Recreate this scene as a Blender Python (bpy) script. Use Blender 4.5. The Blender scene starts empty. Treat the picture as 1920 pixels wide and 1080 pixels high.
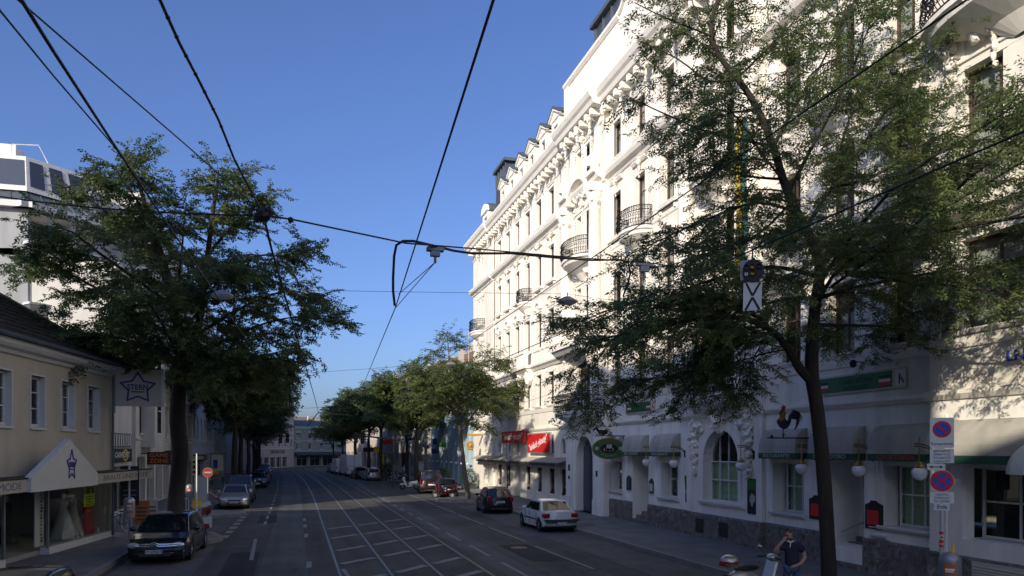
import bpy, bmesh, math, random
import numpy as np
from mathutils import Vector as V, Matrix, noise
from math import radians, sin, cos, pi, atan, tan, sqrt

sc = bpy.context.scene
# ------------------------------------------------------------ camera
TH = math.atan(403 / 1450)            # the street runs along +Y, the camera is turned right of it
CH = 3.65
cd = bpy.data.cameras.new("camera"); cam = bpy.data.objects.new("camera", cd)
sc.collection.objects.link(cam); sc.camera = cam
cam.location = (0, 0, CH); cam.rotation_euler = (pi / 2, 0, -TH)
cd.sensor_width = 36; cd.lens = 36 * 1450 / 1920; cd.shift_y = (842 - 540) / 1920
cd.clip_start = 0.1; cd.clip_end = 4000
# ------------------------------------------------------------ sky and sun
SUN_E = radians(24.0); LD = V((0.70, 0.714, 0)).normalized()      # where the light travels, on the ground
w = bpy.data.worlds.new("World"); sc.world = w; w.use_nodes = True
nt = w.node_tree; bg = nt.nodes["Background"]
sk = nt.nodes.new("ShaderNodeTexSky"); sk.sky_type = 'NISHITA'; sk.sun_disc = False
sk.sun_elevation = SUN_E; sk.sun_rotation = math.atan2(-LD.x, -LD.y)
sk.air_density = 1.0; sk.dust_density = 2.8; sk.ozone_density = 4.2; sk.altitude = 200
tn = nt.nodes.new("ShaderNodeMix"); tn.data_type = 'RGBA'; tn.blend_type = 'MULTIPLY'; tn.inputs[0].default_value = 1
tn.inputs[7].default_value = (0.79, 0.85, 1.12, 1)              # white balance of the clear evening sky
nt.links.new(sk.outputs[0], tn.inputs[6]); nt.links.new(tn.outputs[2], bg.inputs[0]); bg.inputs[1].default_value = 0.090
sl = bpy.data.lights.new("sun", 'SUN'); so = bpy.data.objects.new("sun", sl); sc.collection.objects.link(so)
sl.energy = 2.95; sl.angle = radians(0.5); sl.color = (1.0, 0.885, 0.71)
so.rotation_euler = V((LD.x * cos(SUN_E), LD.y * cos(SUN_E), -sin(SUN_E))).to_track_quat('-Z', 'Y').to_euler()
so.location = (-40, -40, 60)
vs = sc.view_settings; vs.view_transform = 'Standard'; vs.look = 'None'; vs.gamma = 1; vs.exposure = 0.84
rnd = random.Random(7)

def P(px, py, t):
    "point at forward distance t (metres) seen in the direction px, py of the photo"
    u = (px - 960) / 1450; v = (842 - py) / 1450
    return V((t * (sin(TH) + u * cos(TH)), t * (cos(TH) - u * sin(TH)), CH + v * t))
def PZ(px, py, z):
    return P(px, py, (z - CH) * 1450 / (842 - py))

# ------------------------------------------------------------ materials
def mat(name, col, rough=0.7, metal=0.0, var=0.0, vscale=4.0, bump=0.0, bscale=30.0, spec=0.5, stretch=None, emis=None, alpha=None, trans=0.0, coat=0.0, streak=0.0):
    m = bpy.data.materials.new(name); m.use_nodes = True
    n = m.node_tree.nodes; l = m.node_tree.links; b = n["Principled BSDF"]
    b.inputs["Base Color"].default_value = (*col, 1); b.inputs["Roughness"].default_value = rough
    b.inputs["Metallic"].default_value = metal; b.inputs["Specular IOR Level"].default_value = spec
    b.inputs["Transmission Weight"].default_value = trans; b.inputs["Coat Weight"].default_value = coat
    tc = n.new("ShaderNodeTexCoord"); src = tc.outputs["Object"]
    if stretch:
        mp = n.new("ShaderNodeMapping"); mp.inputs["Scale"].default_value = stretch
        l.new(src, mp.inputs[0]); src = mp.outputs[0]
    if var > 0:
        t = n.new("ShaderNodeTexNoise"); t.inputs["Scale"].default_value = vscale; t.inputs["Detail"].default_value = 6
        t.inputs["Roughness"].default_value = 0.65; l.new(src, t.inputs["Vector"])
        mr = n.new("ShaderNodeMapRange"); mr.inputs[1].default_value = 0.25; mr.inputs[2].default_value = 0.75
        mr.inputs[3].default_value = 1 - var; mr.inputs[4].default_value = 1 + var
        l.new(t.outputs[0], mr.inputs[0]); fac = mr.outputs[0]
        if streak > 0:
            mp2 = n.new("ShaderNodeMapping"); mp2.inputs["Scale"].default_value = (1.25, 1.25, 0.20)
            l.new(tc.outputs["Object"], mp2.inputs[0])
            t2 = n.new("ShaderNodeTexNoise"); t2.inputs["Scale"].default_value = 1.3; t2.inputs["Detail"].default_value = 8
            l.new(mp2.outputs[0], t2.inputs["Vector"])
            m2 = n.new("ShaderNodeMapRange"); m2.inputs[1].default_value = 0.45; m2.inputs[2].default_value = 0.75
            m2.inputs[3].default_value = 1; m2.inputs[4].default_value = 1 - streak; l.new(t2.outputs[0], m2.inputs[0])
            mm = n.new("ShaderNodeMath"); mm.operation = 'MULTIPLY'; l.new(fac, mm.inputs[0]); l.new(m2.outputs[0], mm.inputs[1]); fac = mm.outputs[0]
        vm = n.new("ShaderNodeVectorMath"); vm.operation = 'SCALE'; vm.inputs[0].default_value = col
        l.new(fac, vm.inputs["Scale"]); l.new(vm.outputs[0], b.inputs["Base Color"])
    if bump > 0:
        t = n.new("ShaderNodeTexNoise"); t.inputs["Scale"].default_value = bscale; t.inputs["Detail"].default_value = 5
        l.new(src, t.inputs["Vector"]); bp = n.new("ShaderNodeBump"); bp.inputs["Strength"].default_value = bump
        bp.inputs["Distance"].default_value = 0.02; l.new(t.outputs[0], bp.inputs["Height"]); l.new(bp.outputs[0], b.inputs["Normal"])
    if emis: b.inputs["Emission Color"].default_value = (*emis[0], 1); b.inputs["Emission Strength"].default_value = emis[1]
    return m

def mottled(name, cols, scale, rough=0.6, bump=0.2):
    m = bpy.data.materials.new(name); m.use_nodes = True
    n = m.node_tree.nodes; l = m.node_tree.links; b = n["Principled BSDF"]; b.inputs["Roughness"].default_value = rough
    tc = n.new("ShaderNodeTexCoord"); t = n.new("ShaderNodeTexNoise"); t.inputs["Scale"].default_value = scale
    t.inputs["Detail"].default_value = 9; t.inputs["Roughness"].default_value = 0.75; t.inputs["Distortion"].default_value = 1.2
    l.new(tc.outputs["Object"], t.inputs["Vector"]); r = n.new("ShaderNodeValToRGB"); l.new(t.outputs[0], r.inputs[0])
    e = r.color_ramp.elements; k = len(cols)
    while len(e) < k: e.new(0.5)
    for i, c in enumerate(cols): e[i].position = 0.33 + 0.36 * i / (k - 1); e[i].color = (*c, 1)
    l.new(r.outputs[0], b.inputs["Base Color"])
    bp = n.new("ShaderNodeBump"); bp.inputs["Strength"].default_value = bump; bp.inputs["Distance"].default_value = 0.02
    l.new(t.outputs[0], bp.inputs["Height"]); l.new(bp.outputs[0], b.inputs["Normal"])
    return m

def brickmat(name, c1, c2, mortar, scale, bw=0.5, rh=0.25, rough=0.85, msize=0.015, rot=0.0, bump=0.3, axes=None):
    m = bpy.data.materials.new(name); m.use_nodes = True
    n = m.node_tree.nodes; l = m.node_tree.links; b = n["Principled BSDF"]; b.inputs["Roughness"].default_value = rough
    tc = n.new("ShaderNodeTexCoord"); src = tc.outputs["Object"]
    if axes:
        s = n.new("ShaderNodeSeparateXYZ"); c = n.new("ShaderNodeCombineXYZ"); l.new(src, s.inputs[0])
        for i, a in enumerate(axes): l.new(s.outputs[a], c.inputs[i])
        src = c.outputs[0]
    mp = n.new("ShaderNodeMapping"); mp.inputs["Rotation"].default_value = (0, 0, rot); l.new(src, mp.inputs[0])
    t = n.new("ShaderNodeTexBrick"); t.inputs["Scale"].default_value = scale; t.inputs["Brick Width"].default_value = bw
    t.inputs["Row Height"].default_value = rh; t.inputs["Mortar Size"].default_value = msize
    t.inputs["Color1"].default_value = (*c1, 1); t.inputs["Color2"].default_value = (*c2, 1); t.inputs["Mortar"].default_value = (*mortar, 1)
    l.new(mp.outputs[0], t.inputs["Vector"])
    t2 = n.new("ShaderNodeTexNoise"); t2.inputs["Scale"].default_value = 0.9; t2.inputs["Detail"].default_value = 8; l.new(tc.outputs["Object"], t2.inputs["Vector"])
    mr = n.new("ShaderNodeMapRange"); mr.inputs[1].default_value = .3; mr.inputs[2].default_value = .7; mr.inputs[3].default_value = 0.8; mr.inputs[4].default_value = 1.2
    l.new(t2.outputs[0], mr.inputs[0]); vm = n.new("ShaderNodeVectorMath"); vm.operation = 'SCALE'
    l.new(t.outputs[0], vm.inputs[0]); l.new(mr.outputs[0], vm.inputs["Scale"]); l.new(vm.outputs[0], b.inputs["Base Color"])
    bp = n.new("ShaderNodeBump"); bp.inputs["Strength"].default_value = bump; bp.inputs["Distance"].default_value = 0.02
    inv = n.new("ShaderNodeMath"); inv.operation = 'SUBTRACT'; inv.inputs[0].default_value = 1; l.new(t.outputs["Fac"], inv.inputs[1])
    l.new(inv.outputs[0], bp.inputs["Height"]); l.new(bp.outputs[0], b.inputs["Normal"])
    return m

def asphalt(name, c, spec=0.3):
    m = bpy.data.materials.new(name); m.use_nodes = True
    n = m.node_tree.nodes; l = m.node_tree.links; b = n["Principled BSDF"]; b.inputs["Roughness"].default_value = 0.82
    b.inputs["Specular IOR Level"].default_value = spec
    tc = n.new("ShaderNodeTexCoord")
    def nz(s, st, d=8):
        mp = n.new("ShaderNodeMapping"); mp.inputs["Scale"].default_value = st; l.new(tc.outputs["Object"], mp.inputs[0])
        t = n.new("ShaderNodeTexNoise"); t.inputs["Scale"].default_value = s; t.inputs["Detail"].default_value = d; l.new(mp.outputs[0], t.inputs["Vector"]); return t.outputs[0]
    def rg(s, a, b2, lo=.3, hi=.7):
        r = n.new("ShaderNodeMapRange"); r.inputs[1].default_value = lo; r.inputs[2].default_value = hi; r.inputs[3].default_value = a; r.inputs[4].default_value = b2; l.new(s, r.inputs[0]); return r.outputs[0]
    def mul(a, b2):
        r = n.new("ShaderNodeMath"); r.operation = 'MULTIPLY'; l.new(a, r.inputs[0]); l.new(b2, r.inputs[1]); return r.outputs[0]
    f = mul(mul(rg(nz(60, (1, 1, 1), 4), .72, 1.3), rg(nz(.35, (1, 1, 1)), .72, 1.3)), rg(nz(.9, (1.6, .05, 1)), .74, 1.26))
    vo = n.new("ShaderNodeTexVoronoi"); vo.feature = 'DISTANCE_TO_EDGE'; vo.inputs["Scale"].default_value = .22; 
    mp = n.new("ShaderNodeMapping"); wn = n.new("ShaderNodeTexNoise"); wn.inputs["Scale"].default_value = 1.2; l.new(tc.outputs["Object"], wn.inputs["Vector"])
    mx = n.new("ShaderNodeVectorMath"); mx.operation = 'MULTIPLY_ADD'; mx.inputs[1].default_value = (2.2, 2.2, 0); l.new(wn.outputs["Color"], mx.inputs[0]); l.new(tc.outputs["Object"], mx.inputs[2]); l.new(mx.outputs[0], vo.inputs["Vector"])
    f = mul(f, rg(vo.outputs["Distance"], .5, 1.0, 0.0, 0.010))
    vm = n.new("ShaderNodeVectorMath"); vm.operation = 'SCALE'; vm.inputs[0].default_value = c; l.new(f, vm.inputs["Scale"]); l.new(vm.outputs[0], b.inputs["Base Color"])
    bp = n.new("ShaderNodeBump"); bp.inputs["Strength"].default_value = .25; bp.inputs["Distance"].default_value = .01
    l.new(nz(90, (1, 1, 1), 3), bp.inputs["Height"]); l.new(bp.outputs[0], b.inputs["Normal"])
    return m

M = {}
M['asphalt'] = asphalt('asphalt', (.062, .062, .062))
M['asphalt2'] = asphalt('asphalt_pale', (.084, .088, .093))
M['rail_bed'] = asphalt('rail_bed', (.068, .065, .058))
M['patchdark'] = asphalt('asphalt_dark_patch', (.022, .023, .027))
M['paving'] = brickmat('paving', (.145, .145, .148), (.17, .168, .165), (.09, .09, .09), 1.0, .6, .3, msize=.008, rot=.0, bump=.15)
M['setts'] = brickmat('stone_setts', (.10, .10, .10), (.155, .15, .145), (.045, .045, .045), 1.0, .2, .12, msize=.018, rot=.8)
M['kerb'] = mat('kerb_stone', (.21, .205, .195), .8, var=.25, vscale=3, bump=.3)
M['paint'] = mat('road_paint', (.21, .21, .205), .7, var=.4, vscale=9)
M['steel'] = mat('rail_steel', (.22, .215, .205), .5, .0, spec=.3, var=.2, vscale=5)
M['railside'] = mat('rail_groove', (.03, .028, .026), .6)
M['stucco'] = mat('cream_stucco', (.76, .725, .64), .85, var=.07, vscale=.7, bump=.12, bscale=18, streak=.20)
M['stucco2'] = mat('cream_moulding', (.80, .765, .69), .8, var=.06, vscale=3, bump=.15, bscale=12, streak=.08)
M['orn'] = mat('plaster_ornament', (.77, .73, .65), .85, var=.15, vscale=9, bump=.5, bscale=25)
M['greystucco'] = mat('grey_ground_floor_plaster', (.82, .80, .75), .85, var=.09, vscale=.8, bump=.12, bscale=18, streak=.20)
M['granite'] = mottled('mottled_stone', [(.022, .02, .02), (.12, .105, .10), (.20, .18, .165), (.50, .48, .46)], 3.6)
M['iron'] = mat('black_iron', (.012, .012, .014), .45, .6)
M['woodframe'] = mat('brown_window_frame', (.075, .045, .035), .45)
M['whiteframe'] = mat('white_window_frame', (.62, .62, .60), .4)
M['glass'] = mat('window_glass', (.018, .022, .028), .04, 0, spec=.9)
M['glass2'] = mat('bright_window_glass', (.055, .065, .08), .05, 0, spec=1.0)
M['curtain'] = mat('window_curtain', (.42, .42, .40), .8, var=.35, vscale=6, stretch=(12, 12, .6))
M['greencurtain'] = mottled('patterned_green_curtain', [(.12, .20, .11), (.36, .50, .30), (.44, .58, .38), (.22, .34, .19)], 14)
M['slate'] = mat('dark_slate', (.055, .055, .062), .6, var=.2, vscale=8, bump=.3)
M['zinc'] = mat('zinc_sheet', (.105, .125, .14), .5, .3, var=.15, vscale=3)
M['tile'] = brickmat('old_roof_tiles', (.030, .030, .024), (.045, .042, .034), (.012, .012, .010), 1, .22, .16, msize=.02, bump=.7)
M['redtile'] = brickmat('red_roof_tiles', (.24, .095, .055), (.30, .13, .075), (.10, .05, .03), 1, .3, .3, msize=.03, bump=.6)
M['brownroof'] = mat('brown_roof', (.18, .12, .085), .85, var=.25, vscale=2)
M['yellowwall'] = mat('weathered_yellow_plaster', (.52, .475, .385), .9, var=.12, vscale=.9, bump=.2, bscale=15, streak=.10)
M['whitetrim'] = mat('white_trim', (.62, .62, .60), .7, var=.08, vscale=4)
M['signcream'] = mat('cream_sign_board', (.47, .44, .37), .55, var=.06, vscale=2)
M['signwhite'] = mat('white_sign_board', (.60, .61, .57), .4, var=.05, vscale=2)
M['blueletter'] = mat('blue_letters', (.025, .03, .22), .5)
M['greyletter'] = mat('grey_letters', (.14, .15, .20), .5)
M['paleblue'] = mat('pale_blue_plaster', (.36, .47, .52), .85, var=.06, vscale=1, streak=.12)
M['greywall'] = mat('grey_plaster', (.36, .35, .33), .9, var=.08, vscale=1, streak=.2)
M['whitewall'] = mat('off_white_plaster', (.58, .57, .53), .9, var=.06, vscale=1, streak=.15)
M['greenwall'] = mat('grey_green_plaster', (.31, .33, .25), .9, var=.08, vscale=.5, streak=.15)
M['pinkwall'] = mat('pinkish_plaster', (.44, .38, .33), .9, var=.1, vscale=.5)
M['rust'] = mat('chimney_plaster', (.44, .40, .35), .9, var=.15, vscale=1)
M['black'] = mat('matt_black', (.012, .012, .013), .6)
M['darkgrey'] = mat('dark_grey_plastic', (.04, .042, .045), .5)
M['midgrey'] = mat('grey_coated_metal', (.24, .25, .27), .4, .4)
M['lightgrey'] = mat('light_grey_metal', (.50, .52, .54), .35, .5)
M['white'] = mat('white_enamel', (.80, .80, .78), .35)
M['dullred'] = mat('weathered_sign_red', (.27, .022, .018), .5)
M['red'] = mat('sign_red', (.56, .018, .020), .4)
M['blue'] = mat('sign_blue', (.02, .07, .42), .4)
M['green'] = mat('sign_green', (.02, .14, .045), .5)
M['orange'] = mat('bin_orange', (.45, .13, .035), .5)
M['ycloth'] = mat('faded_yellow_cloth', (.42, .32, .04), .8)
M['yellow'] = mat('bright_yellow', (.75, .52, .02), .5)
M['lime'] = mat('lime_paper', (.48, .62, .03), .6)
M['teal'] = mat('teal_cloth', (.03, .13, .12), .7)
M['navy'] = mat('navy_panel', (.02, .025, .075), .4)
M['doorblue'] = mat('blue_grey_door', (.060, .075, .10), .5, var=.1)
M['awning'] = mat('grey_awning_cloth', (.40, .385, .345), .9, var=.12, vscale=2.5, bump=.15, streak=.3)
M['awngreen'] = mat('green_awning_valance', (.02, .085, .05), .85, var=.15)
M['globe'] = mat('opal_globe', (.72, .74, .76), .2)
M['brass'] = mat('brass', (.40, .27, .07), .35, .9)
M['bark'] = mat('bark', (.030, .025, .020), .95, var=.35, vscale=9, bump=.9, bscale=16, stretch=(1, 1, .25))
M['bark2'] = mat('pale_bark', (.12, .10, .078), .95, var=.35, vscale=9, bump=.9, bscale=16, stretch=(1, 1, .25))
M['chrome'] = mat('chrome', (.75, .75, .77), .12, 1.0)
M['tyre'] = mat('tyre_rubber', (.014, .014, .014), .8)
M['rim'] = mat('alloy_rim', (.42, .43, .45), .3, .9)
M['carglass'] = mat('car_glass', (.010, .012, .014), .03, 0, spec=.9)
M['tail'] = mat('tail_light_red', (.30, .008, .012), .15)
M['headl'] = mat('headlight_glass', (.55, .57, .60), .08, .3)
M['plate'] = mat('plate_white', (.70, .70, .68), .4)
def paint(name, c, metal=.4):
    return mat(name, c, .28, metal, coat=.8, var=.03, vscale=2)
M['p_black'] = paint('black_paint', (.008, .009, .012), .2)
M['p_white'] = paint('white_paint', (.66, .68, .70), 0)
M['p_silver'] = paint('silver_paint', (.48, .46, .42), .6)
M['p_grey'] = paint('grey_paint', (.14, .15, .18), .6)
M['p_blue'] = paint('dark_blue_paint', (.015, .022, .075), .4)
M['p_maroon'] = paint('maroon_paint', (.022, .007, .007), .4)
M['p_redsc'] = paint('scooter_red_paint', (.040, .010, .009), .3)
M['p_cream'] = paint('pearl_paint', (.50, .50, .46), .5)
M['skin'] = mat('skin', (.42, .24, .17), .55)
M['hair'] = mat('short_grey_brown_hair', (.055, .042, .033), .8, var=.3, vscale=30)
M['shirt'] = mat('dark_blue_shirt', (.020, .023, .042), .9, var=.2, vscale=6)
M['jeans'] = mat('blue_jeans', (.055, .095, .17), .9, var=.25, vscale=8)
M['collar'] = mat('white_collar', (.65, .65, .66), .8)
M['leather'] = mat('black_vinyl', (.015, .014, .013), .5)
def leafmat(name, c, tr):
    m = bpy.data.materials.new(name); m.use_nodes = True
    n = m.node_tree.nodes; l = m.node_tree.links; b = n["Principled BSDF"]
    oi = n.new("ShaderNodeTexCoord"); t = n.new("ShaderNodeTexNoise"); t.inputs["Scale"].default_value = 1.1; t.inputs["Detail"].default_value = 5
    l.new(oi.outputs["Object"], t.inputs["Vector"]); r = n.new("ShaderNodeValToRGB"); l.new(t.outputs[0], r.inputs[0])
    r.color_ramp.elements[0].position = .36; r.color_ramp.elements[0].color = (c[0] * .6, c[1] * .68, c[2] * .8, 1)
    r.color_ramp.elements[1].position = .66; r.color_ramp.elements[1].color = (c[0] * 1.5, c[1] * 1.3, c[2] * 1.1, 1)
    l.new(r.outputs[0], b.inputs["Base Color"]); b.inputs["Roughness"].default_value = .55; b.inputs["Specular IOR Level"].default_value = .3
    tl = n.new("ShaderNodeBsdfTranslucent"); l.new(r.outputs[0], tl.inputs[0]); mx = n.new("ShaderNodeMixShader"); mx.inputs[0].default_value = tr
    out = n["Material Output"]; l.new(b.outputs[0], mx.inputs[1]); l.new(tl.outputs[0], mx.inputs[2]); l.new(mx.outputs[0], out.inputs[0])
    return m
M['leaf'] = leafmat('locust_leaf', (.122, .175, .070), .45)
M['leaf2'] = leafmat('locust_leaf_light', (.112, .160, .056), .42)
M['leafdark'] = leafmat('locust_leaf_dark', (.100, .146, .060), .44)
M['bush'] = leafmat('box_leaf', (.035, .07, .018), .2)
# see-through glazing for shop fronts
def shopglass(name):
    m = bpy.data.materials.new(name); m.use_nodes = True
    n = m.node_tree.nodes; l = m.node_tree.links; b = n["Principled BSDF"]
    b.inputs["Base Color"].default_value = (.9, .95, .93, 1); b.inputs["Roughness"].default_value = .02
    tr = n.new("ShaderNodeBsdfTransparent"); tr.inputs[0].default_value = (.80, .84, .82, 1)
    gl = n.new("ShaderNodeBsdfGlossy"); gl.inputs["Roughness"].default_value = .02
    fr = n.new("ShaderNodeFresnel"); ge = n.new("ShaderNodeNewGeometry"); mi = n.new("ShaderNodeMath"); mi.operation = 'MULTIPLY_ADD'; mi.inputs[1].default_value = 1 / 1.5 - 1.5; mi.inputs[2].default_value = 1.5
    l.new(ge.outputs["Backfacing"], mi.inputs[0]); l.new(mi.outputs[0], fr.inputs[0]); mx = n.new("ShaderNodeMixShader")
    l.new(fr.outputs[0], mx.inputs[0]); l.new(tr.outputs[0], mx.inputs[1]); l.new(gl.outputs[0], mx.inputs[2]); l.new(mx.outputs[0], n["Material Output"].inputs[0])
    return m
M['shopglass'] = shopglass('shop_glass')

# ------------------------------------------------------------ mesh helpers
C = sc.collection
class Fr:
    "frame: u along a wall, v up, n outward"
    def __init__(s, o, ang=None, U=None, N=None):
        s.o = V(o)
        if U is None: U = V((cos(ang), sin(ang), 0)); N = V((sin(ang), -cos(ang), 0))
        s.U = V(U).normalized(); s.N = V(N).normalized(); s.Z = V((0, 0, 1))
    def p(s, u, v, n=0): return s.o + s.U * u + s.Z * v + s.N * n
WORLD = Fr((0, 0, 0), U=(1, 0, 0), N=(0, 1, 0))   # p(x, z, y)

class MB:
    def __init__(s, fr=None): s.v = []; s.f = []; s.m = []; s.fr = fr; s.sm = False
    def mark(s): s.mk = getattr(s, 'mk', []) + [(len(s.v), len(s.f))]; return s
    def each(s, name, mats, parent, smooth=False):
        "one object per marked piece"
        mk = getattr(s, 'mk', [(0, 0)]); mk = [k for i, k in enumerate(mk) if i == 0 or k != mk[i - 1]]; out = []
        for i, (v0, f0) in enumerate(mk):
            v1, f1 = mk[i + 1] if i + 1 < len(mk) else (len(s.v), len(s.f))
            if f1 <= f0: continue
            q = MB(); q.v = s.v[v0:v1]; q.f = [tuple(k - v0 for k in f) for f in s.f[f0:f1]]; q.m = s.m[f0:f1]; out.append(q.build(name, mats, parent, smooth))
        return out
    def pt(s, a):
        a = tuple(a)
        if s.fr: return s.fr.p(*a)
        return V(a)
    def poly(s, pts, m=0, raw=False):
        i = len(s.v); s.v += [V(p) if raw else s.pt(p) for p in pts]; s.f.append(tuple(range(i, i + len(pts)))); s.m.append(m); return s
    def box(s, a0, a1, b0, b1, c0, c1, m=0):
        "with a frame: u,v,n ranges; without: x,y,z ranges"
        i = len(s.v)
        for a in (a0, a1):
            for b in (b0, b1):
                for c in (c0, c1): s.v.append(s.pt((a, b, c)))
        for q in ((0, 1, 3, 2), (4, 6, 7, 5), (0, 4, 5, 1), (2, 3, 7, 6), (0, 2, 6, 4), (1, 5, 7, 3)): s.f.append(tuple(i + k for k in q)); s.m.append(m)
        return s
    def ext(s, prof, u0, u1, m=0, cap=True):
        "profile of (v,n) points swept along u"
        k = len(prof); i = len(s.v)
        for u in (u0, u1): s.v += [s.pt((u, a, b)) for a, b in prof]
        for j in range(k): s.f.append((i + j, i + (j + 1) % k, i + k + (j + 1) % k, i + k + j)); s.m.append(m)
        if cap: s.f.append(tuple(range(i + k - 1, i - 1, -1))); s.m.append(m); s.f.append(tuple(range(i + k, i + 2 * k))); s.m.append(m)
        return s
    def slab(s, pts, c0, c1, m=0):
        "polygon of first two coordinates extruded along the third"
        k = len(pts); i = len(s.v)
        for c in (c0, c1): s.v += [s.pt((a, b, c)) for a, b in pts]
        for j in range(k): s.f.append((i + j, i + (j + 1) % k, i + k + (j + 1) % k, i + k + j)); s.m.append(m)
        s.f.append(tuple(range(i + k - 1, i - 1, -1))); s.m.append(m); s.f.append(tuple(range(i + k, i + 2 * k))); s.m.append(m)
        return s
    def tube(s, pts, r, n=6, m=0, raw=False, cap=True):
        P_ = [V(p) if raw else s.pt(p) for p in pts]; k = len(P_)
        rr = r if isinstance(r, (list, tuple)) else [r] * k
        i0 = len(s.v); prev = None
        for j in range(k):
            d = (P_[min(j + 1, k - 1)] - P_[max(j - 1, 0)])
            if d.length < 1e-9: d = V((0, 0, 1))
            d.normalize()
            if prev is None: x = d.orthogonal().normalized()
            else:
                x = prev - d * prev.dot(d)
                x = x.normalized() if x.length > 1e-6 else d.orthogonal().normalized()
            prev = x; y = d.cross(x)
            for q in range(n):
                a = 2 * pi * q / n; s.v.append(P_[j] + (x * cos(a) + y * sin(a)) * rr[j])
        for j in range(k - 1):
            for q in range(n):
                a = i0 + j * n + q; b = i0 + j * n + (q + 1) % n; s.f.append((a, b, b + n, a + n)); s.m.append(m)
        if cap:
            s.f.append(tuple(i0 + q for q in range(n - 1, -1, -1))); s.m.append(m); s.f.append(tuple(i0 + (k - 1) * n + q for q in range(n))); s.m.append(m)
        return s
    def lathe(s, c, prof, n=12, m=0, a0=0, a1=2 * pi, axis=None):
        "profile of (r, h) about a vertical axis through c (world or frame point)"
        o = s.pt(c); Z = V((0, 0, 1)) if axis is None else V(axis).normalized(); X = Z.orthogonal().normalized() if axis is not None else V((1, 0, 0)); Y = Z.cross(X)
        full = abs(a1 - a0 - 2 * pi) < 1e-6; nn = n if full else n + 1; i0 = len(s.v)
        for r, h in prof:
            for q in range(nn):
                a = a0 + (a1 - a0) * q / n; s.v.append(o + X * (r * cos(a)) + Y * (r * sin(a)) + Z * h)
        for j in range(len(prof) - 1):
            for q in range(n):
                a = i0 + j * nn + q; b = i0 + j * nn + (q + 1) % nn; s.f.append((a, b, b + nn, a + nn)); s.m.append(m)
        return s
    def ball(s, c, r, m=0, n=8, sq=(1, 1, 1), lump=0.0, seed=0):
        o = s.pt(c); i0 = len(s.v); rings = max(4, n // 2 + 1)
        for j in range(rings + 1):
            ph = pi * j / rings
            for q in range(n):
                a = 2 * pi * q / n; d = V((sin(ph) * cos(a) * sq[0], sin(ph) * sin(a) * sq[1], cos(ph) * sq[2]))
                k = 1 + (lump * noise.noise(d * 2.3 + V((seed * 3.7, seed, 0))) if lump else 0); s.v.append(o + d * r * k)
        for j in range(rings):
            for q in range(n):
                a = i0 + j * n + q; b = i0 + j * n + (q + 1) % n; s.f.append((a, b, b + n, a + n)); s.m.append(m)
        return s
    def build(s, name, mats, parent=None, smooth=False, local=False):
        if not isinstance(mats, (list, tuple)): mats = [mats]
        me = bpy.data.meshes.new(name); off = V((0, 0, 0))
        if parent is not None and not local: off = wloc(parent)
        me.from_pydata([tuple(v - off) for v in s.v], [], s.f)
        for m in mats: me.materials.append(M[m] if isinstance(m, str) else m)
        if len(mats) > 1: me.polygons.foreach_set('material_index', s.m)
        bm = bmesh.new(); bm.from_mesh(me); bmesh.ops.recalc_face_normals(bm, faces=bm.faces); bm.to_mesh(me); bm.free()
        if smooth or s.sm: smooth_by_angle(me, radians(100) if smooth == 2 else radians(38))
        o = bpy.data.objects.new(name, me); C.objects.link(o)
        if parent is not None: o.parent = parent
        return o
def smooth_by_angle(me, ang=radians(38)):
    me.polygons.foreach_set('use_smooth', [True] * len(me.polygons))
    try: me.set_sharp_from_angle(angle=ang)
    except Exception: pass
def wloc(o):
    v = V((0, 0, 0))
    while o is not None: v = v + V(o.location); o = o.parent
    return v
def tag(o, label=None, cat=None, group=None, kind=None):
    if label: o['label'] = label
    if cat: o['category'] = cat
    if group: o['group'] = group
    if kind: o['kind'] = kind
    return o
def empty(name, loc, label=None, cat=None, group=None, rz=0):
    o = bpy.data.objects.new(name, None); C.objects.link(o); o.location = loc; o.rotation_euler = (0, 0, rz); o.empty_display_size = .2
    return tag(o, label, cat, group)
def dup(o, parent=None, loc=None, rz=None):
    c = o.copy(); C.objects.link(c); c.parent = parent
    if loc is not None: c.location = loc
    if rz is not None: c.rotation_euler = (0, 0, rz)
    for ch in list(o.children): dup(ch, c)
    return c
def struct(o): o['kind'] = 'structure'; return o

def text(name, s, size, m, parent, o, right, up, depth=.006, align='CENTER', sx=1.0, shear=0.0, bold=0.0):
    "flat letters as real geometry; o = world point of the text centre"
    cu = bpy.data.curves.new('lettering', 'FONT'); cu.body = s; cu.size = size; cu.align_x = align; cu.align_y = 'CENTER'; cu.extrude = depth / 2
    cu.shear = shear; cu.offset = bold; cu.resolution_u = 3
    t = bpy.data.objects.new('lettering', cu); C.objects.link(t)
    bpy.context.view_layer.update()
    me = bpy.data.meshes.new_from_object(t.evaluated_get(bpy.context.evaluated_depsgraph_get()))
    bpy.data.objects.remove(t); bpy.data.curves.remove(cu)
    R_ = V(right).normalized(); U_ = V(up).normalized(); N_ = R_.cross(U_); off = wloc(parent) if parent is not None else V((0, 0, 0))
    mt = Matrix(((R_.x * sx, U_.x, N_.x, o[0] - off.x), (R_.y * sx, U_.y, N_.y, o[1] - off.y), (R_.z * sx, U_.z, N_.z, o[2] - off.z), (0, 0, 0, 1)))
    me.transform(mt); me.materials.clear(); me.materials.append(M[m]); me.name = name
    ob = bpy.data.objects.new(name, me); C.objects.link(ob)
    if parent is not None: ob.parent = parent
    return ob

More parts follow.
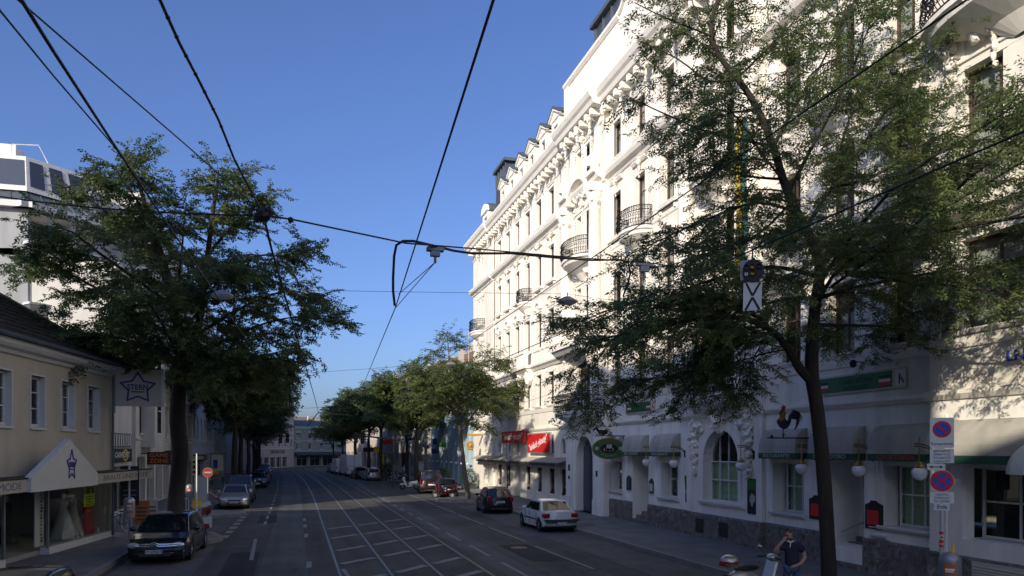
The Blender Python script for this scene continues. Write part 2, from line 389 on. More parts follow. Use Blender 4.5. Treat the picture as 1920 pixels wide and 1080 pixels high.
def wall(mb, u0, u1, v0, v1, holes, depth=.3, m=0, n=0.0, rm=None):
    "wall sheet in the frame with rectangular openings (u0,u1,v0,v1[,'arch']) and their reveals"
    rm = m if rm is None else rm
    us = sorted(set([u0, u1] + [h[0] for h in holes] + [h[1] for h in holes])); us = [u for u in us if u0 <= u <= u1]
    vs_ = sorted(set([v0, v1] + [h[2] for h in holes] + [h[3] for h in holes])); vs_ = [v for v in vs_ if v0 <= v <= v1]
    for i in range(len(us) - 1):
        j = 0
        while j < len(vs_) - 1:
            cu = (us[i] + us[i + 1]) / 2; cv = (vs_[j] + vs_[j + 1]) / 2
            if any(h[0] < cu < h[1] and h[2] < cv < h[3] for h in holes): j += 1; continue
            k = j
            while k + 1 < len(vs_) - 1:
                c2 = (vs_[k + 1] + vs_[k + 2]) / 2
                if any(h[0] < cu < h[1] and h[2] < c2 < h[3] for h in holes): break
                k += 1
            mb.poly([(us[i], vs_[j], n), (us[i + 1], vs_[j], n), (us[i + 1], vs_[k + 1], n), (us[i], vs_[k + 1], n)], m); j = k + 1
    for h in holes:
        a, b, c, d = h[:4]; dp = h[5] if len(h) > 5 else depth; e = n - dp
        if len(h) > 4 and h[4] == 'arch':
            r = (b - a) / 2; cu = (a + b) / 2; sp = d - r; K = 14
            arc = [(cu - r * cos(pi * q / K), sp + r * sin(pi * q / K)) for q in range(K + 1)]
            for q in range(K):
                p0, p1 = arc[q], arc[q + 1]
                mb.poly([(p0[0], p0[1], n), (p1[0], p1[1], n), (p1[0], d, n), (p0[0], d, n)], m)
                mb.poly([(p0[0], p0[1], n), (p1[0], p1[1], n), (p1[0], p1[1], e), (p0[0], p0[1], e)], rm)
            mb.poly([(a, c, n), (a, sp, n), (a, sp, e), (a, c, e)], rm); mb.poly([(b, c, n), (b, sp, n), (b, sp, e), (b, c, e)], rm)
        else:
            mb.poly([(a, c, n), (a, d, n), (a, d, e), (a, c, e)], rm); mb.poly([(b, c, n), (b, d, n), (b, d, e), (b, c, e)], rm)
            mb.poly([(a, d, n), (b, d, n), (b, d, e), (a, d, e)], rm)
        mb.poly([(a, c, n), (b, c, n), (b, c, e), (a, c, e)], rm)

def win_meshes(key, w_, h_, mull=(1,), trans=(.6,), fm='woodframe', fw=.07, gl='glass', curtain=True, arch=False):
    "window frame + pane + curtain centred on u=0, v from 0 to h, glass plane n=0; in local (u,v,n)"
    f = MB(Fr((0, 0, 0), U=(1, 0, 0), N=(0, 1, 0)))
    return f
_wc = {}
def window(parent, fr, u0, v0, w_, h_, n=-.2, mull=(.5,), trans=(.64,), fm='woodframe', fw=.07, curtain='curtain', arch=False, seed=0, name='window', bar=.035, glz='shopglass', back='black'):
    key = (round(w_, 3), round(h_, 3), mull, trans, fm, curtain, arch, seed % 4, tuple(fr.U), glz, fw)
    if key not in _wc:
        L = Fr((0, 0, 0), U=fr.U, N=fr.N); f = MB(L); g = MB(L); r = h_ - w_ / 2
        if arch:
            K = 12; rr = w_ / 2
            for q in range(K):
                a0, a1 = pi * q / K, pi * (q + 1) / K
                o = [(w_ / 2 - rr * cos(a), r + rr * sin(a)) for a in (a0, a1)]; i_ = [(w_ / 2 - (rr - fw) * cos(a), r + (rr - fw) * sin(a)) for a in (a0, a1)]
                f.slab([o[0], o[1], i_[1], i_[0]], 0, .06)
            f.box(0, fw, 0, r, 0, .06).box(w_ - fw, w_, 0, r, 0, .06).box(fw, w_ - fw, 0, fw, 0, .06)
        else:
            f.box(0, fw, 0, h_, 0, .06).box(w_ - fw, w_, 0, h_, 0, .06).box(fw, w_ - fw, 0, fw, 0, .06).box(fw, w_ - fw, h_ - fw, h_, 0, .06)
        for a in mull:
            x = a * w_; top = h_ - fw
            if arch: top = r + sqrt(max(.001, (w_ / 2) ** 2 - (x - w_ / 2) ** 2)) - .02
            f.box(x - bar / 2, x + bar / 2, fw, top, .002, .055)
        for b in trans: f.box(fw, w_ - fw, b * h_ - bar / 2, b * h_ + bar / 2, .003, .066)
        ins = .01
        if arch:
            pts = [(ins, ins), (w_ - ins, ins)] + [(w_ / 2 + (w_ / 2 - ins) * cos(pi * q / 12), r + (w_ / 2 - ins) * sin(pi * q / 12)) for q in range(13)]
        else: pts = [(ins, ins), (w_ - ins, ins), (w_ - ins, h_ - ins), (ins, h_ - ins)]
        g.poly([(a, b, .02) for a, b in pts])
        bk = MB(L); bk.box(-.05, w_ + .05, -.05, h_ + .05, -.45, -.42, 0)
        if curtain:
            rs = random.Random(seed * 13 + 5); mode = seed % 4
            if curtain == 'greencurtain': bk.box(.02, w_ - .02, .02, h_ * (.98 if not arch else .56), -.10, -.095, 1)
            elif mode == 0: bk.box(0, w_ * .3, 0, h_, -.1, -.08, 1); bk.box(w_ * .72, w_, 0, h_, -.1, -.08, 1)
            elif mode == 1: bk.box(0, w_, 0, h_ * .6, -.1, -.08, 1)
            elif mode == 2: bk.box(w_ * .5, w_, 0, h_, -.1, -.08, 1)
        _wc[key] = [f, g, bk, None]
    e = _wc[key]; loc = fr.p(u0, v0, n) - wloc(parent)
    if e[3] is None:
        o = e[0].build(name, fm, parent, local=True); o.location = loc
        p = e[1].build('pane', glz, o, local=True); b = e[2].build('curtain' if curtain else 'interior', [back, curtain or back], o, local=True); e[3] = o
    else: o = dup(e[3], parent, loc)
    return o

# ------------------------------------------------------------ ground, road, rails
def sheet(name, pts, z, m, kind='structure'):
    o = MB().poly([(x, y, z) for x, y in pts]).build(name, m); o['kind'] = kind; return o
def strip(name, ctr, wl, wr, z, m):
    "ribbon along a centre line of (x, y) points"
    b = MB()
    for i in range(len(ctr) - 1):
        q = []
        for k, s in ((i, wl), (i, wr), (i + 1, wr), (i + 1, wl)):
            a, c = ctr[max(k - 1, 0)], ctr[min(k + 1, len(ctr) - 1)]; d = V((c[0] - a[0], c[1] - a[1], 0)).normalized(); nn = V((d.y, -d.x, 0))
            q.append((ctr[k][0] + nn.x * s, ctr[k][1] + nn.y * s, z))
        b.poly(q)
    return b
o = MB().poly([(-900, -900, -.02), (900, -900, -.02), (900, 900, -.02), (-900, 900, -.02)]).build('ground', 'asphalt'); struct(o)
def bend(x, y):
    "the street bends to the left beyond 55 m"
    k = max(0, y - 52); return x - .000165 * k ** 2.12
def curve(x, y0, y1, st=4):
    n = max(2, int((y1 - y0) / st)); return [(bend(x, y0 + (y1 - y0) * i / n), y0 + (y1 - y0) * i / n) for i in range(n + 1)]
sheet('side_street', [(-80, 35.2), (-6, 35.2), (-6, 43.3), (-80, 43.3)], -.014, 'asphalt')
b = strip('x', curve(4.0, -30, 175), -8.2, 8.2, -.010, 'asphalt'); struct(b.build('road', 'asphalt'))
b = strip('x', curve(3.3, -30, 165), -2.75, 2.75, -.006, 'rail_bed'); struct(b.build('tram_track_bed', 'rail_bed'))
b = strip('x', curve(-.25, -10, 150), -.85, .55, -.002, 'asphalt2'); struct(b.build('concrete_strip', 'asphalt2'))
b = strip('x', curve(6.15, -10, 150), -.30, .75, -.002, 'asphalt2'); struct(b.build('concrete_strip', 'asphalt2'))
def rail_pts(x): return curve(x, -12, 150, 2)
for x in (1.2, 2.65, 4.02, 5.45):
    b = strip('x', rail_pts(x), -.075, .075, .002, 'railside'); g = b.build('rail_groove', 'railside'); struct(g)
    b = strip('x', rail_pts(x), -.030, .030, .007, 'steel'); g = b.build('tram_rail', 'steel'); struct(g)
mk = MB()
def mq(x0, y0, x1, y1, w_):
    d = V((x1 - x0, y1 - y0, 0)).normalized(); n_ = V((d.y, -d.x, 0)) * w_ / 2
    mk.poly([(x0 - n_.x, y0 - n_.y, .011), (x0 + n_.x, y0 + n_.y, .011), (x1 + n_.x, y1 + n_.y, .011), (x1 - n_.x, y1 - n_.y, .011)])
for y in (8.5, 15.0, 22.0, 29.2, 36.3, 43.2, 50, 57): mq(8.68, y, 8.6, y + 5.7, .11)
yy = 21.0
while yy < 62: mq(6.35 - (yy - 21) * .009, yy, 6.35 - (yy - 20) * .009, yy + (3.0 if yy < 36 else 1.6), .12); yy += 4.6 if yy < 36 else 3.3
for y0 in (14, 16.9, 19.8, 22.8, 26.4, 29.7, 33.7, 37.5):      # hatching between the rails
    mq(1.35, y0 - 1.35, 2.48, y0 - .15, .30); mq(2.85, y0 + .1, 3.88, y0 + 1.25, .30); mq(4.18, y0 + 1.55, 5.3, y0 + 2.75, .30)
mq(1.34, 24.0, 1.5, 21.0, .12)
for y in (24.5, 33, 37.2, 40.6): mq(.35, y, .38, y + 1.4, .16)
mq(-1.45, 26.7, -1.62, 33.0, .13)
for i in range(18): 
    y = 39 + i * 3.3; mq(bend(-1.5 - .01 * i, y), y, bend(-1.52 - .01 * i, y + 1.9), y + 1.9, .13)
for i in range(7): mq(-2.9 + i * .02, 33.6 + i * 1.9, -2.86 + i * .02, 34.7 + i * 1.9, .30)
for i in range(26):                                             # crossing dashes
    x = -3.5 + i * 1.05
    if i in (4, 5): continue
    if x < 11: mq(x, 78.3 + .02 * i, x + .55, 78.3 + .02 * i, .45)
for i in range(6): mq(6.0 + .1 * i, 62 + i * 6, 6.0 + .05 * i, 65 + i * 6, .12)
struct(mk.build('road_markings', 'paint'))

def pavement(name, pts, top='paving', z=.15):
    "raised footway with a stone kerb"
    a = MB().poly([(x, y, z) for x, y in pts]); o = a.build(name, top); struct(o)
    k = MB(); n = len(pts); c = V((sum(p[0] for p in pts) / n, sum(p[1] for p in pts) / n, 0))
    for i in range(n):
        p, q = V((*pts[i], 0)), V((*pts[(i + 1) % n], 0)); d = (q - p)
        if d.length < .01: continue
        d.normalize(); s = V((-d.y, d.x, 0))
        k.poly([(p.x, p.y, -.05), (q.x, q.y, -.05), (q.x, q.y, z + .004), (p.x, p.y, z + .004)])
        k.poly([(p.x, p.y, z + .004), (q.x, q.y, z + .004), (q.x + s.x * .16, q.y + s.y * .16, z + .004), (p.x + s.x * .16, p.y + s.y * .16, z + .004)])
    struct(k.build('kerb', 'kerb'))
def arcpts(cx, cy, r, a0, a1, n=8): return [(cx + r * cos(radians(a0 + (a1 - a0) * i / n)), cy + r * sin(radians(a0 + (a1 - a0) * i / n))) for i in range(n + 1)]
# right footway with the planted build-out
pavement('footway', [(11.8, -30), (24, -30), (24, 70.3), (13.6, 70.3)] + arcpts(12.3, 68.6, 1.6, 60, 180, 6) + [(10.7, 60.5), (11.75, 59), (11.75, 56.4)] + arcpts(11.0, 53.6, 1.8, 110, 250, 8) + [(11.8, 50.4)])
pavement('footway', [(13.6, 70.4), (26, 70.4), (26, 150), (8, 150), (8.7, 122), (10.1, 95), (10.9, 77), (12.3, 72)])
sheet('parking_strip', [(9.9, -5), (11.78, -5), (11.78, 49), (9.9, 49)], -.004, 'setts')
# left footways
pavement('footway', [(-14, -20), (-5.7, -20), (-5.5, 31.2)] + arcpts(-4.4, 32.9, 1.55, -50, 30, 6) + arcpts(-4.6, 34.3, 1.3, 20, 90, 4) + [(-7, 35.7), (-30, 35.7), (-30, 20)])
pavement('footway', [(-30, 42.9), (-8.5, 42.9)] + arcpts(-4.6, 45.4, 1.9, -70, 40, 6) + [(-4.9, 47.6), (-5.0, 96), (-5.2, 150), (-30, 150)])
sheet('parking_strip', [(-5.3, 8), (-2.95, 8), (-2.95, 31), (-5.3, 31)], -.004, 'setts')
for x, y in ((-3.6, 64.2), (13.0, 30.2)):
    pass
for k_, (x, y, w_, l_) in enumerate(((7.4, 24, 1.1, 4.5), (9.2, 31, .8, 3), (-2.2, 23, 1.0, 6), (7.7, 40, 1.2, 3), (-1.9, 40, .9, 5), (9.1, 18, 1.3, 2.4))):
    sheet('road_patch', [(x, y), (x + w_, y + .1), (x + w_ - .05, y + l_), (x - .03, y + l_ - .15)], -.001 + .0002 * k_, 'asphalt2' if k_ % 2 else 'patchdark')
for x, y, lb in ((7.9, 27.5, 'round iron manhole cover in the right lane'), (-2.0, 30.5, 'round iron manhole cover in the left lane'), (8.0, 46.0, 'round iron manhole cover farther up the right lane')):
    tag(MB().lathe((x, y, .001), [(0, .008), (.30, .008), (.31, 0)], 20).build('manhole_cover', 'darkgrey'), lb, 'manhole cover')
lid = tag(MB().lathe((13.0, 33.6, .155), [(0, .006), (.33, .006), (.33, 0)], 20).build('manhole_cover', 'darkgrey'), 'round dark iron manhole cover in the right footway', 'manhole cover')

# ------------------------------------------------------------ the long cream corner building on the right
FX = 15.7
F = Fr((FX, 0, 0), U=(0, 1, 0), N=(-1, 0, 0))
RB = empty('apartment_building', (FX, 38, 0), 'long cream ornate corner apartment building with balconies, cafe and shop at street level', 'building')
B0, B1 = -8.0, 69.3
wingA = [47.0, 49.63, 52.26, 54.9, 57.53, 60.16]; wingB = [30.8, 33.7, 36.5]; wingC = [17.1, 19.6, 22.1]
rW = [40.3, 26.25, 13.4]; corner = 66.2; extra = [6.8, 4.0, 1.2, -1.6, -4.4]
proj = {40.3: .35, 26.25: .14, 13.4: .35}; WW = {40.3: 2.0, 26.25: 2.0, 13.4: 3.1}
FLO = [(6.5, 8.62), (10.4, 12.66), (14.5, 16.7), (18.5, 20.35)]
holes = []; wins = []
def addw(c, w_, v0, v1, n0=0, **k): holes.append((c - w_ / 2, c + w_ / 2, v0, v1)); wins.append((c, w_, v0, v1, n0, k))
for c in wingA + wingB + wingC + extra:
    for i, (a, b) in enumerate(FLO): addw(c, 1.12, a, b)
addw(corner, 1.5, 6.5, 8.7)
for a, b in FLO[1:]: addw(corner, 1.5, a, b)
gw = [('rect', 35.9, 37.45, 1.5, 3.05, .5), ('door', 32.85, 34.62, .15, 3.3, 1.2), ('rect', 29.95, 31.6, 1.5, 3.05, .5), ('arch', 24.95, 27.5, 1.62, 4.4, .45),
      ('rect', 21.45, 23.1, 1.52, 3.2, .5), ('door', 18.7, 20.35, .75, 3.3, 1.2), ('rect', 16.25, 17.95, 1.52, 3.2, .5), ('rect', 11.9, 14.95, 1.5, 3.2, .35)]
for c in extra: gw.append(('rect', c - .8, c + .8, 1.5, 3.2, .4))
for k in gw:
    if k[0] == 'arch': holes.append((k[1], k[2], k[3], k[4], 'arch', k[5]))
    else: holes.append((k[1], k[2], k[3], k[4], 'r', k[5]))
shopw = [64.0, 60.16, 57.5, 52.26, 49.63, 47.0, 44.75]
for c in shopw: holes.append((c - .55, c + .55, .75, 2.45, 'r', .18))
holes.append((54.2, 55.5, .15, 2.45, 'r', .6))
for c in [64.2, 60.16, 57.53, 54.9, 52.26, 49.63, 47.0, 44.75]: holes.append((c - .42, c + .42, 3.35, 4.32, 'arch', .2))
mb = MB(F)
segs = [(61.9, B1, .12, 9.9, 99), (43.3, 61.9, 0, 0, 99), (37.4, 43.3, .35, 0, 99), (28.95, 37.4, 0, 0, 99), (23.55, 28.95, .14, 0, 99), (15.95, 23.55, 0, 0, 99), (10.6, 15.95, .35, 0, 99), (B0, 10.6, 0, 0, 99)]
for c in rW:
    for i, (a, b) in enumerate(FLO): addw(c, WW[c], a if i or c < 20 else 5.75, b, proj[c])
holes.append((39.0, 41.5, .15, 4.35, 'arch', .42))
for a, b, n0, z0, z1 in segs:
    hs = [h for h in holes if a < (h[0] + h[1]) / 2 < b]
    lo = [h for h in hs if h[3] <= 5.0]; hi = [h for h in hs if h[3] > 5.0]
    glo = MB(F); wall(glo, a, b, .1, 5.0, lo, .3, 0, n0); glo.build('ground_floor_wall', 'greystucco' if b <= 37.5 or b < 38 else 'stucco', RB)
    wall(mb, a, b, 5.0, 22.0, hi, .3, 0, n0)
for u, n0, n1 in ((61.9, 0, .12), (43.3, 0, .35), (37.4, 0, .35), (28.95, 0, .14), (23.55, 0, .14), (15.95, 0, .35), (10.6, 0, .35)):
    mb.poly([(u, .1, n0), (u, .1, n1), (u, 22, n1), (u, 22, n0)])
mb.poly([(B1, .1, .12), (B1, .1, -16), (B1, 22, -16), (B1, 22, .12)]); mb.poly([(B0, .1, 0), (B0, .1, -16), (B0, 22, -16), (B0, 22, 0)]); mb.poly([(B0, .1, -16), (B1, .1, -16), (B1, 22, -16), (B0, 22, -16)])
mb.build('wall', 'stucco', RB)
def nat(u):
    for a, b, n0, *_ in segs:
        if a <= u < b: return n0
    return 0
# windows
seed = 0
for c, w_, v0, v1, n0, k in wins:
    seed += 1; wide = w_ > 1.3
    window(RB, F, c - w_ / 2, v0, w_, v1 - v0, n0 - .26, mull=(.28, .5, .72) if w_ > 1.8 else (.5,), trans=(.66,), seed=(seed * 7) % 11, fw=.075, bar=.05)
# sills, surrounds, lintels (each floor its own ornament)
def ornament(mb, u, v, n, s=1.0, seed=0):
    "carved lump with a mask and a hanging garland"
    mb.mark()
    mb.ball((u, v, n + .07 * s), .14 * s, 0, 10, (1, .9, 1.25), .9, seed); mb.ball((u, v + .16 * s, n + .05 * s), .15 * s, 0, 9, (.8, 1.5, .55), 1.0, seed + 1)
    mb.ball((u - .13 * s, v + .02, n + .05), .10 * s, 0, 6, (1, 1, 1), .6, seed + 2); mb.ball((u + .13 * s, v + .02, n + .05), .10 * s, 0, 6, (1, 1, 1), .6, seed + 3)
    for i in range(4): mb.ball((u + .02 * ((-1) ** i), v - (.2 + .17 * i) * s, n + .03), (.10 - .014 * i) * s, 0, 6, (.8, .8, 1.2), .7, seed + i)
def surround(c, w_, v0, v1, n0, floor):
    s = MB(F); h = w_ / 2
    s.box(c - h - .16, c - h, v0, v1 + .16, n0 - .002, n0 + .05); s.box(c + h, c + h + .16, v0, v1 + .16, n0 - .002, n0 + .05); s.box(c - h, c + h, v1, v1 + .16, n0 - .002, n0 + .05)
    s.ext([(v0 - .13, n0 - .002), (v0 - .13, n0 + .09), (v0 - .03, n0 + .15), (v0, n0 + .15), (v0, n0 - .002)], c - h - .24, c + h + .24)
    if floor == 0:
        for i in range(6):
            v = v0 + .12 + i * .38
            for sg in (-1, 1): s.box(c + sg * (h + .36) - .2, c + sg * (h + .36) + .2, v, v + .34, n0 - .002, n0 + .03 + .004 * i)
        s.box(c - h - .16, c + h + .16, v1 + .16, v1 + .34, n0 - .002, n0 + .045)
    if floor == 1:
        K = 9; r0, r1 = .42, .60; cv = v1 + .42
        for q in range(K):
            a0, a1 = pi * q / K, pi * (q + 1) / K
            s.slab([(c - r0 * cos(a0), cv + r0 * sin(a0) * .85), (c - r0 * cos(a1), cv + r0 * sin(a1) * .85), (c - r1 * cos(a1), cv + r1 * sin(a1) * .85), (c - r1 * cos(a0), cv + r1 * sin(a0) * .85)], n0 - .002, n0 + .20)
        s.box(c - .78, c - .40, cv - .1, cv, n0 - .002, n0 + .22); s.box(c + .40, c + .78, cv - .1, cv, n0 - .002, n0 + .22)
        s.box(c - h - .2, c + h + .2, v1 + .16, v1 + .26, n0 - .002, n0 + .10)
    if floor == 2:
        s.ext([(v1 + .52, n0 - .002), (v1 + .52, n0 + .10), (v1 + .64, n0 + .18), (v1 + .70, n0 + .18), (v1 + .70, n0 - .002)], c - h - .2, c + h + .2)
        s.box(c - h - .3, c + h + .3, v0 - .2, v0 - .135, n0 - .002, n0 + .20)
        for sg in (-1, 1): s.box(c + sg * (h + .12) - .06, c + sg * (h + .12) + .06, v0 - .42, v0 - .2, n0 - .002, n0 + .12)
    if floor == 3: s.box(c - h - .16, c + h + .16, v1 + .2, v1 + .27, n0 - .002, n0 + .09)
    s.build('window_surround', 'stucco2', RB)
for c in wingA + wingB + wingC + extra:
    for i, (a, b) in enumerate(FLO): surround(c, 1.12, a, b, 0, i)
for i, (a, b) in enumerate(FLO): surround(corner, 1.5, a, b if i else 8.7, .12, (0, 3, 3, 3)[i])
for c in rW:
    for i, (a, b) in enumerate(FLO): surround(c, WW[c], a if i or c < 20 else 5.75, b, proj[c], 3)
orn = MB(F); k = 0
for c in wingA + wingB + wingC + extra[:2]:
    for v, s in ((17.25, 1.0), (13.15, .6)): k += 1; ornament(orn, c, v, .06, s, k)
    
    for sg in (-.86, .86): k += 1; ornament(orn, c + sg, 8.72, .02, .72, k)
for c in rW:
    for sg in (-WW[c] / 2 - .25, WW[c] / 2 + .25):
        for v in (12.9, 16.95, 20.7, 9.0): k += 1; ornament(orn, c + sg, v, proj[c] + .03, .95, k)
    for v in (17.2, 20.8): k += 1; ornament(orn, c, v, proj[c] + .05, 1.3, k)
for sg in (-1.1, 1.1):
    for v in (8.9, 13.0, 17.0, 20.8): k += 1; ornament(orn, corner + sg, v, .16, .9, k)
orn.each('plaster_ornament', 'orn', RB, smooth=2)
# string courses and cornices
def course(name, prof, extra_n=0, skip=(), m='stucco2', lo=B0, hi=B1 + .1):
    q = MB(F)
    for a, b, n0, *_ in segs:
        a2, b2 = max(a, lo), min(b, hi)
        if b2 <= a2: continue
        if any(abs((a + b) / 2 - s) < 1 for s in skip): continue
        ov = .0 if n0 == 0 else .08 + .0
        q.ext([(v, n + n0 - (.001 if n <= 0 else 0)) for v, n in prof], a2 - ov, b2 + ov)
    return q.build(name, m, RB)
course('string_course', [(4.86, 0), (4.86, .05), (4.98, .14), (5.08, .14), (5.08, 0)], m='stucco2')
course('string_course', [(6.08, 0), (6.08, .04), (6.2, .07), (6.34, .10), (6.36, 0)])
course('string_course', [(8.98, 0), (8.98, .10), (9.12, .20), (9.22, .34), (9.34, .36), (9.38, .30), (9.38, 0)])
course('string_course', [(13.95, 0), (13.95, .03), (14.03, .05), (14.10, .05), (14.10, 0)])
course('string_course', [(17.55, 0), (17.55, .08), (17.70, .16), (17.78, .34), (17.94, .42), (18.06, .44), (18.12, .34), (18.12, 0)])
course('string_course', [(20.72, 0), (20.72, .05), (20.80, .08), (20.84, .05), (20.84, 0)])
course('cornice', [(21.35, 0), (21.35, .10), (21.5, .20), (21.56, .62), (21.78, .70), (21.90, .82), (22.12, .92), (22.22, .92), (22.28, .80), (22.28, -.5)])
md = MB(F); u = B0
while u < B1:
    n0 = nat(u); md.mark().box(u, u + .26, 21.18, 21.5, n0 + .0, n0 + .56); u += .79
md.each('cornice_brackets', 'stucco2', RB)
hd = MB(F); k = 300
axs = sorted(wingA + wingB + wingC + extra + [c + s for c in rW for s in (-2.2, 2.2)] + [corner - 2.2, corner + 2.2])
mids = [(axs[i] + axs[i + 1]) / 2 for i in range(len(axs) - 1)] + [c + s for c in rW for s in (-1.9, 1.9)]
for c in mids:
    k += 3; n0 = nat(c); ornament(hd, c, 21.1, n0 + .40, 1.05, k)
hd.each('cornice_mask', 'orn', RB, smooth=2)
# balustrade band at second floor
bl = MB(F)
for a, b, n0, *_ in segs:
    bl.mark()
    if a == 10.6: continue
    bl.box(a, b, 9.38, 9.5, n0 - .001, n0 + .2); bl.box(a, b, 10.2, 10.32, n0 - .001, n0 + .22)
    u = a + .1
    while u < b - .1: bl.box(u, u + .09, 9.5, 10.2, n0 + .08, n0 + .17); u += .22
for c in axs:
    if c < 16.5: continue
    n0 = nat(c); bl.mark().box(c - .9 - .12, c - .9 + .12, 9.5, 10.2, n0 + .002, n0 + .21); bl.box(c + .9 - .12, c + .9 + .12, 9.5, 10.2, n0 + .002, n0 + .21)
bl.each('balustrade', 'stucco2', RB)
# shallow pilaster strips between windows
ps = MB(F)
for lo, hi in ((10.5, 13.7), (14.3, 17.5), (18.3, 21.2)):
    for c in mids:
        n0 = nat(c); ps.mark().box(c - .42, c + .42, lo, hi, n0 - .001, n0 + .028); ps.box(c - .3, c + .3, lo + .2, hi - .3, n0 + .02, n0 + .044)
for c in mids:
    n0 = nat(c); ps.mark()
    for i in range(6):
        if n0 == 0: ps.box(c - .5, c + .5, 6.55 + i * .36, 6.86 + i * .36, -.001, .025)
ps.each('pilaster_strip', 'stucco2', RB)
# giant columns of the risalits
for c in rW[:2]:
    for sg in (-1, 1):
        u = c + sg * 2.25; n0 = proj[c]; q = MB(F)
        q.box(u - .42, u + .42, 9.38, 10.5, n0 - .001, n0 + .62, 0)
        q.lathe((u, 10.5, n0 + .26), [(.40, 0), (.42, .08), (.36, .16), (.345, .3), (.345, 2.4), (.31, 5.7), (.34, 5.75), (.31, 5.82)], 16, 0)
        q.lathe((u, 16.32, n0 + .26), [(.32, 0), (.36, .25), (.42, .5), (.50, .72), (.5, .8)], 12, 0)
        for j in range(8): q.ball((u + .38 * cos(j * pi / 4), 16.6 + .12 * (j % 2), n0 + .26 + .38 * sin(j * pi / 4)), .12, 0, 6, (1, 1, 1.2), .6, j)
        q.box(u - .5, u + .5, 17.12, 17.56, n0 - .001, n0 + .72, 0); q.box(u - .56, u + .56, 18.05, 18.3, n0, n0 + .6, 0)
        q.ball((u, 18.75, n0 + .3), .42, 0, 10, (1, .8, 1.1), .5, 4)
        q.build('column', 'stucco2', RB, smooth=True)
    ar = MB(F); K = 12                                              # broken arch between the columns
    for qn in range(K):
        a0, a1 = pi * qn / K, pi * (qn + 1) / K; r0, r1 = 1.35, 1.62
        ar.slab([(c - r0 * cos(a0), 17.5 + r0 * sin(a0) * .75), (c - r0 * cos(a1), 17.5 + r0 * sin(a1) * .75), (c - r1 * cos(a1), 17.5 + r1 * sin(a1) * .75), (c - r1 * cos(a0), 17.5 + r1 * sin(a0) * .75)], proj[c] + .02, proj[c] + .52)
    for j in range(5): ar.ball((c - .8 + j * .4, 17.7, proj[c] + .12), .24, 0, 8, (1, 1, 1), .7, 30 + j)
    ar.build('arched_pediment', 'stucco2', RB)
def iron_balcony(u, v, hw, dep, n0, railh=1.0, rnd_front=True, nm='balcony', seed=0):
    root = MB(F)
    K = 12
    def edge(r):
        if rnd_front: return [(u - hw * r * cos(pi * q / K), n0 + dep * r * sin(pi * q / K) ** .7) for q in range(K + 1)]
        return [(u - hw * r, n0), (u - hw * r, n0 + dep * r), (u + hw * r, n0 + dep * r), (u + hw * r, n0)]
    def slab(r0, r1, va, vb):
        e0, e1 = edge(r0), edge(r1)
        for i in range(len(e0) - 1):
            root.poly([(e0[i][0], va, e0[i][1]), (e0[i + 1][0], va, e0[i + 1][1]), (e1[i + 1][0], vb, e1[i + 1][1]), (e1[i][0], vb, e1[i][1])])
    slab(1, 1, v, v - .12); slab(1, .93, v - .12, v - .17); slab(.93, .9, v - .17, v - .3); slab(.9, .35, v - .3, v - .75); slab(.35, .12, v - .75, v - 1.15)
    e = edge(1); root.poly([(a, v, b) for a, b in e])
    root.ball((u - hw * .45, v - .55, n0 + .12), .26, 0, 8, (1, 1, 1.2), .6, 3); root.ball((u + hw * .45, v - .55, n0 + .12), .26, 0, 8, (1, 1, 1.2), .6, 5)
    b = root.build(nm, 'stucco2', RB)
    ir = MB(F); e = edge(.97)
    # belly-shaped bars with scrolls
    tot = [0]
    for i in range(len(e) - 1): tot.append(tot[-1] + sqrt((e[i + 1][0] - e[i][0]) ** 2 + (e[i + 1][1] - e[i][1]) ** 2))
    def at(s):
        for i in range(len(e) - 1):
            if s <= tot[i + 1] or i == len(e) - 2:
                t = (s - tot[i]) / max(1e-6, tot[i + 1] - tot[i]); return (e[i][0] + (e[i + 1][0] - e[i][0]) * t, e[i][1] + (e[i + 1][1] - e[i][1]) * t)
    N = int(tot[-1] / .13)
    for vv in (.06, railh * .78, railh): ir.tube([(a, v + vv, b_) for a, b_ in [at(tot[-1] * j / 24) for j in range(25)]], .022, 5)
    for j in range(N + 1):
        a, b_ = at(tot[-1] * j / N); o_ = .10
        da, db = (a - u) / max(.3, hw), (b_ - n0) / max(.3, dep)
        ir.tube([(a, v + .05, b_), (a + da * o_, v + .25, b_ + db * o_), (a + da * o_ * .6, v + .5, b_ + db * o_ * .6), (a, v + railh, b_)], .012, 4)
        if j < N:
            a2, b2 = at(tot[-1] * (j + .5) / N)
            for vc, rr in ((.30, .075), (.60, .06), (.88, .05)):
                rr = min(rr, .09); ir.tube([(a2 + rr * cos(t) * (e[-1][0] - e[0][0]) / (2 * hw), v + vc * railh + rr * sin(t) * 1.3, b2 + rr * cos(t) * .4 + db * o_ * .6) for t in [pi * 2 * q / 7 for q in range(7)]], .013, 4)
    ir.build('balcony_railing', 'iron', b)
iron_balcony(40.3, 14.1, 1.75, 1.15, .35); iron_balcony(52.26, 13.9, .95, .75, 0, .9); iron_balcony(corner, 13.9, 1.5, .95, .12); iron_balcony(33.7, 13.9, 1.35, 1.0, 0, .95)
iron_balcony(26.25, 14.0, 1.5, 1.0, .14); iron_balcony(13.2, 13.9, 2.7, 1.05, .35); iron_balcony(19.6, 13.9, 1.1, .9, 0)
iron_balcony(40.3, 5.72, 2.3, .95, .35, 1.0, False); iron_balcony(26.25, 5.72, 2.2, .9, .14, 1.0, False)
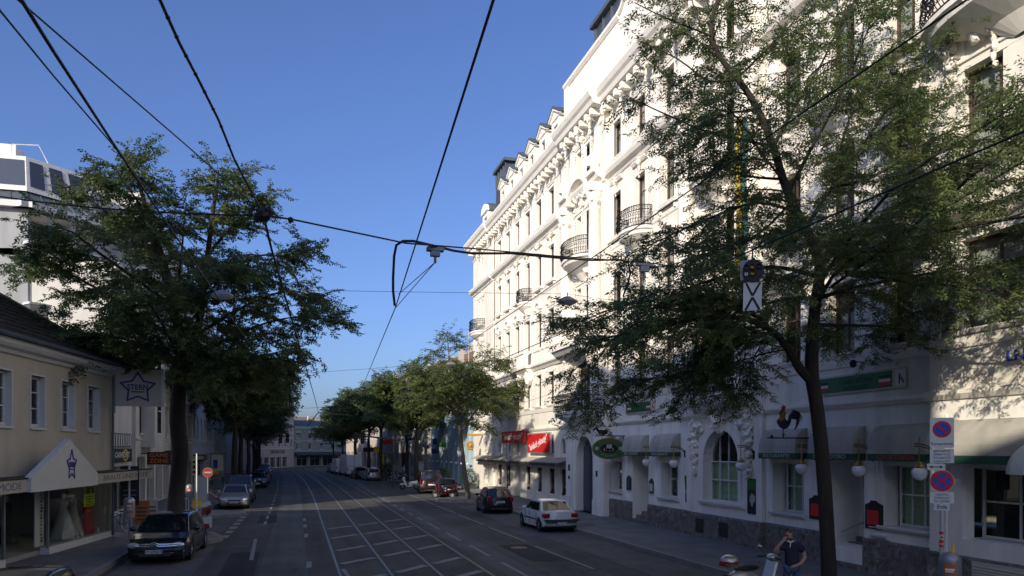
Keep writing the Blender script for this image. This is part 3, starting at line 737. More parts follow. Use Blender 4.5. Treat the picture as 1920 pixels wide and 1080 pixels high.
def stone_balcony(u, hw, dep, n0):
    q = MB(F); q.box(u - hw, u + hw, 9.2, 9.42, n0, n0 + dep); q.ext([(9.2, n0), (9.2, n0 + dep - .05), (9.05, n0 + dep - .2), (8.95, n0 + dep - .3), (8.4, n0 + .1), (8.4, n0)], u - hw + .1, u + hw - .1)
    q.box(u - hw, u + hw, 10.22, 10.36, n0 + dep - .22, n0 + dep); q.box(u - hw, u - hw + .2, 10.22, 10.36, n0, n0 + dep - .22); q.box(u + hw - .2, u + hw, 10.22, 10.36, n0, n0 + dep - .22)
    for s in (-1, 1): q.box(u + s * (hw - .14) - .13, u + s * (hw - .14) + .13, 9.42, 10.22, n0 + dep - .25, n0 + dep + .01)
    a = u - hw + .38
    while a < u + hw - .3: q.lathe((a, 9.42, n0 + dep - .11), [(.07, 0), (.045, .1), (.085, .35), (.04, .6), (.07, .8)], 6); a += .21
    q.box(u - hw + .3, u - hw + .7, 8.3, 8.95, n0, n0 + .35); q.box(u + hw - .7, u + hw - .3, 8.3, 8.95, n0, n0 + .35)
    for s in (-1, 1): q.ball((u + s * (hw - .5), 8.5, n0 + .3), .3, 0, 8, (1, 1, 1.3), .6, 8)
    q.build('stone_balcony', 'stucco2', RB)
q = MB(F)
for s_ in (-1.9, -.6, .7, 2.0): ornament(q, 13.3 + s_, 13.3, .40, 1.3, int(s_ * 10))
for j in range(26): q.mark(); q.ball((10.6 + j * .20, 13.72, .35 + 1.03 * sin(pi * (j + .5) / 26) ** .7), .06, 0, 6, (1, 1, .8))
q.each('balcony_ornament', 'orn', RB, smooth=2)
stone_balcony(40.3, 2.3, 1.25, .35); stone_balcony(52.26, 1.5, .7, 0); stone_balcony(26.25, 2.1, 1.0, .14)
# roof: mansard, dormers, parapet
rf = MB(F)
rf.ext([(22.2, -.35), (25.6, -1.7), (26.1, -5.5), (26.1, -14), (22.2, -16)], B0 + .1, B1 - .2)
rf.build('roof', 'slate', RB)
def dormer(c, w_=1.55, rounded=False, top=24.75):
    d = MB(F); h = w_ / 2; n0 = -.25
    d.box(c - h, c - h + .34, 22.25, top, n0 - .9, n0); d.box(c + h - .34, c + h, 22.25, top, n0 - .9, n0); d.box(c - h + .34, c + h - .34, top - .35, top, n0 - .9, n0 - .02); d.box(c - h + .34, c + h - .34, 22.25, 22.75, n0 - .9, n0 - .02)
    d.box(c - h - .1, c - h + .3, 22.25, 22.7, n0 - .3, n0 + .12); d.box(c + h - .3, c + h + .1, 22.25, 22.7, n0 - .3, n0 + .12)
    if rounded:
        for q in range(8):
            a0, a1 = pi * q / 8, pi * (q + 1) / 8
            d.slab([(c, top), (c - (h + .15) * cos(a0), top + .75 * sin(a0)), (c - (h + .15) * cos(a1), top + .75 * sin(a1))], n0 - 1.2, n0 + .14)
    else:
        d.slab([(c - h - .14, top), (c + h + .14, top), (c + h + .14, top + .08), (c, top + .58), (c - h - .14, top + .08)], n0 - .5, n0 + .06)
        d.slab([(c - h - .2, top + .06), (c - h - .2, top + .17), (c, top + .74), (c, top + .58)], n0 - .1, n0 + .18); d.slab([(c + h + .2, top + .06), (c + h + .2, top + .17), (c, top + .74), (c, top + .58)], n0 - .1, n0 + .18)
    dd = d.build('dormer', 'stucco2', RB)
    rr = MB(F)
    rr.slab([(c - h - .26, top + .15), (c - h - .26, top + .24), (c, top + .86), (c + h + .26, top + .24), (c + h + .26, top + .15), (c, top + .72)] if not rounded else [(c - (h + .22) * cos(pi * q / 8), top + .85 * sin(pi * q / 8)) for q in range(9)], n0 - 2.6, n0 - .1 if rounded else n0 + .22)
    rr.box(c - h + .01, c + h - .01, 22.3, top + .1, n0 - 2.2, n0 - .91)
    rr.build('dormer_roof', 'zinc', dd)
    window(dd, F, c - h + .34, 22.75, w_ - .68, top - 1.1 + .0 - 22.0, n0 - .25, mull=(.5,), trans=(), seed=3)
for c in wingA: dormer(c)
dormer(corner, 1.9, True, 24.4)
pa = MB(F)
pa.box(36.4, 44.4, 22.25, 25.45, -.55, -.05); pa.ext([(25.45, -.6), (25.45, .0), (25.6, .12), (25.75, .12), (25.8, -.6)], 36.3, 44.55); pa.box(43.9, 44.5, 22.25, 25.46, -.5, .05)
K = 14
for q in range(K):
    a0, a1 = q / K, (q + 1) / K
    f0, f1 = 25.6 + 2.6 * (a0 ** 2) * (3 - 2 * a0), 25.6 + 2.6 * (a1 ** 2) * (3 - 2 * a1)
    pa.slab([(36.4 - 3.5 * a0, 22.25), (36.4 - 3.5 * a1, 22.25), (36.4 - 3.5 * a1, f1), (36.4 - 3.5 * a0, f0)], -.55, -.05)
    pa.slab([(36.4 - 3.5 * a0, f0), (36.4 - 3.5 * a1, f1), (36.4 - 3.5 * a1, f1 + .2), (36.4 - 3.5 * a0, f0 + .2)], -.6, .1)
pa.box(20, 32.9, 22.25, 28.2, -.55, -.05); pa.box(B0, 20, 22.25, 24.5, -.55, -.05)
pa.build('parapet', 'stucco2', RB)
tu = MB(F)
for c0, c1, zt in ((62.3, 66.0, 28.0), (37.2, 42.6, 28.6)):
    tu.mark().slab([(c0, 22.3), (c1, 22.3), (c1 - .4, zt - 1.5), (c0 + .4, zt - 1.5)], -3.6, -1.1, 0); tu.box(c0 + .2, c1 - .2, zt - 1.5, zt - .25, -3.4, -1.15, 1); tu.box(c0 - .1, c1 + .1, zt - .25, zt, -3.7, -.9, 2)
    for j in range(5): a = c0 + .25 + j * (c1 - c0 - .5) / 4; tu.box(a - .05, a + .05, zt - 1.5, zt - .25, -1.16, -1.08, 2)
tu.each('roof_lantern', ['slate', 'glass2', 'zinc'], RB)
# street level
pl = MB(F)
def plinth(a, b, v0=.1, v1=1.05, n=.07): e_ = -.006 if nat((a + b) / 2) > 0 else .004; a += e_; b -= e_; pl.mark().box(a, b, v0, v1, -.25, n + nat((a + b) / 2)); pl.ext([(v1, -.1), (v1, n + nat((a + b) / 2)), (v1 + .05, n - .03 + nat((a + b) / 2)), (v1 + .06, -.1)], a, b)
for a, b in ((34.62, 37.4), (28.95, 32.85), (23.55, 28.95), (20.35, 23.55), (15.95, 18.7), (10.6, 15.95), (B0, 10.6)): plinth(a, b)
pl.each('stone_plinth', 'granite', RB)
ps = MB(F)
for a, b in ((37.5, 38.8), (41.7, 43.2)):
    ps.mark().box(a, b, .1, .95, .3, .47); ps.box(a + .15, b - .15, .95, 4.7, .3, .43)
for u in (35.25, 32.2, 29.35, 23.75, 23.3, 20.9, 18.3, 15.6, 28.7): ps.mark().box(u - .2, u + .2, 1.12, 4.5, -.001 + nat(u), nat(u) + .03); ps.box(u - .1, u + .1, 1.3, 4.3, nat(u) + .02, nat(u) + .045)
ps.each('pilaster_strip', 'greystucco', RB)
ka = MB(F); K = 16; c, sp = 26.22, 3.12
for q in range(K):
    a0, a1 = pi * q / K, pi * (q + 1) / K
    for r0, r1, nn in ((1.28, 1.42, .22), (1.42, 1.66, .17)):
        ka.slab([(c - r0 * cos(a0), sp + r0 * sin(a0)), (c - r0 * cos(a1), sp + r0 * sin(a1)), (c - r1 * cos(a1), sp + r1 * sin(a1)), (c - r1 * cos(a0), sp + r1 * sin(a0))], .13, nn)
for s in (-1, 1):
    ka.box(c + s * 1.35 - .07, c + s * 1.35 + .07, 1.62, sp, .13, .21); ka.box(c + s * 1.95 - .26, c + s * 1.95 + .26, 3.45, 3.6, .13, .34)
    for j in range(7): ka.ball((c + s * (1.9 + .06 * (j % 2)), 4.35 - j * .27, .22), .20 - .014 * j, 0, 16, (1, 1, 1.3), 1.1, 50 + j)
    for j in range(3): ka.ball((c + s * (1.5 + .2 * j), 4.5 + .1 * j, .2), .20, 0, 16, (1, 1, 1), 1.1, 60 + j)
ka.ball((c, 4.65, .3), .3, 0, 10, (1, 1, 1.2), .6, 9); ka.build('arch_surround', 'greystucco', RB)
for kd in gw:
    a, b_, v0, v1 = kd[1:5]; wd = b_ - a; far = a > 28
    if kd[0] == 'rect':
        big = a < 15 and a > 11
        window(RB, F, a + (.0 if big else .18), v0 + .02, wd - (.0 if big else .36), v1 - v0 - .02, -kd[5] + .05, mull=(.333, .667) if not far else (.5,), trans=(.52,), fm='whiteframe', fw=.06, bar=.04, curtain='greencurtain' if not far and not big and a > 11 else None, seed=1)
        s = MB(F); s.ext([(v0 - .1, -.2), (v0 - .1, .10), (v0 - .03, .14), (v0 + .012, .14), (v0 + .012, -.4)], a - .12, b_ + .12); s.build('window_sill', 'whitetrim', RB)
    elif kd[0] == 'arch':
        window(RB, F, a, v0, wd, v1 - v0, -.22, mull=(.25, .5, .75), trans=(.30, .555), fm='whiteframe', fw=.06, bar=.045, curtain='greencurtain', arch=True, seed=2)
        s = MB(F); s.ext([(v0 - .12, -.2), (v0 - .12, .26), (v0 - .03, .30), (v0 + .01, .30), (v0 + .01, -.2)], a - .3, b_ + .3); s.build('window_sill', 'greystucco', RB)
# two recessed entrances
for a, b_, z in ((32.85, 34.62, .15), (18.7, 20.35, .75)):
    st = MB(F)
    for j in range(int(round(z / .16)) + (2 if z < .3 else 0)): st.box(a, b_, .1, .30 + .16 * j, -1.2, .12 - .3 * j)
    st.build('steps', 'granite', RB)
    d = MB(F); z2 = max(z, .6); m_ = (a + b_) / 2; d.box(a, b_, z2, 3.3, -1.28, -1.2, 2); d.box(m_ - .62, m_ - .02, z2 + .02, 2.95, -1.2, -1.14, 0); d.box(m_ + .02, m_ + .62, z2 + .02, 2.95, -1.2, -1.14, 0)
    for x in (m_ - .54, m_ + .10):
        for v0_, v1_ in ((z2 + .45, z2 + 1.0), (z2 + 1.06, z2 + 1.6), (z2 + 1.66, 2.85)): d.box(x, x + .44, v0_, v1_, -1.14, -1.136, 1)
    d.box(m_ - .05, m_ - .01, z2 + .8, z2 + 1.3, -1.14, -1.08, 3)
    d.build('door', ['whiteframe', 'glass', 'greystucco', 'iron'], RB)
dr = MB(F); dr.tube([(19.9, 1.45, -1.1), (19.9, 1.15, -.2)], .025, 6); dr.build('handrail', 'lightgrey', RB)
# carriage portal
d = MB(F); d.box(38.95, 41.55, .12, 4.4, -.12, -.07, 0)
for a in (39.05, 40.3):
    for v0_, v1_ in ((.3, 1.2), (1.32, 2.9), (3.0, 3.8)): d.box(a + .12, a + 1.05, v0_, v1_, -.07, -.03, 0)
d.box(40.22, 40.28, .12, 4.3, -.07, -.01, 0); d.build('portal_door', 'doorblue', RB)
# small cellar gratings, vent grille
for c in (27.75, 25.95): g = MB(F); g.box(c - .32, c + .32, .32, .88, .19, .225, 0); [g.box(c - .28, c + .28, .36 + j * .09, .40 + j * .09, .225, .24, 1) for j in range(6)]; g.build('cellar_grating', ['darkgrey', 'black'], RB)
g = MB(F); g.box(12.6, 14.6, .35, 1.03, .41, .45, 0); [g.ext([(.38 + j * .065, .45), (.40 + j * .065, .475), (.425 + j * .065, .45)], 12.65, 14.55, 0) for j in range(9)]; g.build('vent_grille', 'signcream', RB)
# storefront of the shop
for c in shopw:
    o = window(RB, F, c - .55, .75, 1.1, 1.7, -.12, mull=(), trans=(), fm='whiteframe', fw=.05, curtain=None, seed=1, name='shop_window', back='darkgrey')
    q = MB(F); q.mark().box(c - .5, c + .5, 2.2, 2.4, -.085, -.075); q.mark().box(c - .5, c + .5, .8, .95, -.085, -.075); q.each('red_sticker', 'red', o)
for c in [64.2, 60.16, 57.53, 54.9, 52.26, 49.63, 47.0, 44.75]: window(RB, F, c - .42, 3.35, .84, .97, -.14, mull=(.5,), trans=(), fm='whiteframe', fw=.05, arch=True, curtain=None, seed=1)
q = MB(F); q.box(54.2, 55.5, .15, 2.45, -.62, -.58, 0); q.box(54.3, 55.4, .3, 2.35, -.58, -.57, 1); q.build('shop_door', ['whiteframe', 'glass'], RB)
q = MB(F); q.ext([(3.12, .0), (3.10, .12), (2.86, .95), (2.80, .95), (2.80, .88), (2.98, .12), (2.98, 0)], 43.5, 66.8, 0)
u = 43.6
while u < 66.7: q.ext([(3.125, .02), (3.125, .13), (2.88, .96), (2.86, .96), (3.10, .12)], u, u + .05, 0); u += .24
q.ext([(2.8, .93), (2.62, .93), (2.62, .95), (2.8, .95)], 43.6, 64.5, 1)
q.build('shop_canopy', ['awning', 'darkgrey'], RB)
# ------------------------------------------------------------ awnings, lamps and signs on the cafe
def awning(a, b, dep, label, word=None, n0=0.0, top=4.32, bot=3.52):
    t = empty('awning', F.p((a + b) / 2, bot, 0), label, 'awning', 'grey awnings over the cafe openings')
    prof = [(top, n0)] + [(bot + (top - bot) * cos(pi / 2 * q / 7) ** .8 if q < 7 else bot, n0 + dep * sin(pi / 2 * q / 7)) for q in range(1, 8)]
    q = MB(F)
    for i in range(7): q.poly([(a, prof[i][0], prof[i][1]), (b, prof[i][0], prof[i][1]), (b, prof[i + 1][0], prof[i + 1][1]), (a, prof[i + 1][0], prof[i + 1][1])])
    for u in (a, b): q.poly([(u, p[0], p[1]) for p in prof] + [(u, bot, n0)])
    q.build('cover', 'awning', t)
    q = MB(F); q.box(a, b, bot - .19, bot, n0 + dep - .012, n0 + dep, 0); q.box(a - .012, a, bot - .19, bot, n0, n0 + dep, 0); q.box(b, b + .012, bot - .19, bot, n0, n0 + dep, 0); v = q.build('valance', 'awngreen', t)
    if word: text('lettering', word, .17, 'signcream' if word != 'CAFETERIA' else 'red', v, F.p((a + b) / 2, bot - .095, n0 + dep + .006), (0, -1, 0), (0, 0, 1), sx=min(1.6, (b - a) * .88 / (len(word) * .12)))
    return t
awning(35.6, 37.6, .46, 'grey rounded awning partly behind the oval hanging sign', 'PIZZERIA')
awning(32.79, 34.85, .46, 'grey rounded awning over the dark recessed doorway near the oval sign', 'RISTORANTE')
awning(29.74, 31.85, .46, 'grey rounded awning just left of the big arched window', 'RISTORANTE')
awning(21.26, 23.25, .48, 'grey rounded awning under the painted rooster', 'RISTORANTE')
awning(18.64, 20.6, .48, 'grey rounded awning behind the near tree trunk over the glazed entrance', "GALLO D'ORO")
awning(15.95, 18.0, .48, 'grey rounded awning with red CAFETERIA lettering on its valance', 'CAFETERIA')
awning(11.7, 15.15, .62, 'wide sun-dappled grey awning at the right edge of the photo', None, .35, 4.35, 3.5)
da = MB(F); K = 10
for q in range(K):
    a0, a1 = pi / 2 * q / K, pi / 2 * (q + 1) / K
    for j in range(6):
        b0, b1 = pi * j / 6, pi * (j + 1) / 6
        f = lambda a_, b_: (12.35 + .75 * cos(b_) * cos(a_), 3.12 + .72 * sin(a_), .95 + .55 * sin(b_) * cos(a_))
        da.poly([f(a0, b0), f(a0, b1), f(a1, b1), f(a1, b0)])
tag(da.build('dome_awning', 'signwhite', smooth=True), 'small white dome canopy cut off by the right edge of the photo', 'awning')
LAMPN = ['by the oval hanging sign', 'beside the recessed doorway at the second awning', 'just left of the arched window', 'just right of the arched window', 'under the painted rooster', 'beside the glazed entrance behind the near tree', 'half hidden behind the parking sign']
for (y, d), wh in zip(((36.25, .5), (32.2, .42), (29.3, .55), (24.0, .55), (20.85, .52), (18.3, .52), (15.75, .5)), LAMPN):
    t = empty('wall_lamp', F.p(y, 3.1, 0), 'white globe wall lamp on a brass bracket ' + wh, 'wall lamp', 'globe wall lamps along the cafe front')
    n0 = nat(y); q = MB(F)
    q.lathe((y, 3.05, n0 + d), [(.0, -.19), (.08, -.17), (.145, -.11), (.18, -.02), (.185, .05), (.15, .11), (.10, .145)], 16); q.build('globe', 'globe', t, smooth=True)
    q = MB(F); q.lathe((y, 3.05, n0 + d), [(.12, .12), (.13, .16), (.08, .2), (.035, .28), (.02, .3)], 12); q.tube([(y, 3.3, n0 + d), (y, 3.95, n0 + d)], .018, 6); q.build('cap', 'brass', t, smooth=True)
    q = MB(F)
    for o_ in (0, .06): q.tube([(y, 3.78 - o_, n0 + d + .15)] + [(y, 3.78 - o_ - .30 * (1 - cos(pi / 2 * j / 6)), n0 + d * (1 - sin(pi / 2 * j / 6)) + .04) for j in range(7)], .014, 5)
    q.box(y - .05, y + .05, 3.3, 3.6, n0, n0 + .05); q.build('bracket', 'iron', t)
# oval hanging sign, perpendicular to the wall
S = Fr((13.2, 35.35, 3.68), U=(1, 0, 0), N=(0, -1, 0))
t = empty('oval_sign', (14.75, 35.35, 3.68), 'green and yellow oval hanging sign with a dark picture in its middle', 'sign')
cx = 1.55
def ell(a, b, n0, n1, m, mb_, c=(cx, 0)): mb_.slab([(c[0] + a * cos(2 * pi * q / 32), c[1] + b * sin(2 * pi * q / 32)) for q in range(32)], n0, n1, m)
q = MB(S); ell(.86, .53, -.03, .03, 0, q); ell(.81, .485, .03, .036, 1, q); ell(.50, .27, .036, .042, 0, q); ell(.47, .245, .042, .047, 2, q)
q.box(cx - .12, cx + .16, .02, .2, .047, .052, 3); q.box(cx - .72, cx - .55, -.08, .08, .036, .041, 3); q.box(cx + .55, cx + .72, -.08, .08, .036, .041, 3)
for j in range(9): a = pi * 2 * j / 9; q.ball((cx + .26 * cos(a), -.06 + .08 * sin(a), .047), .035, 3 if j % 3 else 0, 6)
q.build('board', ['brass', 'green', 'black', 'signcream'], t)
for s_, a0, cc in (('RISTORANTE', 1, 'red'), ('PIZZERIA', -1, 'signcream')):
    for i, ch in enumerate(s_):
        a = pi / 2 - (i - (len(s_) - 1) / 2) * .17; p = (cx + .64 * cos(a), (.37 * sin(a)) * a0); 
        tx = V((.64 * sin(a), 0, -.37 * cos(a) * a0))
        tx.normalize(); text('lettering', ch, .13, cc, t, S.p(p[0], p[1], .042), (tx.x, 0, tx.z), (-tx.z, 0, tx.x), sx=.9)
q = MB(S); q.tube([(.9, .62, 0), (2.5, .62, 0)], .022, 6); q.tube([(1.2, .62, 0), (1.2, .47, 0)], .012, 5); q.tube([(1.9, .62, 0), (1.9, .47, 0)], .012, 5); q.tube([(2.5, .2, 0), (2.3, .62, 0)], .016, 5)
q.ball((1.25, .78, 0), .16, 0, 8, (1.6, .8, .9), .5, 2); q.tube([(1.05, .82, 0), (.9, 1.0, 0), (.75, .9, 0)], .06, 6)
q.build('bracket', 'iron', t)
# painted rooster on its bar
S = Fr((14.35, 21.2, 4.0), U=(1, 0, 0), N=(0, -1, 0))
t = empty('rooster_sign', (15, 21.2, 4.0), 'painted metal rooster standing on an iron bar above an awning', 'sign')
q = MB(S); q.tube([(-.15, 0, 0), (1.35, 0, 0)], .022, 6); q.ball((.0, .05, 0), .05, 0, 6); q.tube([(.42, .02, 0), (.42, .14, 0)], .02, 5); q.build('bar', 'iron', t)
body = [(.30, .62), (.22, .55), (.24, .45), (.32, .34), (.44, .27), (.56, .30), (.66, .42), (.64, .55), (.52, .56), (.48, .68), (.50, .82), (.46, .92), (.38, .90), (.33, .82), (.27, .80), (.34, .74)]
q = MB(S); q.slab([(x - .02, v) for x, v in body], -.03, .03, 0); q.slab([(.25, .60), (.30, .72), (.34, .80), (.40, .88), (.46, .86), (.50, .78), (.46, .62), (.36, .54), (.28, .52)], -.036, .036, 1)
q.slab([(.40, .27), (.44, .27), (.44, .12), (.50, .12), (.50, .09), (.34, .09), (.34, .12), (.40, .12)], -.012, .012, 1)
q.build('body', ['navy', 'brass'], t)
q = MB(S); q.slab([(.36, .89), (.34, 1.0), (.39, .97), (.41, 1.06), (.45, .98), (.50, 1.04), (.49, .94), (.45, .89)], -.02, .02); q.slab([(.30, .78), (.27, .70), (.32, .70), (.33, .78)], -.02, .02); q.build('comb', 'red', t)
q = MB(S)
for j in range(7):
    k_ = 1 - j * .11; q.tube([(.60, .42 + .015 * j, .01 * j), (.66, .68 * (1 if j < 3 else .96) + .0, .01 * j), (.80 + .02 * j, .86 * (1 - .05 * j), .01 * j), (.98 * (1 - .02 * j), .80 * (1 - .09 * j), .01 * j), (1.14 - .06 * j, .60 * (1 - .10 * j), .01 * j)], [.05, .05, .045, .035, .008], 6)
q.build('tail', 'black', t)
# painted boards over the cafe
def board(a, b, v0, v1, label, nm, n0=0):
    t = empty('sign_board', F.p((a + b) / 2, v0, n0), label, 'sign', 'green boards above the cafe')
    L_ = b - a; q = MB(F); q.box(a, b, v0, v1, n0 + .02, n0 + .06, 0); q.box(a + L_ * .13, b - .04, v0 + .05, v1 - .05, n0 + .06, n0 + .066, 1)
    q.box(a + .02, a + L_ * .10, v0 + .06, v1 - .04, n0 + .06, n0 + .066, 2); [q.box(a + .06 + .05 * j, a + .10 + .05 * j, v0 + .12 + .05 * (j * 7 % 3), v0 + .22 + .06 * (j * 5 % 4), n0 + .066, n0 + .07, 3 if j % 2 else 5) for j in range(4)]
    for c_ in (a + L_ * .2, b - L_ * .13):
        for j, m_ in enumerate((4, 2, 5)): q.ext([(v0 + .12 + .09 * (2 - j), n0 + .066), (v0 + .12 + .09 * (2 - j), n0 + .072), (v0 + .205 + .09 * (2 - j), n0 + .072), (v0 + .205 + .09 * (2 - j), n0 + .066)], c_ - .22, c_ + .22, m_)
    q.build('board', ['signcream', 'green', 'signwhite', 'black', 'awngreen', 'red'], t)
    text('lettering', "Gallo d'Oro", .24, 'awngreen', t, F.p((a + b) / 2, (v0 + v1) / 2 + .06, n0 + .07), (0, -1, 0), (0, 0, 1), sx=1.2); text('lettering', 'RISTORANTE', .15, 'awngreen', t, F.p((a + b) / 2, (v0 + v1) / 2 - .14, n0 + .07), (0, -1, 0), (0, 0, 1), sx=1.2)
board(32.1, 35.3, 5.36, 5.9, 'green painted board left of the arched window with a small flag', 'a')
board(17.05, 20.9, 5.3, 5.85, 'long green painted board with flags behind the near tree trunk', 'b')
FLL = [('left of the board near the oval sign', 35.4), ('over the right end of the board by the oval sign', 32.6), ('over the board behind the near tree', 18.6)]
for wh, y in FLL:
    q = MB(F); q.tube([(y, 6.1, 0), (y, 6.15, .42)], .016, 5); q.ball((y, 6.08, .46), .10, 0, 8, (1, 1, 1.2)); tag(q.build('spotlight', 'black'), 'small black spotlight ' + wh, 'spotlight', 'spotlights over the cafe boards')
q = MB(F); tag(text('wall_letters', 'LNA', .34, 'blue', None, F.p(13.35, 5.72, .38), (0, -1, 0), (0, 0, 1), .05, sx=1.2), 'blue raised letters on the wall at the right edge under the leaves', 'sign')
# posters, menu boxes, plates
def plaque(u, v0, v1, w_, m1, m2, label, cat='poster', arch=False, nm='poster', grp=None, n0=None):
    n0 = nat(u) if n0 is None else n0; t = empty(nm, F.p(u, v0, n0), label, cat, grp); q = MB(F)
    if arch: q.slab([(u - w_ / 2, v0), (u + w_ / 2, v0), (u + w_ / 2, v1 - .12), (u + w_ / 4, v1 - .07), (u + w_ / 8, v1), (u - w_ / 8, v1), (u - w_ / 4, v1 - .07), (u - w_ / 2, v1 - .12)], n0, n0 + .09)
    else: q.box(u - w_ / 2, u + w_ / 2, v0, v1, n0, n0 + .04)
    q.build('frame', m1, t); q = MB(F); h = v1 - v0
    if arch: q.box(u - w_ * .36, u + w_ * .36, v0 + h * .15, v0 + h * .66, n0 + .09, n0 + .096)
    else: q.box(u - w_ * .44, u + w_ * .44, v0 + h * .68, v1 - .03, n0 + .04, n0 + .045)
    q.build('sheet', m2, t)
    if not arch:
        q = MB(F)
        for j in range(9): a = rnd.uniform(-.3, .2) * w_; q.box(u + a, u + a + rnd.uniform(.05, .16) * w_, v0 + h * rnd.uniform(.2, .4), v0 + h * rnd.uniform(.42, .6), n0 + .041, n0 + .044 + .001 * j)
        q.build('picture', 'lightgrey', t)
plaque(29.05, 1.42, 2.55, .62, 'black', 'green', 'tall green and black poster left of the arched window'); plaque(24.1, 1.35, 2.6, .62, 'black', 'green', 'tall green and black poster right of the arched window', n0=.14)
plaque(34.95, 1.65, 2.35, .42, 'darkgrey', 'doorblue', 'dark menu box left of the recessed doorway', 'menu box', True, 'menu_box', 'menu boxes on the cafe wall'); plaque(32.4, 1.62, 2.3, .42, 'darkgrey', 'signwhite', 'menu box with a white sheet right of the recessed doorway', 'menu box', True, 'menu_box', 'menu boxes on the cafe wall')
plaque(20.75, 1.45, 2.2, .62, 'bark', 'red', 'dark menu box with red sheet left of the near tree trunk', 'menu box', True, 'menu_box', 'menu boxes on the cafe wall'); plaque(18.25, 1.4, 2.2, .62, 'bark', 'red', 'dark menu box with red sheet right of the glazed entrance', 'menu box', True, 'menu_box', 'menu boxes on the cafe wall')
text('lettering', 'ristorante', .08, 'signwhite', [o for o in C.objects if o.get('label', '').startswith('dark menu box with red sheet right')][0], F.p(18.25, 1.46, .097), (0, -1, 0), (0, 0, 1))
for u, v, w_, h, m_ in ((42.5, 2.4, .25, .35, 'darkgrey'), (42.5, 1.9, .22, .2, 'black'), (38.2, 2.2, .22, .3, 'darkgrey')):
    q = MB(F); q.box(u - w_ / 2, u + w_ / 2, v, v + h, .43, .46); tag(q.build('name_plate', m_), {2.4: 'grey intercom plate left of the blue portal', 1.9: 'small black plate under the intercom left of the blue portal', 2.2: 'dark plate on the pier right of the blue portal'}[v], 'plate')
q = MB(F); q.lathe((18.0, 1.2, .02), [(.11, 0), (.11, .0)], 8); q.tube([(17.7, 1.23, .05), (18.3, 1.26, .05)], .1, 10); tag(q.build('paper_roll', 'signwhite', smooth=True), 'rolled white cloth lying on the stone ledge below the red menu box', 'cloth')
# red shop signs
t = empty('shop_sign', F.p(55.2, 4.1, .1), 'wide red sign with white slogan, partly in tree shadow', 'sign')
q = MB(F); q.box(52.1, 58.3, 4.12, 4.98, .22, .34); q.build('panel', 'red', t); text('lettering', '"einfach günstig"', .70, 'white', t, F.p(55.2, 4.55, .345), (0, -1, 0), (0, 0, 1), sx=1.12, shear=.2, bold=.012)
t = empty('shop_sign', F.p(48.9, 3.4, .1), 'large red billboard with a slanted white slogan in a grey frame', 'sign')
q = MB(F); q.box(46.35, 51.4, 3.38, 4.72, .22, .30, 1); q.box(46.45, 51.3, 3.45, 4.65, .30, .34, 0); q.build('panel', ['red', 'lightgrey'], t)
dv = V((0, -4.6, .85)).normalized(); text('lettering', '"einfach günstig"', .62, 'white', t, F.p(48.9, 4.03, .345), dv, V((0, dv.z, -dv.y)), sx=.98, bold=.012)
M['ochre'] = mat('ochre_metal', (.40, .25, .04), .6)
# gold bracket sign at the corner
t = empty('bracket_sign', (15.4, 65.5, 4.5), 'golden arm with a yellow wreath sign at the far corner', 'sign')
q = MB(); q.box(14.2, 15.6, 65.4, 65.6, 4.8, 4.98); q.build('arm', 'ochre', t); q = MB()
for j in range(12): a = j * pi / 6; q.ball((14.45 + .28 * cos(a), 65.5, 3.95 + .32 * sin(a)), .10, 0, 6, (1, 1, 1), .5, j)
q.ball((14.45, 65.5, 3.95), .2, 0, 8); q.build('wreath', 'ochre', t)
# hanging banner seen through the near tree
t = empty('banner', F.p(23.6, 9, .5), 'narrow yellow and teal cloth banner hanging down the facade behind the tree', 'banner')
for k_, (m_, o_) in enumerate((('ycloth', 0), ('teal', .22))):
    q = MB(); n_ = 14
    for i in range(n_):
        z0, z1 = 9.2 + i * .42, 9.2 + (i + 1) * .42; f = lambda z: .06 * sin(z * 2 + k_)
        for j in range(3):
            x0, x1 = 14.55 + o_ + j * .07, 14.55 + o_ + (j + 1) * .07; q.poly([(x0, 23.6 + f(z0 + j), z0), (x1, 23.6 + f(z0 + j + 1), z0), (x1, 23.6 + f(z1 + j + 1), z1), (x0, 23.6 + f(z1 + j), z1)])
    q.build('cloth', m_, t, smooth=True)
q = MB(); q.tube([(14.3, 23.6, 15.1), (15.7, 23.6, 15.1)], .03, 6); q.build('rod', 'iron', t)

# ------------------------------------------------------------ parking sign pole and bin, right foreground
px_, py_ = 12.30, 12.48
vd = V((px_, py_, 0)).normalized(); rt = V((vd.y, -vd.x, 0)); rt = (rt * .97 + vd * .1).normalized()
S = Fr((px_, py_, 0), U=rt, N=(-vd if False else V((rt.y, -rt.x, 0))))
if S.N.dot(vd) > 0: S.N = -S.N
t = empty('parking_sign', (px_, py_, .15), 'grey post with stacked no-parking and no-stopping signs ending in an Ende plate', 'road sign')
MB(S).tube([(0, .15, 0), (0, 4.27, 0)], .038, 12).build('post', 'lightgrey', t, smooth=True)
def rr_rect(x0, x1, z0, z1, r=.03, k=4):
    o_ = []
    for cx_, cz_, a0 in ((x1 - r, z1 - r, 0), (x0 + r, z1 - r, 90), (x0 + r, z0 + r, 180), (x1 - r, z0 + r, 270)):
        for j in range(k + 1): a = radians(a0 + 90 * j / k); o_.append((cx_ + r * cos(a), cz_ + r * sin(a)))
    return o_
def disc(mb_, cx_, cz_, r, n0, n1, m, k=28): mb_.slab([(cx_ + r * cos(2 * pi * j / k), cz_ + r * sin(2 * pi * j / k)) for j in range(k)], n0, n1, m)
def bar_(mb_, cx_, cz_, ang, L_, w_, n0, n1, m):
    c_, s_ = cos(ang), sin(ang); mb_.slab([(cx_ + c_ * a - s_ * b_, cz_ + s_ * a + c_ * b_) for a, b_ in ((-L_, -w_), (L_, -w_), (L_, w_), (-L_, w_))], n0, n1, m)
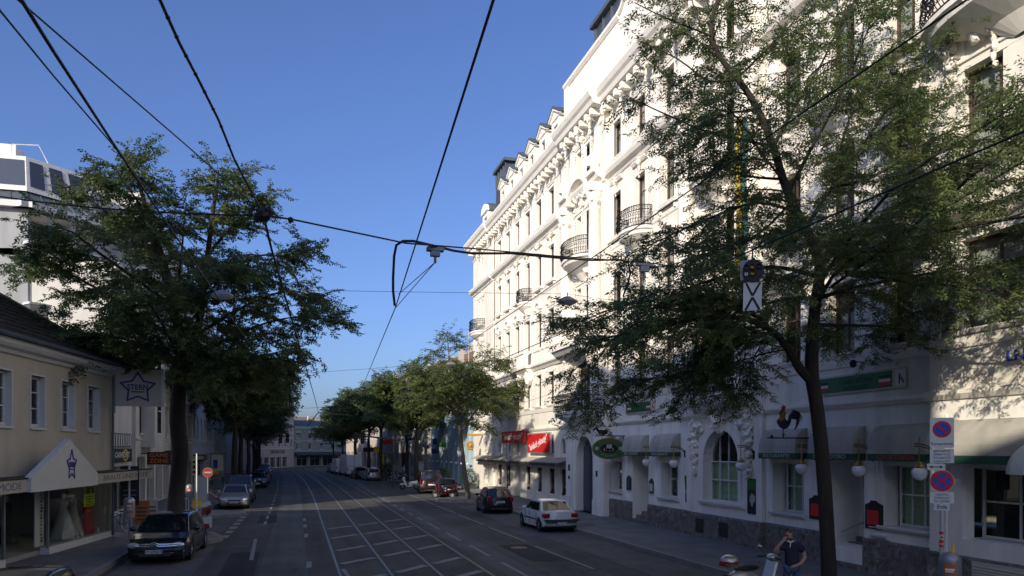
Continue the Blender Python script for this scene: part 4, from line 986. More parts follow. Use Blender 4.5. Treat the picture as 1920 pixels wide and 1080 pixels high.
q = MB(S); q.slab(rr_rect(-.21, .21, 3.67, 4.27), .045, .06, 0); disc(q, 0, 4.04, .165, .06, .064, 1); disc(q, 0, 4.04, .125, .064, .068, 2); bar_(q, 0, 4.04, radians(-45), .15, .019, .068, .071, 1)
o = q.build('plate', ['signwhite', 'red', 'blue'], t); text('lettering', 'Kurzparkzone', .082, 'black', o, S.p(0, 3.755, .062), rt, (0, 0, 1), .003, sx=.80)
q = MB(S); q.slab(rr_rect(-.21, .21, 3.375, 3.66, .02), .045, .06, 0); o = q.build('plate', 'signwhite', t)
for j, s_ in enumerate(('gebührenpflichtig', 'Parkdauer: 1,5 Std.', 'Mo-Fr (werkt.) v. 8-18h', 'Sa (werkt.) v. 8-12h')): text('lettering', s_, .062, 'black', o, S.p(0, 3.615 - j * .068, .062), rt, (0, 0, 1), .003, sx=.38 / (len(s_) * .033))
q = MB(S); q.slab(rr_rect(-.26, .06, 3.235, 3.36, .02), .045, .06, 0); q.box(-.17, -.03, 3.288, 3.305, .06, .063, 1); q.slab([(-.23, 3.297), (-.16, 3.325), (-.17, 3.297), (-.16, 3.269)], .06, .064, 1); q.slab([(.03, 3.297), (-.04, 3.325), (-.03, 3.297), (-.04, 3.269)], .06, .064, 1); q.build('arrow_plate', ['signwhite', 'black'], t)
q = MB(S); disc(q, 0, 3.02, .215, .045, .055, 0); disc(q, 0, 3.02, .205, .055, .06, 1); disc(q, 0, 3.02, .155, .06, .064, 2); bar_(q, 0, 3.02, radians(45), .19, .021, .064, .067, 1); bar_(q, 0, 3.02, radians(-45), .19, .021, .065, .068, 1); q.build('round_plate', ['signwhite', 'red', 'blue'], t)
q = MB(S); q.slab(rr_rect(-.21, .21, 2.58, 2.80, .01), .045, .06, 0); o = q.build('plate', 'signwhite', t)
for j, s_ in enumerate(('ausgenommen', 'Omnibusse zum', 'Aus- u. Einsteigen')): text('lettering', s_, .064, 'black', o, S.p(0, 2.755 - j * .065, .062), rt, (0, 0, 1), .003, sx=.62)
q = MB(S); q.slab(rr_rect(-.14, .14, 2.44, 2.572, .01), .045, .06, 0); o = q.build('plate', 'signwhite', t); text('lettering', '· Ende ·', .11, 'black', o, S.p(0, 2.508, .062), rt, (0, 0, 1), .003, sx=.82, bold=.002)
q = MB(S)
for z0, z1, m_ in ((1.96, 2.02, 0), (1.86, 1.955, 1), (1.79, 1.855, 0), (1.71, 1.76, 0)): q.lathe((0, z0, 0), [(.041, 0), (.041, z1 - z0)], 14, m_)
q.box(-.018, .02, 1.885, 1.925, .038, .045, 2); q.build('sticker_band', ['red', 'signwhite', 'black'], t)
def litter_bin(x, y, z, label, lid='midgrey', face=None, sz=1.0, body='midgrey', stk=('orange',)):
    t = empty('litter_bin', (x, y, z), label, 'litter bin'); q = MB()
    q.lathe((x, y, z), [(0, 0), (.19 * sz, 0), (.205 * sz, .03), (.205 * sz, .62), (.20 * sz, .68), (.16 * sz, .76), (.10 * sz, .80), (0, .82)], 20); q.build('bin_body', body, t, smooth=True)
    f = (V((0, 0, 0)) - V((x, y, 0))).normalized() if face is None else face; r_ = V((-f.y, f.x, 0))
    q = MB(); a0 = math.atan2(f.y, f.x)
    for j, (za, zb, m_) in enumerate(((.42, .60, 0), (.20, .30, 0)) if len(stk) > 1 else ((.40, .60, 0),)): q.lathe((x, y, z + za), [(.207 * sz, 0), (.208 * sz, zb - za)], 8, 0, a0 - .5, a0 + .6)
    q.build('sticker', 'orange', t); q = MB(); q.lathe((x, y, z + .475), [(.2095 * sz, 0), (.2095 * sz, .035)], 8, 0, a0 - .4, a0 + .4); q.lathe((x, y, z + .44), [(.2095 * sz, 0), (.2095 * sz, .02)], 8, 0, a0 - .4, a0 + .3); q.build('writing_band', 'white', t)
    p = V((x, y, z + .742)) + f * .09; q = MB(); q.lathe(p, [(0, .0), (.085 * sz, .0), (.09 * sz, .012)], 12, 0, axis=(f.x * .55, f.y * .55, 1)); q.build('opening', 'black', t)
    return t
bpos = P(1781, 1080, 15.1); litter_bin(bpos.x, bpos.y, .83, 'grey metal litter bin with orange sticker fixed to the parking sign post')
q = MB(); q.box(bpos.x + .04, bpos.x + .10, bpos.y - .02, bpos.y + .0, 1.60, 1.78); tag(q.build('drink_carton', 'yellow'), 'yellow carton standing on top of the grey bin', 'carton')
tag(MB().tube([(bpos.x - .0, bpos.y, .15), (bpos.x, bpos.y, .84)], .03, 8).build('bin_post', 'midgrey'), 'short grey post carrying the grey litter bin', 'post')

# ------------------------------------------------------------ wires, hung lamps, signal
def wire(label, pts, r=.009, n=5, m='black', nm='overhead_wire', grp='overhead tram wires'):
    return tag(MB().tube(pts, r, n).build(nm, m), label, 'wire', grp)
def sag(a, b, s=.1, k=10):
    a, b = V(a), V(b); return [a.lerp(b, i / k) - V((0, 0, 4 * s * (i / k) * (1 - i / k))) for i in range(k + 1)]
wire('contact wire of the nearer track crossing the sky from the top centre', [P(950, -60, 3.4), P(925, 0, 3.72), P(742, 575, 11.7), P(681, 722, 26), V((bend(1.93, 75), 75, 5.8)), V((bend(1.93, 130), 130, 5.8))], .008)
wire('lower wire above the far track running past the signal', [(4.75, -3, 5.8), (4.72, 30, 5.8), (4.7, 60, 5.8), (bend(4.72, 100), 100, 5.8), (bend(4.72, 140), 140, 5.8)], .009)
wire('upper carrier wire above the far track', [(4.3, -3, 6.75), (4.5, 20, 6.55), (4.72, 45, 6.2), (4.7, 60, 6.0)], .008)
J = P(494, 404, 7.4)
tw = [(285, -40, 3.45), (300, 0, 3.7), (336, 80, 4.2), (375, 155, 4.75), (410, 225, 5.35), (440, 300, 6.1), (487, 390, 7.3)]
wire('twisted dark wire from the top left down to the wire knot', [P(*a) for a in tw], .009)
mbk = MB()
for i in range(14): 
    f = i / 13 * 5.99; k_ = int(f); a = P(*tw[k_]).lerp(P(*tw[k_ + 1]), f - k_); mbk.ball(a, .0125, 0, 6)
mbk.ball(J, .07, 0, 8); mbk.ball(J + V((.05, 0, .04)), .05, 0, 6); mbk.ball(J + V((-.05, 0, -.02)), .045, 0, 6); mbk.ball(P(545, 412, 7.6), .03, 0, 6); mbk.ball(P(470, 402, 7.3), .025, 0, 6)
for q_ in range(5): mbk.tube([J, P(480 + q_ * 7, 392 + (q_ % 3) * 14, 7.35)], .012, 5)
tag(mbk.build('wire_clamp', 'black'), 'dark cluster of clamps and insulators where several wires meet', 'wire clamp')
wire('wire going down from the wire knot through the left tree', [J, P(510, 470, 9), P(530, 540, 11), P(565, 660, 17), P(590, 745, 33), P(597, 773, 48)], .014)
wire('short slack wire from the far knot to the roofs', [P(597, 773, 48), P(575, 800, 75)], .03)
wire('short wire from the far knot to the right trees', [P(597, 773, 48), P(660, 779, 60)], .03)
wire('thick feeder wire from the top left corner', [P(18, -40, 3.4), P(40, 0, 3.7), P(100, 96, 4.4), P(205, 258, 6.2), P(300, 400, 8.5), P(390, 530, 12), P(440, 605, 17), P(500, 690, 30)], .011)
wire('thin wire left of the thick feeder wire', [P(-20, -20, 3.6), P(0, 20, 3.9), P(100, 142, 4.8), P(210, 270, 6.3), P(300, 385, 9), P(430, 540, 16)], .006)
wire('thin wire from the top left corner to the wire knot', [P(20, -12, 3.6), P(62, 24, 3.9), P(350, 273, 5.9), P(482, 389, 7.35)], .0055)
wire('cross wire from the wire knot left to the houses', sag(J, P(-40, 362, 9.5), .06), .009)
wire('cross wire from the wire knot right to the facade', [J, P(545, 411, 7.7), P(760, 456, 9.0), P(885, 466, 10), P(1040, 480, 12), P(1210, 492, 15), P(1420, 520, 19.5), P(1600, 545, 21)], .010)
wire('thick looped cable hanging from the cross wire', [P(740, 573, 9.6), P(737, 545, 9.5), P(737, 520, 9.4), P(739, 480, 9.3), P(743, 460, 9.25), P(755, 452, 9.2), P(775, 452, 9.25), P(810, 460, 9.4), P(850, 470, 9.7), P(885, 475, 10), P(960, 475, 10.9), P(1040, 483, 12), P(1110, 488, 13), P(1160, 487, 13.5), P(1177, 492, 13.7), P(1182, 510, 13.8), P(1178, 530, 13.9), P(1168, 556, 14)], .016, 7)
for label, c_, ends in (('grey insulator with a V of thin wires left of centre', P(816, 468, 9.5), (P(748, 551, 11.2), P(741, 578, 11.8))), ('grey insulator on the cross wire in front of the facade', P(1208, 497, 14.6), (P(1200, 560, 15.5), P(1192, 585, 16)))):
    t = empty('insulator', c_, label, 'insulator', 'insulators on the cross wire'); k_ = (c_ - V((0, 0, CH))).length / 9.5
    q = MB(); q.box(c_.x - .10 * k_, c_.x + .10 * k_, c_.y - .05, c_.y + .05, c_.z - .02, c_.z + .025); q.box(c_.x - .055 * k_, c_.x + .055 * k_, c_.y - .04, c_.y + .04, c_.z - .08 * k_, c_.z - .02); q.tube([c_ - V((0, 0, .08)), c_ - V((0, 0, .16 * k_))], .018, 6); q.build('block', 'midgrey', t)
    q = MB()
    for e in ends: q.tube([c_ - V((0, 0, .15 * k_)), e], .005, 4)
    q.build('stay_wire', 'darkgrey', t)
def hung_lamp(c_, label, s=1.0):
    t = empty('street_lamp', c_, label, 'street lamp', 'street lamps hung over the road')
    q = MB(); q.lathe(c_, [(0, .17 * s), (.10 * s, .16 * s), (.22 * s, .10 * s), (.36 * s, 0), (.37 * s, -.03 * s)], 16); q.tube([c_ + V((0, 0, .16 * s)), c_ + V((0, 0, .3 * s))], .02, 5); q.build('shade', 'midgrey', t, smooth=True)
    q = MB(); q.lathe(c_, [(.35 * s, -.03 * s), (.26 * s, -.10 * s), (0, -.14 * s)], 16); q.build('diffuser', 'globe', t, smooth=True)
A_, B_ = P(417, 548, 25), P(1064, 562, 27)
hung_lamp(A_ - V((0, 0, .1)), 'hung street lamp against the left tree'); hung_lamp(B_ - V((0, 0, .05)), 'grey domed street lamp hanging in front of the facade')
hung_lamp(P(845, 683, 50), 'hung street lamp among the trees right of the road', .95); hung_lamp(P(524, 713, 50), 'hung street lamp hidden in the left trees', .95); hung_lamp(P(638, 797, 120), 'tiny hung street lamp far down the road')
wire('thin span wire carrying two street lamps across the road', [P(150, 540, 23.5), A_ + V((0, 0, .12)), P(740, 547, 25.8), B_ + V((0, 0, .2)), P(1300, 585, 30)], .007)
wire('distant span wire carrying street lamps', [P(400, 705, 50), P(524, 703, 50), P(740, 688, 50), P(845, 677, 50), P(935, 668, 56)], .010)
wire('far span wire low over the road', [P(480, 770, 90), P(600, 764, 95), P(760, 752, 100)], .014)
wire('thin wire in front of the portal balcony', [P(980, 755, 47), P(1120, 712, 40), P(1300, 660, 31)], .008)
# tram signal with white crossed plate
c_ = P(1411, 508, 13.0); vd = V((c_.x, c_.y, 0)).normalized(); rt = V((vd.y, -vd.x, 0)); S = Fr(c_, U=rt, N=-vd)
t = empty('tram_signal', c_, 'round black tram signal with amber lenses over a white plate with a black cross', 'signal')
q = MB(S); q.slab([(.17 * cos(2 * pi * j / 28) * (1 if abs(cos(2 * pi * j / 28)) < 2 else 1) + .01, .19 * sin(2 * pi * j / 28)) for j in range(28)], -.02, .04); q.build('head', 'black', t); q = MB(S); q.box(-.20, .12, -.14, .19, -.20, -.02); q.build('housing', 'midgrey', t)
for x, z, m_ in ((-.10, .055, 'darkgrey'), (.0, .055, 'amber'), (.105, .06, 'darkgrey'), (.0, -.05, 'amber')):
    if m_ == 'amber' and 'amber' not in M: M['amber'] = mat('amber_lens', (.75, .33, .05), .25)
    q = MB(S); disc(q, x, z, .034, .04, .052, 0, 16); q.lathe((x, z, .04), [(.038, 0), (.038, .05)], 12, 1, pi * 0, pi * 2, axis=S.N); q.build('lens', [m_, 'black'], t)
q = MB(S); q.box(-.125, -.075, -.08, -.03, .04, .046, 0); q.box(-.108, -.092, -.066, -.044, .046, .048, 1); q.build('small_window', ['signwhite', 'black'], t)
q = MB(S); q.slab([(-.145, -.20), (.155, -.20), (.14, -.665), (-.155, -.665)], -.01, .01, 0)
for pts in (((-.125, -.2), (-.07, -.2), (.028, -.43), (-.002, -.43), (-.05, -.39)), ): pass
def strk(a, b_, w_): 
    d = V((b_[0] - a[0], b_[1] - a[1], 0)).normalized(); n_ = V((-d.y, d.x, 0)) * w_; q.slab([(a[0] + n_.x, a[1] + n_.y), (a[0] - n_.x, a[1] - n_.y), (b_[0] - n_.x, b_[1] - n_.y), (b_[0] + n_.x, b_[1] + n_.y)], .01, .014 + w_ * .01, 1)
strk((-.10, -.205), (.0, -.42), .018); strk((.12, -.205), (.0, -.42), .0185); strk((.0, -.445), (-.115, -.66), .019); strk((.0, -.445), (.11, -.66), .0195)
q.build('plate', ['signwhite', 'black'], t)
q = MB(S); q.tube([(0, .19, -.08), (0, .42, -.08)], .014, 6); q.build('hanger', 'darkgrey', t)
wire('span wire holding the tram signal', [P(1180, 480, 14), c_ + V((0, 0, .42)) - vd * -.08, P(1900, 470, 17)], .006)
# ------------------------------------------------------------ other buildings
def house(label, o, U, L, depth, H, floors, cols, wm, rm='slate', roofh=3.0, ww=1.1, ground=None, chim=0, fm='whiteframe', name='townhouse', trim='whitetrim', nwin=True, seed0=0, chimh=1.6, roof=True, end0=True, skipcol=()):
    U = V(U).normalized(); N = V((U.y, -U.x, 0)); fr = Fr(o, U=U, N=N); t = empty(name, o, label, 'building')
    hs = []
    for a, b in floors:
        for i in range(cols):
            if i in skipcol: continue
            c = L * (i + .5) / cols; hs.append((c - ww / 2, c + ww / 2, a, b))
    g = ground or []
    q = MB(fr); wall(q, 0, L, 0, H, hs + [(a, b, c, d, 'r', .35) for a, b, c, d in g], .22)
    q.poly([(0, 0, 0), (0, 0, -depth), (0, H, -depth), (0, H, 0)]); q.poly([(L, 0, 0), (L, 0, -depth), (L, H, -depth), (L, H, 0)]); q.poly([(0, 0, -depth), (L, 0, -depth), (L, H, -depth), (0, H, -depth)])
    if not roof: q.poly([(0, H, 0), (L, H, 0), (L, H, -depth), (0, H, -depth)])
    q.build('wall', wm, t)
    for k, (a, b, c, d) in enumerate(hs): window(t, fr, a, c, b - a, d - c, -.2, mull=(.5,), trans=(.66,), fm=fm, fw=.08, seed=(k * 5 + seed0) % 7)
    for a, b, c, d in g: window(t, fr, a, c, b - a, d - c, -.33, mull=(.5,) if b - a < 2.5 else (.33, .67), trans=(.75,), fm=fm, fw=.07, curtain=None, seed=1, name='shop_window')
    q = MB(fr); q.ext([(H - .5, -.01), (H - .45, .12), (H - .15, .35), (H, .42), (H + .06, .42), (H + .06, -.1)], -.05, L + .05)
    fl = sorted(set(a for a, b in floors))
    for a in fl: q.ext([(a - .45, -.01), (a - .42, .07), (a - .30, .10), (a - .28, -.01)], 0, L)
    for a, b, c, d in hs: q.box(a - .14, b + .14, c - .1, c, -.01, .12); q.box(a - .12, b + .12, d + .03, d + .2, -.01, .08)
    q.build('cornice', trim, t)
    if roof:
        q = MB(fr); q.ext([(H + .05, .42), (H + roofh, -depth / 2), (H + .05, -depth - .3)], -.1, L + .1); r = q.build('roof', rm, t)
        for j in range(chim):
            c = L * (j + .5) / chim; q = MB(fr); cw_ = (.9, .55, 1.2, .7)[j % 4]; c += (.3, -.6, .2, .8)[j % 4]; q.box(c - cw_, c + cw_, H + roofh * .55, H + roofh + chimh, -depth / 2 - .3, -depth / 2 + .3); q.box(c - cw_ - .1, c + cw_ + .1, H + roofh + chimh, H + roofh + chimh + .15, -depth / 2 - .4, -depth / 2 + .4)
            for i in range(4): q.lathe((c - cw_ * .8 + i * cw_ * .5, H + roofh + chimh + .15, -depth / 2), [(.12, 0), (.10, .35), (.13, .4)], 6)
            q.build('chimney', 'rust', r)
    return t, fr

# --- low yellow corner house with the bridal shop
US = V((.1404, .9901, 0)); NS = V((.9901, -.1404, 0)); FS = Fr((-7.2, 34.31, 0), U=US, N=NS)
def Sx(px, n=0):
    u = (px - 960) / 1450; r = V((sin(TH) + u * cos(TH), cos(TH) - u * sin(TH))); o = FS.o + NS * n
    # o + s U = t r
    det = -US.x * r.y + r.x * US.y; s = (o.x * r.y - o.y * r.x) / det
    return s
ST = empty('corner_house', (-8.5, 27, 0), 'low weathered yellow house with tiled roof and bridal shop below', 'building')
sw = [(-8.85, -7.9), (-6.69, -5.75), (-4.5, -3.52), (-2.3, -1.25), (-11.2, -10.2)]
q = MB(FS); wall(q, -18, 0, 2.75, 6.9, [(a, b, 4.37, 6.0) for a, b in sw], .24)
q.poly([(0, 0, 0), (0, 0, -12), (0, 6.9, -12), (0, 6.9, 0)]); q.poly([(-18, 0, 0), (-18, 0, -12), (-18, 6.9, -12), (-18, 6.9, 0)]); q.poly([(0, 0, -12), (-18, 0, -12), (-18, 6.9, -12), (0, 6.9, -12)])
q.build('wall', 'yellowwall', ST)
for i, (a, b) in enumerate(sw):
    o = window(ST, FS, a, 4.37, b - a, 1.63, -.22, mull=(.35,), trans=(.36, .68), fm='whiteframe', fw=.09, seed=i + 2)
    s = MB(FS); s.box(b - .004, b + .055, 4.33, 6.06, -.2, .03); s.box(a - .055, a + .004, 4.33, 6.06, -.2, .03); s.box(a, b, 6.0, 6.06, -.2, .03); s.box(a - .07, b + .07, 4.27, 4.335, -.1, .07); s.build('window_surround', 'whitetrim', ST)
s = MB(FS); s.ext([(6.5, -.01), (6.52, .08), (6.62, .12), (6.68, .26), (6.78, .34), (6.92, .36), (6.92, -.01)], -18, .38); s.build('cornice', 'whitetrim', ST)
s = MB(FS); s.tube([(-18, 6.98, .46), (.5, 6.98, .46)], .07, 8); s.tube([(-.12, 6.9, .1), (-.12, .2, .1)], .05, 8); s.build('gutter', 'zinc', ST)
s = MB(FS); e0, rz = 7.0, 11.3
A0, A1, B0_, B1_, R0, R1 = (.5, e0, .5), (-18, e0, .5), (.5, e0, -12.5), (-18, e0, -12.5), (-5.6, rz, -6), (-18, rz, -6)
s.poly([A1, A0, R0, R1]); s.poly([A0, B0_, R0]); s.poly([B0_, B1_, R1, R0]); s.poly([A1, B1_, R1]); s.poly([A0, A1, B1_, B0_]); rf_ = s.build('roof', 'tile', ST)
s = MB(FS); s.tube([A0, R0], .11, 6); s.tube([B0_, R0], .11, 6); s.tube([R0, R1], .11, 6); s.build('ridge_tiles', 'tile', rf_)
# rows of tiles as thin steps
s = MB(FS)
for j in range(1, 19):
    f = j / 19; z = e0 + (rz - e0) * f; n_ = .5 - 6.5 * f; s.box(-18, .5 - 6.1 * f, z - .02, z + .035, n_ - .02, n_ + .06)
s.build('tile_rows', 'tile', rf_)
cn = 0.85; bx = Sx(286, cn)
q = MB(FS); q.box(-16, bx, 2.40, 2.77, cn - .06, cn); q.box(-16, bx, 2.70, 2.76, -.02, cn - .06); q.box(bx - .06, bx, 2.40, 2.77, -3.0 if False else .0, cn - .06); bd = q.build('fascia_sign', 'signcream', ST)
q = MB(FS); q.box(-16, bx, 2.77, 2.82, -.02, cn + .02); q.build('fascia_cap', 'black', ST)
g0, g1, gc = Sx(52, cn), Sx(178, cn), Sx(126, cn)
q = MB(FS); q.slab([(g0, 2.38), (g1, 2.38), (g1, 2.80), (gc, 3.93), (g0, 2.80)], cn + .0, cn + .10); gb = q.build('gable_sign', 'signwhite', ST)
q = MB(FS); q.slab([(g0 - .03, 2.80), (gc - .02, 3.97), (gc + .02, 3.93), (g0 + .05, 2.78)], cn - .10, cn + .115); q.build('gable_edge', 'whitetrim', ST)
def star(parent, fr, cx_, cz_, rx, rz_, n, lw=.05, wd='STERN', tsz=.2, m='blueletter'):
    q = MB(fr); pts = []
    for k in range(10):
        a = pi / 2 + k * pi / 5; r = 1 if k % 2 == 0 else .55; pts.append((cx_ + rx * r * cos(a), cz_ + rz_ * r * sin(a)))
    for k in range(10):
        a, b = V((*pts[k], 0)), V((*pts[(k + 1) % 10], 0)); d = (b - a).normalized(); nn = V((-d.y, d.x, 0)) * lw; q.slab([(a + nn)[:2], (a - nn)[:2], (b - nn + d * lw)[:2], (b + nn + d * lw)[:2]], n + .004 * (k % 2), n + .012 + .004 * (k % 2))
    q.box(cx_ - rx * .38, cx_ + rx * .38, cz_ - rz_ * .30, cz_ - rz_ * .22, n, n + .02)
    q.build('star_emblem', m, parent); text('lettering', wd, tsz, m, parent, fr.p(cx_, cz_ + rz_ * .03, n + .02), fr.U, (0, 0, 1), .01, sx=rx * 1.25 / (tsz * 3.1) * 1.0, bold=.008)
star(gb, FS, Sx(128, cn), 3.12, .36, .50, cn + .105, .028, tsz=.24)
text('lettering', 'BRAUT-UND MODE', .27, 'greyletter', bd, FS.p((g1 + bx) / 2 + .1, 2.58, cn + .004), US, (0, 0, 1), .008, sx=(bx - g1) * .88 / (14 * .19))
text('lettering', 'ABENDMODE', .30, 'greyletter', bd, FS.p(g0 - 1.75, 2.58, cn + .004), US, (0, 0, 1), .008, sx=1.55)
M['lightfloor'] = mat('pale_shop_floor', (.34, .33, .31), .6)
# shop front
q = MB(FS)
q.box(-5.5, .05, .1, .38, -.25, .05, 0); q.box(-16, -8.3, .1, .38, -.25, .05, 0); q.box(-8.3, -5.5, .1, .36, -1.9, -1.55, 0)
q.build('shop_plinth', 'whitetrim', ST)
q = MB(FS); q.box(-18, 0, .0, .30, -3.4, -.26, 1); q.box(-16, 0, .3, 2.75, -3.4, -3.3, 0); q.box(-16, 0, 2.5, 2.75, -3.3, -.02, 1); q.box(-.06, 0, .3, 2.5, -3.3, -1.6, 1)
q.build('shop_interior', ['greywall', 'lightfloor'], ST)
q = MB(FS); q.poly([(-5.5, .38, 0), (-.0, .38, 0), (0, 2.5, 0), (-5.5, 2.5, 0)]); q.poly([(0, .38, 0), (0, .38, -1.6), (0, 2.5, -1.6), (0, 2.5, 0)]); q.poly([(-5.5, .38, 0), (-5.5, .38, -1.6), (-5.5, 2.5, -1.6), (-5.5, 2.5, 0)]); q.poly([(-8.3, .36, -1.6), (-5.5, .36, -1.6), (-5.5, 2.5, -1.6), (-8.3, 2.5, -1.6)]); q.poly([(-16, .38, 0), (-8.3, .38, 0), (-8.3, 2.5, 0), (-16, 2.5, 0)])
q.build('shop_glass', 'shopglass', ST)
q = MB(FS)
for s_ in (-8.3, -5.5): q.mark().box(s_ - .04, s_ + .04, .36, 2.5, -.05, .03)
q.mark().box(-5.46, .03, 2.44, 2.5, -.04, .02); q.each('shop_frame', 'midgrey', ST)
q = MB(FS); a = Sx(70, -.2); q.box(a, a + .6, .42, 2.35, -.30, -.26, 0); q.build('display_panel', 'signwhite', ST)
q = MB(FS)
for j in range(16): 
    z = .55 + j * .11; q.box(a + .34, a + .34 + rnd.uniform(.08, .2), z, z + rnd.uniform(.03, .08), -.26, -.255)
q.build('display_writing', 'darkgrey', ST)
q = MB(FS); a = Sx(168, -.05); q.box(a - .5, a + .5, 1.5, 2.25, -.08, -.06); o = q.build('sale_poster', 'lime', ST); text('lettering', '-50 %', .34, 'black', o, FS.p(a, 2.08, -.055), US, (0, 0, 1), .004, sx=1.1, bold=.01)
for j in range(4): text('lettering', ('auf alle lagernden', 'Brautkleider und', 'Abendkleider', 'solange der Vorrat')[j], .085, 'darkgrey', o, FS.p(a, 1.86 - j * .095, -.055), US, (0, 0, 1), .004, sx=1.1)
q = MB(FS); q.box(-8.0, -6.0, .4, .78, -1.3, -1.25); o = q.build('low_board', 'signwhite', ST); star(o, FS, -6.95, .60, .2, .13, -1.25, .01, tsz=.07, m='darkgrey')
def gown(px, n, m_, label, w_=.42, h=1.55):
    s_ = Sx(px, n); z = .32; t = empty('dress_mannequin', FS.p(s_, z, n), label, 'mannequin', 'dressed mannequins in the bridal shop window'); q = MB(FS)
    prof = [(w_, 0), (w_ * .93, .12), (w_ * .72, .45), (w_ * .5, .75), (.17, 1.0), (.13, 1.08), (.155, 1.2), (.17, 1.32), (.14, 1.4), (.06, 1.44)]
    q.lathe((s_, z, n), [(r, v * h / 1.55) for r, v in prof], 18)
    for i, v_ in enumerate(q.v):
        hh = v_.z - z
        if hh < .7 * h / 1.55: c_ = FS.p(s_, v_.z, n); d = v_ - c_; v_ += d * .12 * math.sin(i * 2.4) * (1 - hh / .8)
    q.build('dress', m_, t, smooth=True); q = MB(FS); q.lathe((s_, z + 1.42 * h / 1.55, n), [(.05, 0), (.045, .09), (.07, .14), (.075, .22), (0, .3)], 10); q.build('bust', 'signwhite', t, smooth=True)
gown(119, -.9, 'signwhite', 'white wide bridal gown on a mannequin left in the shop window', .5); gown(136, -1.1, 'signcream', 'cream bridal gown on a mannequin behind the white one', .42); gown(163, -.7, 'red', 'red evening dress on a mannequin under the sale poster', .26, 1.35); gown(176, -.8, 'signcream', 'pale long dress right of the red dress', .24, 1.5); gown(150, -1.3, 'paleblue', 'pale blue dress behind the red dress', .35, 1.4); gown(12, -2.2, 'darkgrey', 'dark dress on a mannequin at the left edge of the photo', .34)
for i, px in enumerate((146, 155, 185)):
    s_ = Sx(px, -.25); q = MB(FS); q.box(s_ - .09, s_ + .09, .39, .50 + .03 * i, -.28, -.26); q.box(s_ - .07, s_ + .07, .39, .46, -.36, -.28); tag(q.build('price_card', 'signwhite'), ['small white price card left of the red dress', 'small white price card at the foot of the red dress', 'small white price card at the corner of the shop window'][i], 'price card', 'price cards on the shop window plinth')
# projecting square star sign on the corner
sg_x0 = FS.p(-.05, 0, .15); Sg = Fr((sg_x0.x, sg_x0.y, 0), U=(1, .02, 0), N=(.02, -1, 0))
t = empty('hanging_sign', Sg.p(.8, 5.3, 0), 'square cream sign with a blue star projecting from the corner of the yellow house', 'sign')
q = MB(Sg); q.box(.04, 1.72, 5.38, 6.88, -.10, .10, 0); q.box(1.72, 1.80, 5.36, 6.92, -.12, .12, 1); q.build('board', ['signcream', 'whitetrim'], t); star(t, Sg, .86, 6.12, .66, .62, .105, .035, tsz=.30)
q = MB(Sg); q.tube([(-.02, 5.1, 0), (-.02, 7.0, 0)], .05, 8); q.build('pole', 'midgrey', t)

# --- houses across the side street and further along on the left
def poly_house(label, pts, z0, H, wm, name='apartment_block'):
    t = empty(name, (*pts[0], 0), label, 'building'); q = MB()
    q.slab([(a, b) for a, b in pts], z0, H); q.build('wall', wm, t); return t
t, fr = house('white house with dark small upper windows across the side street', (-9.2, 43.6, 0), (0, 1, 0), 5.4, 9, 13.2, [(6.9, 7.7), (9.6, 11.2)], 4, 'whitewall', 'zinc', .4, ww=.62, ground=[(.3, 4.6, .2, 2.75)], seed0=1, name='townhouse')
q = MB(fr); q.box(.2, 4.9, 3.75, 4.5, -.01, .06, 0)
for j in range(8): q.box(.35 + j * .57, .35 + j * .57 + .25, 3.8, 4.45, .06, .09, 1)
q.build('clerestory', ['navy', 'whitetrim'], t)
t2 = empty('shop_sign', fr.p(2, 3, .1), 'black shop sign with pale letters over a yellow ring', 'sign'); q = MB(fr); q.box(-.3, 4.4, 2.95, 3.68, .08, .18); q.build('panel', 'black', t2)
q = MB(fr)
for k in range(24):
    a, b = 2 * pi * k / 24, 2 * pi * (k + 1) / 24; cx_, cz_ = 2.7, 3.32; q.slab([(cx_ + .66 * cos(a), cz_ + .33 * sin(a)), (cx_ + .66 * cos(b), cz_ + .33 * sin(b)), (cx_ + .46 * cos(b), cz_ + .23 * sin(b)), (cx_ + .46 * cos(a), cz_ + .23 * sin(a))], .18, .19)
q.build('ring', 'yellow', t2); text('lettering', 'CASHPOINT', .40, 'signwhite', t2, fr.p(1.85, 3.33, .20), fr.U, (0, 0, 1), .01, sx=1.62, shear=.2, bold=.012)
M['blockwall'] = mat('pale_grey_render', (.33, .34, .35), .9, var=.08, vscale=.6, streak=.2)
# tall set-back block with a glazed attic
pts = [(-26, 43.5), (-12.9, 43.5), (-10.3, 46.1), (-10.3, 60), (-26, 60)]
TB = poly_house('tall pale block with chamfered corner and glazed attic rising behind the yellow house', pts, .0, 15.6, 'blockwall')
chU = V((2.6, 2.6, 0)).normalized(); FC = Fr((-12.9, 43.5, 0), U=chU, N=(chU.y, -chU.x, 0)); FW = Fr((-26, 43.5, 0), U=(1, 0, 0), N=(0, -1, 0))
q = MB(FC); q.box(-.5, 3.9, 15.6, 15.9, -.5, .35, 0); q.box(-.2, 3.3, 12.6, 13.8, .0, .55, 1); q.box(-.25, 3.35, 13.8, 13.92, -.05, .62, 0); q.box(-.2, 3.3, 9.6, 10.8, .0, .55, 1); q.box(-.25, 3.35, 10.8, 10.9, 0, .6, 0)
for v in (13.95, 10.95, 7.9):
    for j in range(3): q.box(.15 + j * 1.15, .95 + j * 1.15, v + .02, v + 1.5, -.02, .03, 2)
q.build('bay', ['whitetrim', 'glass2', 'glass'], TB)
q = MB(FW); q.box(-1, 13.4, 15.6, 15.9, -.5, .35); q.build('cornice', 'whitetrim', TB)
def ring(o_, z): return [(-25, 43.5 + o_, z), (-12.9 - o_ * .4, 43.5 + o_, z), (-10.3 - o_, 46.1 + o_ * .4, z), (-10.3 - o_, 59, z)]
q = MB(); a, b = ring(-.3, 15.9), ring(.55, 16.6)
